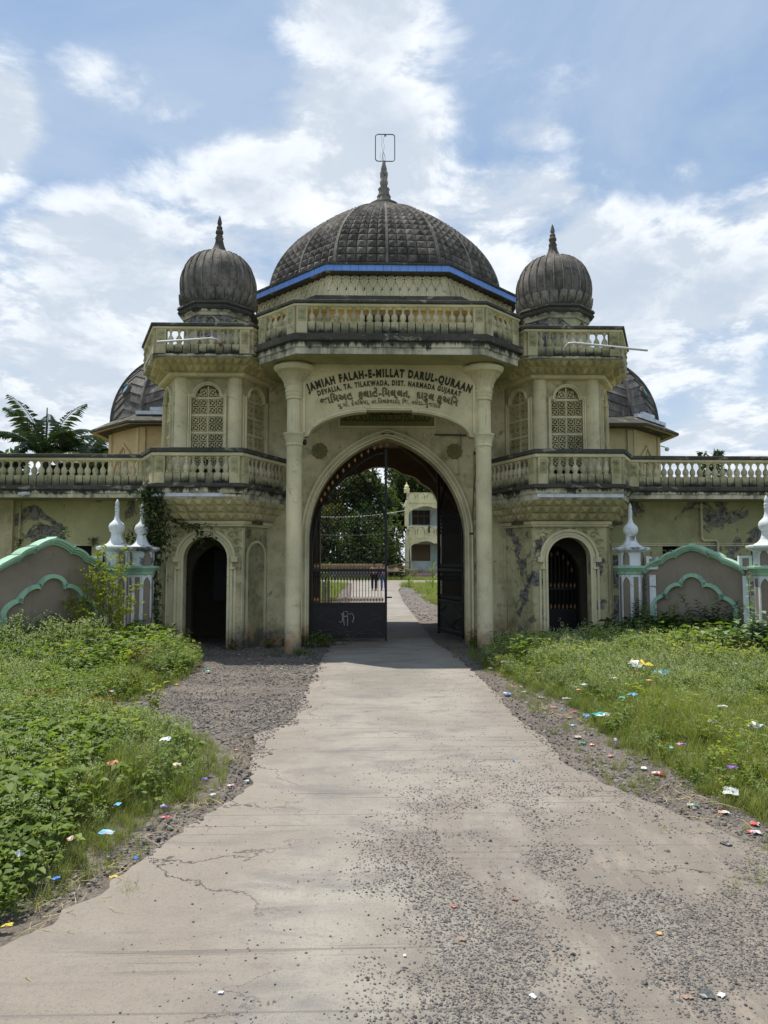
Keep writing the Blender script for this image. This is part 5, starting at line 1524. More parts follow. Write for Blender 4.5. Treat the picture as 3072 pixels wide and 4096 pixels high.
for zb_, zt_ in ((1.0, 4.45), (5.75, 8.35)):
    for i in range(nb):
        xa = X0 + i * BW; zs = zt_ - 1.25
        ap = cusp([(xa + .28, zs), (xa + .62, zs + .42), (xa + 1.2, zs + .62), (xa + BW / 2, zt_ - .38)], [.12, .12, .10])
        ap2 = ap + [(2 * (xa + BW / 2) - x, z) for x, z in ap[::-1][1:]]
        ap2 = [p for q, p in enumerate(ap2) if q == 0 or p[0] > ap2[q - 1][0] + 1e-3]
        b = MB(); b.archwall(xa + .05, xa + BW - .05, zs, zt_, ap2, 80.0, 80.25); b.build('arcade_arch', M_farwall, hb)
        b = MB(); b.box(xa - .22, xa + .22, 79.93, 80.3, zb_, zt_); b.build('pier', M_farwall, hb)
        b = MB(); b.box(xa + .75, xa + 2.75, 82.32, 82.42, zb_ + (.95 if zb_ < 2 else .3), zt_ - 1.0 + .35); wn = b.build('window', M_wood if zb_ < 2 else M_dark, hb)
        b = MB()
        for x in (.75, 1.4, 2.1, 2.75): b.box(xa + x - .04, xa + x + .04, 82.28, 82.34, zb_ + (.95 if zb_ < 2 else .3), zt_ - .65)
        b.box(xa + .75, xa + 2.75, 82.28, 82.34, zt_ - 1.35, zt_ - 1.25); b.build('window_frame', M_wood, wn)
for i in range(5):
    b = MB(); b.box(X0 + .3 + i * .35, X0 + 4.3, 79.9 - (5 - i) * .34, 79.9, -.05, i * .21 + .18); b.build('step', M_greyc if i % 2 else M_pinkc, hb)
b = MB(); b.lathe(X0, 80.1, [(.3, 9.5), (.3, 9.9), (.36, 9.95), (.2, 10.05), (.26, 10.2), (.1, 10.4), (.02, 10.7)], 10); b.build('corner_finial', M_farwall, hb)
b = MB(); b.add([(9.2, 82, 9.9), (11.4, 82, 9.9), (11.4, 83.4, 10.7), (9.2, 83.4, 10.7), (9.2, 82, 9.82), (11.4, 82, 9.82), (11.4, 83.4, 10.62), (9.2, 83.4, 10.62)], [(0, 1, 2, 3), (4, 5, 6, 7), (0, 1, 5, 4), (2, 3, 7, 6), (1, 2, 6, 5), (0, 3, 7, 4)]); b.tube([(11.1, 82.4, 9.4), (11.1, 82.4, 10.1)], .04, 5); b.build('solar_panel', M_dark, hb)
cl = [('black trousers hanging over the upper parapet rail', M_black, 6.5, .18, .75), ('white shirt drying on the upper parapet rail', M_pipe, 7.3, .5, .25), ('orange cloth drying on the upper parapet rail', M_orange, 7.7, .35, .8)]
for lb, m_, x, w_, h_ in cl:
    t = thing('hanging_laundry', (x, 79.85, 5.75), lb, 'laundry', 'washing on the balcony')
    b = MB(); b.loft([[(x - w_ / 2 + .02 * math.sin(i), 79.86, 5.80 - h_ * i / 4), (x, 79.82, 5.80 - h_ * i / 4), (x + w_ / 2, 79.86, 5.80 - h_ * i / 4), (x, 79.89, 5.80 - h_ * i / 4)] for i in range(5)]); b.build('fabric', m_, t)
# low wall, timber pile, enclosure, posts
t = thing('garden_wall', (-8, 59, 0), 'low grey wall with tan coping beyond the cross road', 'wall')
b = MB(); b.box(-24, 1.2, 74, 74.3, -.05, 1.25); b.build('wall_body', M_greyc, t)
b = MB(); b.box(-24, 1.3, 73.9, 74.35, 1.25, 1.62); b.build('coping', M_peach, t)
t = thing('timber_pile', (3, 72.5, 0), 'pile of pale and reddish planks left of the hostel steps', 'timber')
rr = random.Random(4)
for i in range(14):
    b = MB(); x = rr.uniform(.7, 2.2); z = .75 + rr.uniform(0, .6)
    b.box(x, x + rr.uniform(1.2, 2.2), 73 + rr.uniform(0, .8), 73.9 + rr.uniform(0, .3), z, z + .06); b.build('plank', (M_pinkc, M_wood, M_farwall, M_rustw)[i % 4], t)
for x in (.9, 2.4, 3.9):
    b = MB(); b.box(x - .06, x + .06, 73.2, 73.32, -.05, .8); b.build('leg', M_wood, t)
b = MB(); b.tube([(1.0, 73.3, 1.2), (4.4, 73.1, 1.9)], .04, 5); b.build('pole', M_wood, t)
t = thing('planter_box', (-3.6, 27.5, 0), 'grey concrete gable-ended box behind the closed gate leaf', 'box')
b = MB(); b.loft([[(x, y, z) for x, z in ((-4.1, -.05), (-4.1, .62), (-3.4, .86), (-2.6, .6), (-2.6, -.05))] for y in (26.6, 28)]); b.build('body', M_greyc, t)
b = MB(); b.box(-4.2, -2.5, 26.5, 26.6, .0, .12); b.build('kerb', M_dark, t)
for i in range(4):
    x = -2.45 + i * .17
    t = thing('concrete_post', (x, 28, 0), ('grey concrete post touching the gable-ended box', 'second grey concrete post from the gable-ended box', 'third grey concrete post from the gable-ended box', 'grey concrete post farthest from the gable-ended box, nearest the path')[i], 'post', 'concrete posts behind the gate')
    b = MB(); b.box(x, x + .12, 27.9 + i * .02, 28.02 + i * .02, -.05, .93 + .03 * (i % 2)); b.build('shaft', M_greyc, t)
t = thing('white_fence', (-10, 62, 0), 'pale lattice fence panels at the far left beyond the road', 'fence')
for i in range(3):
    b = MB(); b.box(-8.6 + i * 1.3, -8.2 + i * 1.3, 61.9, 62.1, -.05, 2.1); b.build('post', M_greyc, t)
b = MB()
for i in range(10): b.tube([(-9.6 + i * .16, 62, .9), (-8.6 + i * .16, 62, 2.0)], .02, 4); b.tube([(-8.6 + i * .16, 62, .9), (-9.6 + i * .16, 62, 2.0)], .02, 4)
b.build('lattice_panel', M_greyc, t)
for z0, z1, x0 in ((5.7, 7.6, -8), (4.4, 5.3, -9)):
    t = thing('overhead_cable', (0, 60, z0), 'thin %s sagging cable in front of the trees' % ('upper' if z0 > 5 else 'lower'), 'cable', 'cables in front of the trees')
    b = MB(); b.tube([(x0 + (4.4 - x0) * i / 12, 60 + 20 * i / 12, z0 + (z1 - z0) * i / 12 - .5 * math.sin(PI * i / 12)) for i in range(13)], .03, 4); b.build('wire', M_sil if z0 > 5 else M_rail, t)

# ------------------------------------------------------------------ people walking on the far path
def skin_fig(name, verts, edges, rad, m, parent, root=0, sub=1):
    me = bpy.data.meshes.new(name); me.from_pydata(verts, edges, []); me.materials.append(m)
    o = bpy.data.objects.new(name, me); col.objects.link(o); o.parent = parent
    md = o.modifiers.new('skin', 'SKIN'); md.use_smooth_shade = True
    sv = me.skin_vertices[0].data
    for i, r_ in enumerate(rad): sv[i].radius = (r_, r_) if not isinstance(r_, tuple) else r_
    sv[root].use_root = True
    o.modifiers.new('sub', 'SUBSURF').levels = sub; o.modifiers['sub'].render_levels = sub
    return o
def person(x, y, rz, label, shirt, trousers, ph):
    t = thing('person', (x, y, 0), label, 'person', None, rz, True)
    s_ = .22 * ph
    V = [(0, 0, .93), (0, 0, 1.12), (0, 0, 1.38), (0, -.01, 1.50), (0, -.02, 1.60), (0, -.02, 1.70),
         (.10, 0, .88), (.11, -s_ * .6, .50), (.11, -s_ * .7 + .05, .09), (.11, -s_ * .7 - .10, .04),
         (-.10, 0, .88), (-.11, s_ * .3, .50), (-.11, s_ + .05, .10), (-.11, s_ - .10, .04),
         (.19, 0, 1.40), (.25, s_ * .4, 1.13), (.26, s_ * .2 - .08, .90), (.26, s_ * .2 - .11, .80),
         (-.19, 0, 1.40), (-.25, -s_ * .4, 1.13), (-.26, -s_ * .5 - .08, .90), (-.26, -s_ * .5 - .11, .80)]
    E = [(0, 1), (1, 2), (2, 3), (3, 4), (4, 5), (0, 6), (6, 7), (7, 8), (8, 9), (0, 10), (10, 11), (11, 12), (12, 13), (2, 14), (14, 15), (15, 16), (16, 17), (2, 18), (18, 19), (19, 20), (20, 21)]
    Rr = [.13, .12, .14, .055, .09, .075, .09, .062, .045, .04, .09, .062, .045, .04, .055, .042, .032, .035, .055, .042, .032, .035]
    skin_fig('body', V, E, Rr, M_skin, t)
    tv = [V[i] for i in (0, 6, 7, 8, 10, 11, 12)]
    skin_fig('trousers', tv, [(0, 1), (1, 2), (2, 3), (0, 4), (4, 5), (5, 6)], [.155, .11, .085, .075, .11, .085, .075], trousers, t)
    sv = [V[i] for i in (0, 1, 2, 14, 15, 18, 19)]
    skin_fig('shirt', sv, [(0, 1), (1, 2), (2, 3), (3, 4), (2, 5), (5, 6)], [.165, .15, .17, .08, .065, .08, .065], shirt, t)
    b = MB(); b.lathe(0, .005, [(.03, 1.56), (.095, 1.60), (.10, 1.68), (.08, 1.745), (.02, 1.77)], 12); b.build('hair', M_black, t, True)
    b = MB()
    for i_, (fx, fy) in enumerate(((.11, -s_ * .7), (-.11, s_))): b.box(fx - .045, fx + .045, fy - .17, fy + .07, 0, .07)
    b.build('shoes', M_rustw, t)
person(.05, 44, PI, 'person in black trousers and pale shirt walking beyond the gate', M_pinkc, M_black, 1)
person(.62, 44.3, PI, 'person in blue jeans walking beside the one in black trousers', M_pinkc, M_blue, -1)
# ------------------------------------------------------------------ trees
def leaf_quad(b, c, size, rr, asp=.55, up=.3):
    """one folded leaf: two triangles each side of a midrib"""
    d = Vector((rr.gauss(0, 1), rr.gauss(0, 1), rr.gauss(0, .8) - up)).normalized()
    s = d.cross(Vector((rr.gauss(0, 1), rr.gauss(0, 1), rr.gauss(0, 1)))).normalized()
    n = d.cross(s)
    p0 = c; p2 = c + d * size; m_ = c + d * size * .45
    w_ = size * asp * .5
    b.add([tuple(p0), tuple(m_ + s * w_ + n * w_ * .35), tuple(p2), tuple(m_ - s * w_ + n * w_ * .35)], [(0, 1, 2), (0, 2, 3)])
def tree(x, y, h, cr, m, label, n=2600, size=.42, seed=0, trunk=.22, lo=.35, cat='tree', group='trees beyond the gate'):
    rr = random.Random(seed)
    t = thing('tree', (x, y, 0), label, cat, group)
    b = MB(); base = Vector((x, y, -.1)); top = Vector((x + rr.uniform(-.5, .5), y, h * .72))
    pts = [base.lerp(top, i / 6) + Vector((rr.uniform(-.12, .12), rr.uniform(-.12, .12), 0)) * i / 3 for i in range(7)]
    b.tube(pts, trunk, 8, trunk * .35)
    lob = []
    for i in range(11):
        a = rr.uniform(0, 6.28); e = rr.uniform(0, 1); rad = cr * rr.uniform(.25, .78) * (1 - .35 * e)
        c = Vector((x + rad * math.cos(a), y + rad * math.sin(a), h * (lo + (.97 - lo) * e)))
        lob.append((c, cr * rr.uniform(.28, .46)))
        st = pts[min(6, max(2, int(6 * e * .8 + 1)))]
        mid = st.lerp(c, .5) + Vector((0, 0, .2)); b.tube([st, mid, c], trunk * .3, 5, trunk * .08)
    b.build('trunk', M_bark, t, True)
    b = MB()
    per = n // len(lob)
    for c, r_ in lob:
        for q in range(per):
            d = Vector((rr.gauss(0, 1), rr.gauss(0, 1), rr.gauss(0, 1))).normalized()
            rad = r_ * (rr.random() ** .4) * (1 + .35 * mnoise.noise(d * 2.3 + c))
            p = c + Vector((d.x * rad, d.y * rad, d.z * rad * .8))
            leaf_quad(b, p, size * rr.uniform(.6, 1.25), rr)
    b.build('crown', m, t, recalc=False)
    return t
T_ = [(-9.5, 86, 14.5, 6.0, M_tree, 'tall dark tree at the far left beyond the gate, partly behind the lattice'),
      (-4.5, 92, 16.5, 6.0, M_tree3, 'tall yellowing tree rising highest behind the closed gate leaf'),
      (0.5, 88, 12.6, 4.6, M_tree, 'dark dense tree just left of the gate post, behind the bright one'),
      (5.0, 98, 14.8, 5.0, M_tree, 'tall dark tree directly behind the hostel corner'),
      (10, 101, 14.6, 5.6, M_tree3, 'yellow-tipped tree behind the hostel roof'),
      (1.2, 86, 9.5, 3.4, M_tree2, 'bright green round tree immediately left of the hostel'),
      (-1.6, 80, 6.5, 2.6, M_tree2, 'low bright green tree seen through the lower gate lattice'),
      (-14, 90, 14, 6, M_tree, 'dark tree behind the white lattice fence'),
      (-7.0, 80, 8, 3.5, M_tree, 'medium dark tree behind the garden wall, left of the low bright one'),
      (15, 104, 16, 6, M_tree, 'dark tree behind the hidden end of the hostel'),
      (-11, 60, 12, 4.5, M_tree, 'dark tree in front of the lattice fence at far left')]
for i, (x, y, h, cr, m_, lb) in enumerate(T_):
    tree(x, y, h, cr, m_, lb, n=6400 if cr > 4 else 3000, size=.62 if y > 85 else .5, seed=20 + i)
# dark thicket behind the garden wall
b = MB(); rr = random.Random(77)
for i in range(15000):
    leaf_quad(b, Vector((rr.uniform(-24, 3.4), rr.uniform(77, 84), abs(rr.gauss(0, 3.0)))), rr.uniform(.4, .8), rr)
b.build('undergrowth', M_tree, kind='stuff', recalc=False)
tree(9.15, 20, 4.9, .35, M_tree, 'thin small treetop with ragged leaves right of the yellow pavilion', 260, .16, 61, .03, .72, group='treetops above the right parapet')
tree(9.75, 20.5, 5.0, .28, M_palm, 'narrow dark cypress-like treetop right of the yellow pavilion', 520, .13, 62, .03, .70, group='treetops above the right parapet')
tree(-17.3, 28, 8.2, 1.1, M_tree2, 'green branch tip entering at the left picture edge', 500, .3, 63, .08, .75, group='trees behind the left wing')
tree(-15.2, 30, 6.3, 1.0, M_tree2, 'pale green bush top between the palms at the left', 500, .25, 64, .08, .7, group='trees behind the left wing')

def palm(x, y, h, label, seed, fronds=15, L=2.6, dead=0):
    rr = random.Random(seed)
    t = thing('palm_tree', (x, y, 0), label, 'palm tree', 'palms behind the left wing')
    b = MB(); b.tube([(x, y, -.1), (x + .1, y, h * .5), (x, y, h)], .16, 8, .12); b.build('trunk', M_bark, t, True)
    for i in range(fronds):
        a = 2 * PI * i / fronds * 2.4 + rr.uniform(-.3, .3); el = rr.uniform(.45 if dead else .15, 1.42) if i < fronds * .8 else rr.uniform(-.5, .1)
        ln = L * rr.uniform(.75, 1.1); p = Vector((x, y, h)); d = Vector((math.cos(a) * math.cos(el), math.sin(a) * math.cos(el), math.sin(el)))
        pts = [p.copy()]
        for s_ in range(12):
            p = p + d * ln / 12; d = (d + Vector((0, 0, -.115 - .05 * (s_ / 12)))).normalized(); pts.append(p.copy())
        b = MB(); b.tube(pts, .028, 4, .008)
        for s_ in range(1, 12):
            for q in range(4):
                c = pts[s_].lerp(pts[min(12, s_ + 1)], q / 4); tn = (pts[min(12, s_ + 1)] - pts[s_ - 1]).normalized()
                sd_ = tn.cross(Vector((0, 0, 1))).normalized()
                ll = .62 * math.sin(PI * (s_ + q / 3 + 1.2) / 14) * rr.uniform(.8, 1.1)
                for sg in (-1, 1):
                    dr = (sd_ * sg * .8 + tn * .55 + Vector((0, 0, -.35 + rr.uniform(-.15, .15)))).normalized()
                    tip = c + dr * ll + Vector((0, 0, -.18 * ll)); mid = c + dr * ll * .5; w_ = tn * .034
                    b.add([tuple(c), tuple(mid + w_), tuple(tip), tuple(mid - w_)], [(0, 1, 2), (0, 2, 3)])
        b.build('frond', M_palm, t, recalc=False)
    if dead: 
        b = MB(); b.tube([(x, y, h), (x, y, h + 1.9)], .05, 5, .02); b.build('spear_leaf', M_bark, t)
palm(-11.9, 26, 5.3, 'tallest upright palm with a dark dry spear, left of the peach pavilion', 1, 14, 2.6, 1)
palm(-10.9, 26.8, 5.0, 'dense dark palm between the tallest palm and the peach pavilion', 2, 18, 2.3)
palm(-9.7, 25.5, 4.6, 'low palm right against the peach pavilion', 3, 22, 1.9)
palm(-13.0, 25, 4.5, 'palm with long drooping fronds at the far left above the parapet', 4, 18, 1.9)

# ------------------------------------------------------------------ plant clumps to scatter
def src(name, b, mats):
    me = b.mesh(name, mats, recalc=False)
    return bpy.data.objects.new(name, me)
def collection(name, objs):
    c = bpy.data.collections.new(name)
    for o in objs: c.objects.link(o)
    return c
def blade(b, x, y, L, w_, az, lean, bend, z0=0):
    dx, dy = math.cos(az), math.sin(az); px, py = -dy, dx
    pts = []; zz = z0; r_ = 0; a = lean
    segs = 3
    for i in range(segs + 1):
        ww = w_ * (1 - i / segs) ** .7 if i < segs else 0
        c = (x + dx * r_, y + dy * r_, zz)
        if i < segs: pts += [(c[0] + px * ww, c[1] + py * ww, c[2]), (c[0] - px * ww, c[1] - py * ww, c[2])]
        else: pts.append(c)
        r_ += math.sin(a) * L / segs; zz += math.cos(a) * L / segs; a += bend
    b.add(pts, [(0, 1, 3, 2), (2, 3, 5, 4), (4, 5, 6)])
def broad(b, c, d, L, w_, droop=.25, cup=.25):
    d = Vector(d).normalized(); s = d.cross(Vector((0, 0, 1)));
    if s.length < .01: s = Vector((1, 0, 0))
    s.normalize(); n = s.cross(d).normalized()
    c = Vector(c)
    m1 = c + d * L * .3; m2 = c + d * L * .68 - Vector((0, 0, droop * L * .25)); tp = c + d * L - Vector((0, 0, droop * L * .6))
    b.add([tuple(c), tuple(m1 + s * w_ * .48 + n * w_ * cup), tuple(m1), tuple(m1 - s * w_ * .48 + n * w_ * cup), tuple(m2 + s * w_ * .36 + n * w_ * cup * .7), tuple(m2), tuple(m2 - s * w_ * .36 + n * w_ * cup * .7), tuple(tp)],
          [(0, 1, 2), (0, 2, 3), (1, 4, 5, 2), (2, 5, 6, 3), (4, 7, 5), (5, 7, 6)])
srcs = []
for k_ in range(4):      # 0-3 grass tufts
    b = MB(); rr = random.Random(100 + k_)
    for i in range(20):
        b.cur = 1 if rr.random() < .16 else 0
        blade(b, rr.gauss(0, .035), rr.gauss(0, .035), rr.uniform(.10, .27) * (1.1 if k_ == 3 else 1), rr.uniform(.0018, .0036), rr.uniform(0, 6.28), rr.uniform(.05, .75), rr.uniform(.1, .45))
    srcs.append(src('c0%d_grass' % k_, b, [M_grass, M_grassy]))
for k_ in range(4):      # 4-7 leafy weeds
    b = MB(); rr = random.Random(200 + k_)
    for s_ in range(3):
        az = rr.uniform(0, 6.28); ln = rr.uniform(.12, .30); ox, oy = rr.gauss(0, .03), rr.gauss(0, .03)
        tip = Vector((ox + math.cos(az) * ln * .45, oy + math.sin(az) * ln * .45, ln)); b.cur = 1
        b.tube([(ox, oy, 0), tuple(Vector((ox, oy, 0)).lerp(tip, .6) + Vector((0, 0, .02))), tuple(tip)], .0025, 3)
        b.cur = 0
        for q in range(9):
            f = .25 + .75 * q / 8; p = Vector((ox, oy, 0)).lerp(tip, f); a2 = q * 2.4 + rr.uniform(-.4, .4)
            broad(b, p, (math.cos(a2), math.sin(a2), rr.uniform(-.1, .6)), rr.uniform(.045, .085), rr.uniform(.028, .05))
    srcs.append(src('c0%d_weed' % (4 + k_), b, [M_leaf, M_stem]))
for k_ in range(2):      # 8-9 pale feathery weeds with tiny flower heads
    b = MB(); rr = random.Random(300 + k_)
    for s_ in range(5):
        az = rr.uniform(0, 6.28); ln = rr.uniform(.22, .40)
        tip = Vector((math.cos(az) * ln * .4, math.sin(az) * ln * .4, ln)); b.cur = 1
        b.tube([(0, 0, 0), tuple(tip * .55), tuple(tip)], .002, 3)
        for q in range(12):
            f = rr.uniform(.4, 1); p = tip * f; e = p + Vector((rr.gauss(0, .035), rr.gauss(0, .035), rr.uniform(.01, .06)))
            b.cur = 0
            for _ in range(3):
                leaf_quad(b, e + Vector((rr.gauss(0, .008), rr.gauss(0, .008), rr.gauss(0, .008))), .014, rr, .9)
            b.cur = 2; broad(b, p, (rr.gauss(0, 1), rr.gauss(0, 1), .3), .05, .012)
    srcs.append(src('c0%d_pale' % (8 + k_), b, [M_pale, M_stem, M_leaf]))
for k_ in range(2):      # 10-11 yellow-green leafy weeds
    b = MB(); rr = random.Random(400 + k_)
    for q in range(26):
        ln = rr.uniform(.05, .28); a2 = rr.uniform(0, 6.28); broad(b, (rr.gauss(0, .05), rr.gauss(0, .05), ln), (math.cos(a2), math.sin(a2), rr.uniform(-.1, .5)), rr.uniform(.03, .06), rr.uniform(.018, .035))
    srcs.append(src('c1%d_yellow' % k_, b, [M_leafy]))
for k_ in range(2):      # 12-13 large broad leaves
    b = MB(); rr = random.Random(500 + k_)
    for q in range(11):
        ln = rr.uniform(.12, .34); a2 = rr.uniform(0, 6.28); e = Vector((math.cos(a2) * ln * .4, math.sin(a2) * ln * .4, ln)); b.cur = 1
        b.tube([(0, 0, 0), tuple(e)], .003, 3); b.cur = 0
        broad(b, e, (math.cos(a2), math.sin(a2), rr.uniform(-.2, .5)), rr.uniform(.07, .115), rr.uniform(.055, .085), .35)
    srcs.append(src('c1%d_broad' % (2 + k_), b, [M_leaf, M_stem]))
for k_ in range(2):      # 14-15 dark creeper clumps
    b = MB(); rr = random.Random(600 + k_)
    for q in range(34):
        a2 = rr.uniform(0, 6.28); broad(b, (rr.gauss(0, .09), rr.gauss(0, .09), rr.uniform(.02, .30)), (math.cos(a2), math.sin(a2), rr.uniform(-.3, .3)), rr.uniform(.05, .08), rr.uniform(.04, .06), .4)
    srcs.append(src('c1%d_creeper' % (4 + k_), b, [M_dleaf]))
b = MB(); rr = random.Random(700)   # 16 dead brown
for q in range(40):
    leaf_quad(b, Vector((rr.gauss(0, .08), rr.gauss(0, .05), rr.uniform(.08, .26))), .05, rr, .35)
srcs.append(src('c16_dead', b, [M_brown]))
PLANTS = collection('plant_sources', srcs)

def scatter(name, pts, coll, m0=None, **tags):
    """pts: (x, y, z, rx, ry, rz, scale, pick) -> one object of instanced clumps"""
    me = bpy.data.meshes.new(name); me.from_pydata([p[:3] for p in pts], [], [])
    a = me.attributes.new('rot', 'FLOAT_VECTOR', 'POINT'); a.data.foreach_set('vector', [c for p in pts for c in p[3:6]])
    a = me.attributes.new('sc', 'FLOAT', 'POINT'); a.data.foreach_set('value', [p[6] for p in pts])
    a = me.attributes.new('pick', 'INT', 'POINT'); a.data.foreach_set('value', [p[7] for p in pts])
    o = bpy.data.objects.new(name, me); col.objects.link(o)
    ng = bpy.data.node_groups.new(name, 'GeometryNodeTree')
    ng.interface.new_socket('Geometry', in_out='INPUT', socket_type='NodeSocketGeometry')
    ng.interface.new_socket('Geometry', in_out='OUTPUT', socket_type='NodeSocketGeometry')
    N = ng.nodes; Lk = ng.links
    gi = N.new('NodeGroupInput'); go = N.new('NodeGroupOutput'); ip_ = N.new('GeometryNodeInstanceOnPoints')
    ci = N.new('GeometryNodeCollectionInfo'); ci.inputs['Collection'].default_value = coll; ci.inputs['Separate Children'].default_value = True; ci.inputs['Reset Children'].default_value = True
    def na(nm, ty):
        q = N.new('GeometryNodeInputNamedAttribute'); q.data_type = ty; q.inputs[0].default_value = nm; return q.outputs[0]
    Lk.new(gi.outputs[0], ip_.inputs['Points']); Lk.new(ci.outputs[0], ip_.inputs['Instance']); ip_.inputs['Pick Instance'].default_value = True
    Lk.new(na('pick', 'INT'), ip_.inputs['Instance Index']); Lk.new(na('rot', 'FLOAT_VECTOR'), ip_.inputs['Rotation']); Lk.new(na('sc', 'FLOAT'), ip_.inputs['Scale'])
    Lk.new(ip_.outputs[0], go.inputs[0])
    md = o.modifiers.new('scatter', 'NODES'); md.node_group = ng
    for k_, v_ in tags.items(): o[k_] = v_
    return o

GL = [(-3.75, 13.9), (-3.55, 13.2), (-3.2, 12.39), (-2.95, 10.85), (-3.02, 9.82), (-3.08, 8.84), (-3.3, 8.6), (-3.36, 8.26), (-2.96, 7.83), (-2.39, 7.44), (-1.91, 6.86), (-1.61, 6.43), (-1.49, 5.93), (-1.48, 5.56), (-1.59, 5.11), (-1.70, 4.7), (-1.80, 4.15), (-1.88, 3.88), (-1.98, 3.6), (-2.05, 3.4), (-2.6, 2.4), (-7, 1.8), (-8.3, 6), (-8.3, 13), (-6.2, 13.6), (-4.9, 14.6), (-4.3, 14.0)]
GR = [(1.95, 14.3), (1.50, 13.3), (1.40, 12.3), (1.42, 11.07), (1.53, 10.15), (1.68, 9.38), (1.85, 8.71), (1.89, 7.93), (1.75, 7.19), (1.74, 6.58), (1.80, 6.07), (1.91, 5.83), (1.89, 5.34), (1.90, 4.99), (1.98, 4.76), (2.1, 4.39), (3.0, 3.2), (6, 2.5), (8.3, 5), (8.3, 12), (6.4, 11.7), (5.2, 13.5), (4.4, 14.2), (3.9, 14.6), (3.2, 14.6), (2.84, 14.0), (2.3, 14.7)]
def edge_dist(x, y, P):
    d = 9
    for (x0, y0), (x1, y1) in zip(P, P[1:] + P[:1]):
        dx, dy = x1 - x0, y1 - y0; t = max(0, min(1, ((x - x0) * dx + (y - y0) * dy) / (dx * dx + dy * dy + 1e-9)))
        d = min(d, math.hypot(x - x0 - dx * t, y - y0 - dy * t))
    return d
def walls(x, y):
    # keep plants out of masonry
    for s_ in (-1, 1):
        X = x * s_
        if y > 14.05 and 2.45 < X < 4.6 and not (3.15 < X < 3.9 and y < 15): return True
    if math.hypot(x - 1.785, y - 13.56) < .17: return True
    return False
rr = random.Random(42)
gp_, wp_ = [], []
def zone(x, y):
    return vn(x, y, .55, 4), vn(x, y, 1.3, 9)
def visible(x, y):  # a little wider than the picture, so side views hold too
    return abs(x + .43 - .024 * y) < .62 * y + 1.3
for P, side in ((GL, -1), (GR, 1)):
    xs = [p[0] for p in P]; ys = [p[1] for p in P]
    N_ = 48000
    for _ in range(N_):
        x = rr.uniform(min(xs), max(xs)); y = rr.uniform(min(ys), max(ys))
        jx, jy = x + .10 * vn(x, y, 4, 1), y + .10 * vn(x, y, 4, 6)
        if not inpoly(jx, jy, P) or walls(x, y) or not visible(x, y): continue
        e = edge_dist(x, y, P)
        far = rr.random()
        if far > 1.3 - y * .062: continue
        if e < .12 and rr.random() < .55: continue
        a, c = zone(x, y)
        hgt = min(1.0, .45 + e * .9) * (1 + .45 * max(0, min(1, (y - 9.5) / 3)) * (0 if (side > 0 and y > 12.3 and x < 4.4) else 1)) * (.6 if (side > 0 and y > 12.8 and x < 4.2) else 1)
        rx, ry, rz = rr.uniform(-.2, .2), rr.uniform(-.2, .2), rr.uniform(0, 6.28)
        if side < 0:
            # leafy weeds at the left and far left, grass along the path
            leafy = .85 if x < -2.15 - (y - 4) * .24 + .6 * a else .12
            if y > 8.6: leafy = .45 + .5 * a
            pale = .32 if (x < -4.6 and y > 9.5) or (c > .12 and y > 10.5) else .03
        else:
            leafy = .14 + (.75 if y > 11.4 and x > 4.2 else 0) + (.35 if x > 4.4 and a > 0 else 0)
            pale = .30 if (9.3 < y < 12.6 and 2.3 < x < 4.6) else (.10 if y > 8.5 else .02)
        q = rr.random()
        if q < pale: wp_.append((x, y, -.03, rx, ry, rz, rr.uniform(.65, 1.05) * hgt, 8 + rr.randrange(2)))
        elif q < pale + leafy:
            if side < 0 and y < 6.4 and rr.random() < .55:
                if rr.random() < .36: wp_.append((x, y, -.03, rx, ry, rz, rr.uniform(.6, 1.0) * hgt, 12 + rr.randrange(2)))
            elif rr.random() < .42:
                big = (1.35 if y > 10 else 1.0)
                pk = 4 + rr.randrange(4)
                if rr.random() < (.16 if side < 0 else .3): pk = 10 + rr.randrange(2)
                if side > 0 and y > 12.8 and rr.random() < .5: pk = 14 + rr.randrange(2)
                wp_.append((x, y, -.03, rx, ry, rz, rr.uniform(.7, 1.2) * hgt * big, pk))
        else:
            hh = hgt * rr.uniform(.65, 1.15) * (1 + .45 * vn(x, y, 1.1, 15) + .35 * vn(x, y, 3.3, 2)) * (1.25 if (1.2 < abs(x) < 4 and e > .5) else 1)
            gp_.append((x, y, -.03, rx, ry, rz, hh, rr.randrange(4)))
# tufts creeping over the gravel edge, and grass beyond the gate
for _ in range(1500):
    s_ = rr.choice((-1, 1, 1, 1)); y = rr.uniform(3.6, 13)
    x = s_ * (1.35 + rr.random() * .9) + (-.1 if s_ < 0 else .0)
    if s_ < 0 and (y > 6.5): continue
    if vn(x, y, 2.2, 8) > .0: gp_.append((x, y, -.03, 0, 0, rr.uniform(0, 6), rr.uniform(.2, .5), rr.randrange(4)))
for _ in range(5200):
    s_ = rr.choice((-1, 1, 1)); y = rr.uniform(23, 59)
    if s_ > 0: lo_ = 2.4 + .6 * vn(y, 1, .3); x = rr.uniform(lo_, lo_ + 3.2 + y * .04)
    else: x = -rr.uniform(1.9, 5.5)
    if s_ < 0 and 26 < y < 29: continue
    (gp_ if rr.random() < .75 else wp_).append((x, y, -.05, 0, 0, rr.uniform(0, 6), rr.uniform(1.0, 1.9), rr.randrange(4) if rr.random() < .8 else 4 + rr.randrange(3)))
gp_ = [p if p[7] < 4 else p[:7] + (rr.randrange(4),) for p in gp_]
for _ in range(2600):
    x = rr.uniform(-18, 12); y = rr.uniform(72.2, 79)
    gp_.append((x, y, -.05, 0, 0, rr.uniform(0, 6), rr.uniform(1.5, 2.4), rr.randrange(4)))
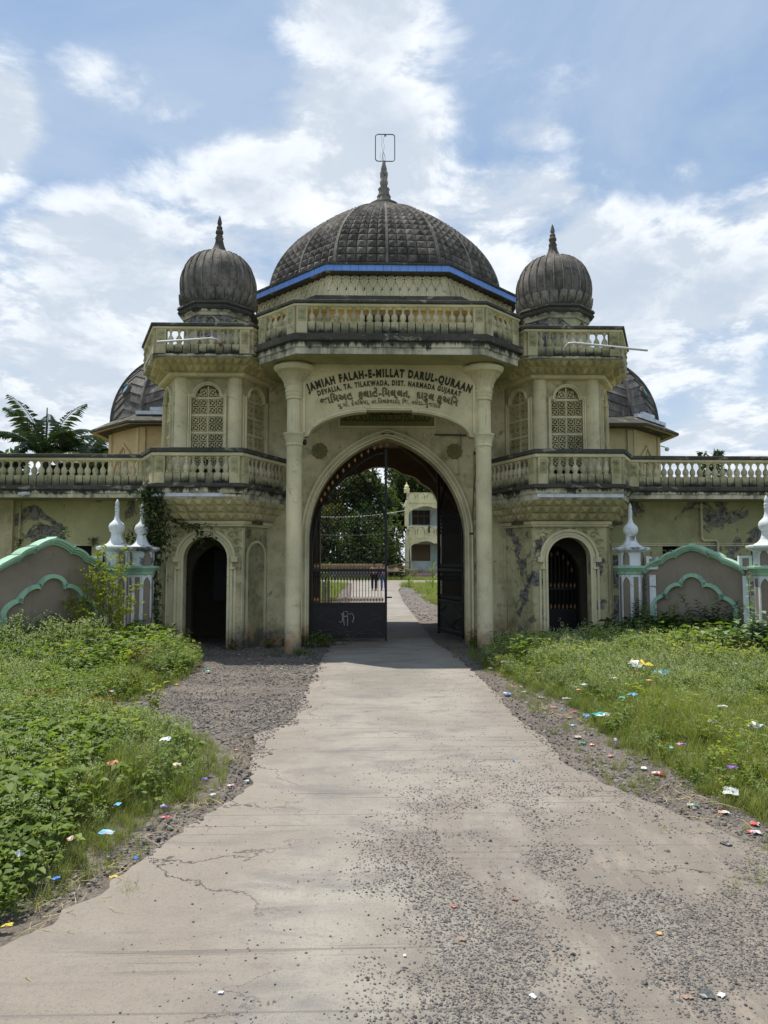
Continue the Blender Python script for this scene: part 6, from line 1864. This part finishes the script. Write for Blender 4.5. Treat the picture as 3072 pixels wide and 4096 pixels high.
# plants at the feet of walls and columns
for cx, cy, n_, pk, s0, sp in ((-1.35, 14.4, 26, (12, 13, 14), .75, .25), (-1.62, 13.2, 16, (4, 5, 6), .45, .12), (-1.9, 12.9, 22, (14, 15, 4), .28, .3), (-2.3, 14.5, 16, (4, 14, 0), .7, .25),
                               (-2.9, 14.0, 8, (14, 4), .7, .1), (2.1, 14.2, 50, (14, 4, 0, 1), 1.0, .3), (2.2, 13.2, 60, (0, 1, 2, 4), 1.0, .45), (3.4, 14.2, 16, (4, 5, 0), .6, .35),
                               (4.45, 13.1, 80, (14, 15), 1.9, .28), (4.95, 12.6, 80, (14, 4, 10), 2.2, .25), (5.4, 12.0, 90, (14, 10, 5), 2.1, .3), (5.2, 11.8, 90, (10, 4, 11), 1.8, .5),
                               (6.4, 11.0, 70, (4, 10, 14, 5), 2.2, .45), (4.2, 12.6, 60, (8, 9, 4), 1.5, .5), (5.2, 11.3, 60, (10, 4, 11, 8), 1.5, .6), (6.3, 10.2, 60, (4, 5, 12), 1.7, .5), (3.3, 11.8, 60, (8, 9), 1.2, .5), (-4.0, 13.5, 50, (0, 4, 1), 1.2, .35), (-5.0, 12.3, 70, (4, 14, 5), 1.5, .45), (-6.0, 11.2, 110, (8, 9, 4), 2.1, .6), (-5.2, 11.6, 70, (8, 5, 9), 1.9, .4), (-4.6, 12.9, 50, (0, 4, 5), 1.6, .3)):
    for _ in range(n_):
        x, y = rr.gauss(cx, sp), rr.gauss(cy, sp * .6)
        if walls(x, y): continue
        wp_.append((x, y, -.03, rr.uniform(-.3, .3), rr.uniform(-.3, .3), rr.uniform(0, 6.3), s0 * rr.uniform(.6, 1.1), rr.choice(pk)))
wp_ += [(-3.85 + .08 * i, 7.6 + .05 * (i % 3), .12, 0, 0, i, .8, 16) for i in range(5)] + [(-3.2 + .07 * i, 7.4, .1, 0, 0, i, .75, 16) for i in range(5)] + [(-3.6, 10.6, .2, 0, 0, 1, 1, 16), (-3.7, 10.4, .2, 0, 0, 2, .9, 16)]
scatter('grass', gp_, PLANTS, kind='stuff')
scatter('weeds', wp_, PLANTS, kind='stuff')

# ------------------------------------------------------------------ loose stones
st = []
for k_ in range(6):
    r3 = random.Random(900 + k_); b = MB()
    bm_ = bmesh.new(); bmesh.ops.create_icosphere(bm_, subdivisions=1, radius=1)
    for v in bm_.verts:
        v.co *= r3.uniform(.7, 1.15); v.co.z *= .62; v.co.x *= 1.15
    b.add([tuple(v.co) for v in bm_.verts], [tuple(v.index for v in f.verts) for f in bm_.faces]); bm_.free()
    st.append(src('s%d_stone' % k_, b, [M_stone if k_ < 4 else M_stone2]))
STONES = collection('stone_sources', st)
sp_ = []
def in_path(x, y): return xat(PL, y) < x < xat(PR, y)
def addst(x, y, s_, pk=None, z=None):
    sp_.append((x, y, (z if z is not None else (0.0 if in_path(x, y) else -.03)) + s_ * .25, rr.uniform(-.5, .5), rr.uniform(-.5, .5), rr.uniform(0, 6.28), s_, rr.randrange(4) if pk is None else pk))
# dark chips spilled over the near right of the path
cnt = 0
while cnt < 210000:
    y = 2.3 + 5.2 * rr.random() ** 1.9; x = rr.uniform(-1.6, 3.6)
    front_ = .05 + (y - 2.4) * .10
    c = 1 / (1 + math.exp(-(x + .42 - front_ * 1.0 + .35 * vn(x, y, 1.5, 3)) * 6))
    fall = max(0, 1 - max(0, y - 3.9) / 2.6) ** 1.3
    nn = vn(x * 1.5, y * .75, 1.7, 12) + .55 * vn(x, y * .6, 5.5, 20) + .25 * vn(x, y, 13, 2)
    dn = c * fall * max(0.03, min(1, .62 + 1.7 * nn))
    right = 1 / (1 + math.exp(-(x - .95) * 4))
    dn *= 1 - .5 * right * max(0, min(1, (.25 - nn) * 3))
    cnt += 1
    if rr.random() < dn * 1.15: addst(x, y, min(.014, abs(rr.gauss(.0014, .0019)) + .0022), 4 + rr.randrange(2) if rr.random() < .4 else None)
for _ in range(5200):
    y = 2.4 + 9 * rr.random() ** 1.5; x = rr.uniform(-1.6, 1.9)
    if rr.random() < .12 + .5 * max(0, min(1, (x + .4))) + (.25 if y > 7 and x < -.6 else 0): addst(x, y, abs(rr.gauss(.0022, .0015)) + .0022)
for _ in range(60): addst(rr.uniform(-.2, 2.6), 2.5 + 2.5 * rr.random() ** 1.5, rr.uniform(.008, .014))
# gravel on both verges and in the opening to the left doorway
vergeL = [(-1.1, 14.5), (-1.1, 7.6), (-1.3, 7.0), (-1.25, 5.4), (-1.7, 3.9), (-2.1, 3.3), (-2.2, 3.6), (-1.5, 5.3), (-1.6, 6.6), (-2.4, 7.5), (-3.5, 8.3), (-3.2, 8.9), (-3.1, 10.8), (-3.8, 13.9), (-3.9, 15.0), (-2.4, 15)]
vergeR = [(1.1, 14.6), (1.15, 9), (1.1, 7.6), (1.2, 6), (1.7, 4.6), (3.2, 2.7), (3.4, 3.2), (2.1, 4.7), (1.9, 5.6), (1.8, 7.2), (1.95, 8.2), (1.5, 11), (1.5, 14)]
for P, n_ in ((vergeL, 42000), (vergeR, 20000)):
    xs = [p[0] for p in P]; ys = [p[1] for p in P]
    for _ in range(n_):
        x = rr.uniform(min(xs) - .1, max(xs) + .1); y = rr.uniform(min(ys), max(ys))
        if not inpoly(x + .15 * vn(x, y, 3, 2), y, P): continue
        if y > 9 and rr.random() < .35: continue
        addst(x, y, abs(rr.gauss(.003, .004)) + .003 if rr.random() < .96 else rr.uniform(.012, .024), 4 + rr.randrange(2) if rr.random() < .6 else None)
for _ in range(5000):
    y = rr.uniform(21, 58); x = rr.uniform(1.1, 3.0) if rr.random() < .7 else -rr.uniform(1.1, 2.2)
    addst(x, y, rr.uniform(.015, .05), 4 + rr.randrange(2), -.05)
scatter('loose_gravel', sp_, STONES, kind='stuff')

# ------------------------------------------------------------------ single plants
def leafy_plant(name, x, y, label, h, stems, nl, ll, lw, m, seed, cat='plant', z0=-.03, spread=.45, group=None, up=(.0, .6), asym=0):
    r_ = random.Random(seed); t = thing(name, (x, y, z0), label, cat, group)
    tops = []
    for s_ in range(stems):
        az = r_.uniform(0, 6.28); hh = h * r_.uniform(.6, 1); e = Vector((x + math.cos(az) * hh * spread * r_.random() + asym * hh, y + math.sin(az) * hh * spread * .6 * r_.random(), z0 + hh))
        p0 = Vector((x + r_.gauss(0, .02), y, z0)); mid = p0.lerp(e, .55) + Vector((r_.gauss(0, .03), 0, .03))
        b = MB(); b.tube([tuple(p0), tuple(mid), tuple(e)], .007 if h > .5 else .004, 5, .003); b.build('stem', M_stem, t)
        tops.append((p0, mid, e))
    b = MB()
    for s_, (p0, mid, e) in enumerate(tops):
        for q in range(nl):
            f = .2 + .8 * q / max(1, nl - 1); p = p0.lerp(mid, f * 2) if f < .5 else mid.lerp(e, f * 2 - 1); a = q * 2.4 + s_
            broad(b, tuple(p), (math.cos(a), math.sin(a), r_.uniform(*up)), ll * r_.uniform(.7, 1.1), lw * r_.uniform(.8, 1.1), .3, .2)
    b.build('leaves', m, t, recalc=False)
    return t
leafy_plant('young_plant', -2.62, 7.62, 'small upright plant with yellow-green leaves on the left gravel edge', .42, 4, 9, .10, .055, M_leafy, 1, 'weed')
leafy_plant('climber_shoot', 4.85, 12.75, 'leafy creeper shoot climbing between the right tower pillar and its scalloped wall', .95, 14, 26, .085, .065, M_leaf, 3, 'creeper', spread=.8)
leafy_plant('climber_shoot', 5.38, 12.2, 'dark creeper mass leaning over the carved fan of the scalloped wall', 1.12, 22, 30, .085, .065, M_dleaf, 4, 'creeper', spread=.7)
leafy_plant('climber_shoot', 4.55, 13.2, 'twining creeper at the foot of the pillar beside the flaking tower', 1.0, 10, 26, .08, .06, M_dleaf, 5, 'creeper', spread=.25)
leafy_plant('milkweed_shrub', 5.02, 11.2, 'pale waxy-leaved shrub in front of the right wall', .62, 9, 10, .17, .12, M_calo, 6, 'shrub', spread=.7, group='waxy-leaved shrubs at the right')
leafy_plant('milkweed_shrub', 5.55, 11.0, 'tall pale waxy-leaved shrub at the right picture edge', 1.0, 11, 12, .17, .12, M_calo, 7, 'shrub', spread=.5, group='waxy-leaved shrubs at the right')
# tall stalk with level leaf pairs
t = thing('tall_stalk', (5.68, 11.5, 0), 'single tall stalk with level pairs of grey-green leaves by the right pillar', 'plant')
b = MB(); b.tube([(5.68, 11.5, -.03), (5.70, 11.5, .7), (5.68, 11.5, 1.36)], .016, 6, .007); b.build('stem', M_stem, t)
b = MB(); r_ = random.Random(5)
for i in range(12):
    z = .25 + i * .09; a = (i % 2) * 1.4 + .2
    for s_ in (0, PI): broad(b, (5.69, 11.5, z), (math.cos(a + s_), math.sin(a + s_), .12 + .03 * i), .20 - .008 * i, .085, .25, .15)
for a in (0, 2, 4): broad(b, (5.68, 11.5, 1.33), (math.cos(a) * .4, math.sin(a) * .4, 1), .10, .05, 0, .2)
b.build('leaves', M_calo, t, recalc=False)
# yellow-green feathery shrub in front of the left pillar
t = thing('feathery_shrub', (-4.75, 12.1, 0), 'yellow-green small-leaved shrub before the left white pillars', 'shrub')
r_ = random.Random(15); b = MB(); b2 = MB()
for s_ in range(22):
    az = r_.uniform(0, 6.28); h_ = r_.uniform(.7, 1.62); e = Vector((-4.75 + r_.gauss(0, .16) + (1.62 - h_) * r_.choice((-.35, .35)), 12.1 + r_.gauss(0, .12), h_))
    p0 = Vector((-4.72 + r_.gauss(0, .03), 12.1, 0)); mid = p0.lerp(e, .6) + Vector((r_.gauss(0, .04), 0, .05)); b.tube([tuple(p0), tuple(mid), tuple(e)], .004, 4, .0015)
    for q in range(14):
        c = mid.lerp(e, q / 8); tw = c + Vector((r_.gauss(0, .09), r_.gauss(0, .07), r_.gauss(.02, .04)))
        b.tube([tuple(c), tuple(tw)], .002, 3)
        for _ in range(9):
            leaf_quad(b2, c.lerp(tw, r_.random()) + Vector((r_.gauss(0, .015), r_.gauss(0, .015), r_.gauss(0, .01))), .045, r_, .75)
b.build('branches', M_bark, t); b2.build('foliage', M_leafy, t, recalc=False)

# creeper hanging over the left tower's outer corner down to the ground
t = thing('climbing_vine', (-4.6, 13.8, 0), 'dark green creeper hanging from the left tower corner to the ground', 'creeper')
r_ = random.Random(31); b = MB(); b2 = MB()
strands = []
for i in range(22):
    x0 = r_.uniform(-4.55, -4.15); z1 = r_.uniform(1.6, 2.6); L_ = 0
    p = Vector((x0, 13.34, 3.02 + r_.uniform(-.1, .05))); pts = [p.copy()]
    while p.z > z1:
        p = p + Vector((r_.gauss(.004, .02), .028 if p.z < 2.85 and p.y < 13.9 else 0, -.06)); pts.append(p.copy())
    strands.append(pts)
for i in range(26):
    p = Vector((r_.uniform(-5.0, -4.30), r_.uniform(13.75, 14.0), 2.05 + r_.uniform(-.5, .5))); pts = [p.copy()]
    while p.z > .05: p = p + Vector((r_.gauss(-.001, .02), r_.gauss(0, .01), -.07)); pts.append(p.copy())
    strands.append(pts)
for i in range(4):
    p = Vector((-4.1, 13.90, 2.42 - .01 * i)); pts = [p.copy()]
    for q in range(r_.randrange(8, 15)): p = p + Vector((.055, r_.gauss(0, .006), r_.gauss(-.006, .02))); pts.append(p.copy())
    for q in range(r_.randrange(2, 6)): p = p + Vector((r_.gauss(0, .01), 0, -.06)); pts.append(p.copy())
    strands.append(pts)
for pts in strands:
    b.tube([tuple(p) for p in pts[::2]] if len(pts) > 3 else [tuple(p) for p in pts], .006, 3)
    for p in pts:
        for _ in range(2 if p.z > 2.2 else 4):
            d = (r_.gauss(0, 1), -abs(r_.gauss(.5, .6)), r_.gauss(-.5, .5))
            broad(b2, tuple(p + Vector((r_.gauss(0, .045), r_.gauss(-.02, .03), r_.gauss(0, .04)))), d, r_.uniform(.045, .085), r_.uniform(.04, .065), .3, .15)
b.build('stems', M_bark, t); b2.build('leaves', M_dleaf, t, recalc=False)
# small sprigs on top of the walls
for x, y, z, s_, lb in ((-5.55, 12.4, 1.98, .22, 'dark leafy sprig on top of the left scalloped wall'), (-6.0, 14.9, 1.95, .2, 'creeper sprig on the ledge above the dark left window'), (-7.45, 14.8, 1.9, .25, 'creeper sprig at the foot of the left wall pipe')):
    leafy_plant('wall_sprig', x, y, lb, s_, 5, 7, .07, .05, M_dleaf, int(x * -10), 'creeper', z, .9)
# maize-like plants beyond the gate
for i, (x, y, h_, lb) in enumerate(((3.5, 43, 1.5, 'tallest maize-like plant right of the far path'), (4.3, 39, 1.3, 'maize-like plant nearest the open gate leaf'), (2.5, 50, .8, 'maize-like plant nearest the hostel steps'), (-2.5, 26.0, 1.1, 'maize-like plant beside the gable-ended box'), (-2.2, 32, 1.4, 'maize-like plant behind the concrete posts'), (-3.9, 25.6, 1.0, 'long-leaved plant in front of the gable-ended box'))):
    t = thing('maize_plant', (x, y, 0), lb, 'plant', 'maize-like plants beyond the gate')
    b = MB(); b.tube([(x, y, -.05), (x, y, h_)], .025, 5, .01); b.build('stem', M_stem, t)
    b = MB(); r_ = random.Random(i)
    for q in range(11):
        blade(b, x, y, h_ * .75, .045, q * 2.4, .5, .55, z0=h_ * (.1 + .075 * q))
    b.build('leaves', M_leaf, t, recalc=False)

# ------------------------------------------------------------------ litter: each piece its own thing
LM = {}
def lm(c):
    k_ = tuple(q * .75 + .06 for q in c)
    if k_ not in LM: LM[k_] = simple('wrapper_%d' % len(LM), k_, .35, 0, .12, 30, .1)
    return LM[k_]
RED, BLU, CYA, WHI, ORA, GRN, YEL, PUR, PNK, CLR, TEA, BRN = (.62, .03, .02), (.02, .20, .62), (.15, .50, .72), (.78, .78, .78), (.72, .32, .14), (.05, .42, .20), (.80, .60, .03), (.16, .04, .36), (.72, .30, .34), (.50, .56, .58), (.02, .46, .40), (.36, .22, .13)
LN = {RED: 'red', BLU: 'blue', CYA: 'light blue', WHI: 'white', ORA: 'orange', GRN: 'green', YEL: 'yellow', PUR: 'purple', PNK: 'pink', CLR: 'clear', TEA: 'teal', BRN: 'brown'}
def litter(x, y, s_, c, label, name='wrapper', cat='litter', c2=None, hgt=.35, z=None, asp=1.0, seed=None):
    r_ = random.Random(seed if seed is not None else int(x * 971 + y * 313)); n = 5
    z = z if z is not None else (.004 if in_path(x, y) else (-.02 if not (inpoly(x, y, GL) or inpoly(x, y, GR)) else .17))
    if z > .03: z += .06
    t = thing(name, (x, y, z), label, cat, 'litter along the path')
    a = r_.uniform(0, 6.28); V = []; s_ *= (.66 if x > 0 else .54)
    for j in range(n + 1):
        for i in range(n + 1):
            u, v = (i / n - .5) * s_, (j / n - .5) * s_ * .7 * asp
            zz = s_ * hgt * (.35 + r_.uniform(-.3, .4)) * (1 - .8 * (abs(i / n - .5) + abs(j / n - .5)))
            u += r_.gauss(0, .06) * s_; v += r_.gauss(0, .06) * s_
            V.append((x + u * math.cos(a) - v * math.sin(a), y + u * math.sin(a) + v * math.cos(a), z + max(.003, zz)))
    b = MB(); o0 = [j * (n + 1) + i for j in range(n) for i in range(n)]
    b.add(V + [(p[0], p[1], p[2] - .003) for p in V], [(q, q + 1, q + n + 2, q + n + 1) for q in o0] + [(q + 36, q + 37, q + n + 38, q + n + 37) for q in o0])
    if c2:
        for q, f in enumerate(b.f):
            if (q % 25) % 5 >= 3 or (q % 25) // 5 == 0: b.mi[q] = 1
    b.build('film', [lm(c)] + ([lm(c2)] if c2 else []), t)
litter(3.13, 9.49, .48, YEL, 'large yellow and clear snack bag in the right grass', 'snack_bag', 'bag', CLR, .7, .20)
litter(3.03, 9.36, .30, RED, 'red torn wrapper against the large yellow bag', c2=YEL, z=.14)
litter(3.32, 9.24, .34, CYA, 'light blue bag beside the large yellow bag', 'snack_bag', 'bag', hgt=.5, z=.15)
litter(1.87, 7.15, .22, TEA, 'teal and white packet at the right grass edge', 'packet', c2=WHI, z=.07)
litter(1.53, 6.67, .10, GRN, 'green wrapper on the right verge below the teal packet')
litter(2.42, 7.80, .16, CYA, 'light blue wrapper standing in the right grass below the yellow bag', z=.14, hgt=.6)
litter(1.67, 11.06, .17, BLU, 'blue and orange packet by the right verge near the gate shadow', 'packet', c2=ORA, z=.05, hgt=.6)
litter(1.73, 10.9, .09, WHI, 'white cup lying against the blue and orange packet', 'paper_cup', z=.03, hgt=.9)
litter(1.55, 12.04, .12, BLU, 'small blue wrapper in the shaded right grass', z=.06)
litter(1.48, 11.23, .13, CLR, 'crumpled pale film at the path edge near the gate shadow', z=.0)
litter(1.32, 9.11, .18, BLU, 'flat blue and white packet on the right gravel', 'packet', c2=WHI, z=-.01)
litter(2.34, 12.38, .30, CLR, 'pale clear plastic bag in the shaded grass before the right tower', 'plastic_bag', 'bag', CYA, .6, .12)
litter(1.51, 9.65, .07, RED, 'small red scrap on the right gravel near the flat blue packet')
litter(1.62, 9.67, .07, WHI, 'small white scrap right of the red scrap')
litter(1.68, 8.90, .12, WHI, 'white and black crumpled wrapper on the upper right verge', c2=(.03, .03, .03))
litter(1.91, 8.55, .14, WHI, 'white plastic scrap at the grass edge left of the orange packet', c2=CLR, z=.03)
litter(2.13, 8.83, .13, CLR, 'pale blue-green film at the grass edge', z=.05)
litter(2.34, 8.85, .17, ORA, 'orange and cream packet in the grass left of the yellow bag', 'packet', c2=(.75, .65, .4), z=.10)
litter(1.86, 8.05, .09, RED, 'red wrapper on the verge above the light blue ones')
litter(1.89, 7.98, .09, ORA, 'orange-brown scrap touching the red wrapper')
litter(1.86, 7.61, .12, CYA, 'light blue upright wrapper at the right grass edge', z=.02, hgt=.7)
litter(1.66, 7.38, .10, WHI, 'white and blue scrap on the verge left of the light blue wrapper', c2=CYA)
litter(1.76, 8.19, .06, CYA, 'tiny light blue scrap on the right verge')
litter(1.56, 6.89, .12, (.62, .50, .36), 'curled tan dry leaf on the right verge', 'dry_leaf', 'leaf')
litter(1.60, 6.60, .08, ORA, 'orange scrap near the green wrapper')
litter(1.64, 6.22, .08, PNK, 'pink scrap on the right verge')
litter(1.78, 6.51, .09, WHI, 'white and purple sliver at the grass edge', c2=PUR, z=.03, hgt=.8)
litter(1.78, 5.85, .09, WHI, 'round white scrap on the lower right verge')
litter(1.83, 5.68, .15, WHI, 'white and red torn packet on the lower right verge', 'packet', c2=RED)
litter(1.97, 5.57, .11, PNK, 'dusty pink scrap right of the white and red packet', c2=PUR)
litter(2.0, 5.83, .06, CYA, 'light blue straw wrapper in the lower right grass', z=.08)
litter(3.07, 7.16, .14, WHI, 'white film in the far right grass', z=.14, c2=CLR)
litter(2.69, 6.56, .18, CLR, 'clear crushed cup in the right grass', 'plastic_cup', z=.12)
litter(2.95, 6.32, .20, WHI, 'silver-white crumpled bag in the grass at the right picture edge', 'plastic_bag', 'bag', CLR, .7, .13)
litter(2.09, 5.07, .22, CLR, 'clear plastic sheet at the lower right grass edge', 'plastic_sheet', z=.03, c2=WHI)
litter(2.04, 4.94, .11, PUR, 'purple wrapper under the clear plastic sheet')
litter(1.91, 4.81, .10, ORA, 'pale orange scrap left of the purple wrapper', c2=WHI)
litter(1.77, 4.96, .10, TEA, 'pale teal film among dry straw on the lower right verge', c2=CLR)
litter(2.0, 4.60, .10, RED, 'red and grey scrap at the lower right picture edge', c2=CLR)
litter(1.92, 4.46, .11, WHI, 'bright white and red scrap at the lower right', c2=RED)
litter(1.63, 4.22, .09, (.03, .03, .03), 'black rubber piece on the concrete at right', 'rubber_piece', z=.004)
litter(.77, 5.99, .06, BLU, 'thin blue wrapper strip on the concrete', asp=.3)
litter(4.54, 9.76, .14, CLR, 'clear bottle half sunk in weeds at far right', 'plastic_bottle', 'bottle', z=.2)
litter(-2.80, 11.04, .19, TEA, 'teal plastic bag at the corner of the left grass', 'plastic_bag', 'bag', c2=GRN, z=.0)
litter(-2.97, 9.97, .14, ORA, 'orange wrapper on gravel at the left grass edge', c2=YEL)
litter(-2.82, 9.87, .05, RED, 'tiny red scrap beside the orange wrapper')
litter(-3.43, 8.76, .15, BLU, 'blue and red packet at the left grass notch', 'packet', c2=PNK, z=.04)
litter(-3.72, 8.75, .10, WHI, 'white scrap left of the blue and red packet', z=.06)
litter(-3.55, 8.63, .12, CLR, 'pale film between the white scrap and the blue packet', z=.05, c2=WHI)
litter(-3.08, 8.69, .12, BRN, 'curled brown leaf on the left gravel', 'dry_leaf', 'leaf')
litter(-3.08, 9.66, .08, (.62, .50, .36), 'tan dry leaf near the upper left grass edge', 'dry_leaf', 'leaf')
litter(-2.0, 5.86, .20, WHI, 'long white-grey plastic in the left grass', 'plastic_sheet', c2=CLR, z=.16, hgt=.4)
litter(-1.61, 5.46, .09, (.10, .08, .55), 'blue-violet wrapper on the left grass edge', z=.03)
litter(-1.51, 5.26, .09, WHI, 'white triangle of paper on the left verge')
litter(-1.32, 5.58, .07, CYA, 'light blue and white scrap at the concrete edge', c2=WHI)
litter(-1.42, 5.47, .09, PNK, 'pale pink paper scrap beside dry straw on the left verge', c2=WHI)
litter(-1.72, 5.1, .13, (.62, .50, .36), 'tan torn card on the left verge', 'card_scrap')
litter(-1.74, 4.88, .10, WHI, 'white and purple wrapper above the red one', c2=PUR, z=.02, hgt=.7)
litter(-1.69, 4.72, .09, RED, 'bright red wrapper at the left grass edge', c2=PNK, z=.01)
litter(-1.94, 4.57, .09, CYA, 'light blue wrapper in the lower left grass', z=.08)
litter(-2.2, 5.23, .14, ORA, 'orange dead leaf standing in the left grass', 'dry_leaf', 'leaf', z=.14, hgt=.9)
litter(-1.87, 4.18, .15, CLR, 'clear and blue film in the lower left grass', c2=CYA, z=.05)
litter(-1.70, 4.16, .07, BLU, 'small blue scrap below the clear and blue film')
litter(-2.02, 4.10, .13, BRN, 'large curled brown leaf in the lower left grass', 'dry_leaf', 'leaf', z=.05)
litter(-1.74, 3.92, .07, YEL, 'small yellow leaf at the lower left concrete edge', 'dry_leaf', 'leaf')
litter(-2.17, 3.8, .12, CLR, 'crumpled clear cup in the lower left weeds', 'plastic_cup', z=.08, hgt=.8)
litter(-1.91, 3.62, .07, BLU, 'dark blue scrap in the lowest left grass', z=.04)
litter(-2.02, 3.38, .08, YEL, 'yellow wrapper at the lower left picture corner', z=.0)
litter(-2.43, 12.57, .12, ORA, 'orange scrap in the shade before the left tower')
litter(-2.14, 12.9, .14, WHI, 'white scrap in the shade beside the left column', c2=CLR)
litter(-2.25, 12.55, .13, RED, 'red crumpled wrapper in the shade before the left tower')
litter(-2.3, 11.93, .08, RED, 'small red scrap just outside the gate shadow')
litter(-2.19, 12.05, .10, WHI, 'white scrap just outside the gate shadow', c2=CLR)
litter(-2.7, 13.2, .09, WHI, 'white scrap near the left doorway')
litter(-1.74, 11.39, .15, WHI, 'thin white strip on the sunlit left gravel', asp=.35)
litter(-1.28, 11.7, .13, (.70, .62, .45), 'cream flat scrap near the left path edge', asp=.4)
litter(-1.16, 10.47, .26, BRN, 'short brown stick at the left path edge', 'stick', 'stick', asp=.08, hgt=.06)
litter(-1.67, 13.15, .08, BLU, 'blue scrap at the foot of the left column')
litter(-1.56, 6.5, .07, PNK, 'pink scrap where the left grass meets the gravel')
litter(-.02, 3.5, .055, (.45, .14, .08), 'larger red brick chip on the dark gravel spill', 'brick_chip', 'brick chip', hgt=.5)
litter(.28, 3.56, .03, (.45, .14, .08), 'smaller red brick chip on the dark gravel spill', 'brick_chip', 'brick chip', hgt=.7)
litter(.84, 3.23, .04, (.72, .42, .12), 'small orange leaf on the near right gravel', 'dry_leaf', 'leaf')
litter(.19, 2.79, .045, WHI, 'folded white paper scrap at the bottom of the path')
litter(.84, 2.79, .10, (.05, .055, .05), 'dark grey fabric scrap on the near right gravel', 'fabric_scrap')
litter(.89, 2.78, .05, WHI, 'white paper beside the dark fabric scrap')
litter(.76, 2.77, .05, BRN, 'small brown leaf left of the dark fabric scrap', 'dry_leaf', 'leaf')
litter(-.27, 3.08, .03, WHI, 'tiny white scrap near the middle of the path')
litter(-.02, 3.20, .05, BRN, 'brown leaf on the gravel spill, mid path', 'dry_leaf', 'leaf')
litter(-.97, 2.84, .035, WHI, 'white pebble-sized scrap on bare concrete at lower left')
litter(-.15, 7.0, .10, WHI, 'thin white plastic sliver on the sunlit concrete mid path', asp=.3)
for x, y, s2, c_, lb in ((1.58, 9.3, .09, WHI, 'white scrap on brown soil just below the small red scrap'), (1.74, 9.2, .08, BRN, 'curled brown leaf between the red scrap and the white and black wrapper'),
                         (1.70, 8.3, .10, PNK, 'faded pink wrapper beside the tiny light blue scrap'), (2.05, 8.3, .13, CLR, 'clear film caught in grass under the orange and cream packet'),
                         (2.55, 8.75, .14, WHI, 'white bag scrap between the orange packet and the yellow bag'), (2.2, 7.5, .12, GRN, 'green scrap in the grass above the teal packet'),
                         (1.72, 7.75, .07, YEL, 'small yellow scrap above the light blue upright wrapper'), (2.3, 9.6, .12, TEA, 'faded teal wrapper in the upper right grass'),
                         (1.45, 8.6, .06, WHI, 'tiny white scrap on the right gravel, nearest the concrete'), (2.9, 8.6, .13, ORA, 'orange wrapper in the grass below the large yellow bag')):
    litter(x, y, s2, c_, lb)
# dry straw
for P0, lb in (((-1.58, 5.0), 'bundle of dry straw along the left concrete edge'), ((1.72, 5.05), 'bundle of dry straw along the right verge'), ((-1.5, 6.3), 'dry straw where the left grass tip meets the path'), ((-1.85, 3.7), 'dry straw at the lower left concrete edge'), ((1.6, 8.0), 'dry straw on the upper right verge')):
    t = thing('dry_straw', (P0[0], P0[1], -.02), lb, 'straw', 'litter along the path')
    b = MB(); r_ = random.Random(int(P0[1] * 10))
    for i in range(46):
        x, y = P0[0] + r_.gauss(0, .10), P0[1] + r_.gauss(0, .30); a = r_.uniform(0, 6.28); L_ = r_.uniform(.05, .2)
        b.tube([(x, y, -.012), (x + math.cos(a) * L_ * .5, y + math.sin(a) * L_ * .5, .0 + r_.uniform(0, .02)), (x + math.cos(a + .3) * L_, y + math.sin(a + .3) * L_, -.012)], .0016, 3)
    b.build('stalks', M_straw, t, kind='stuff')
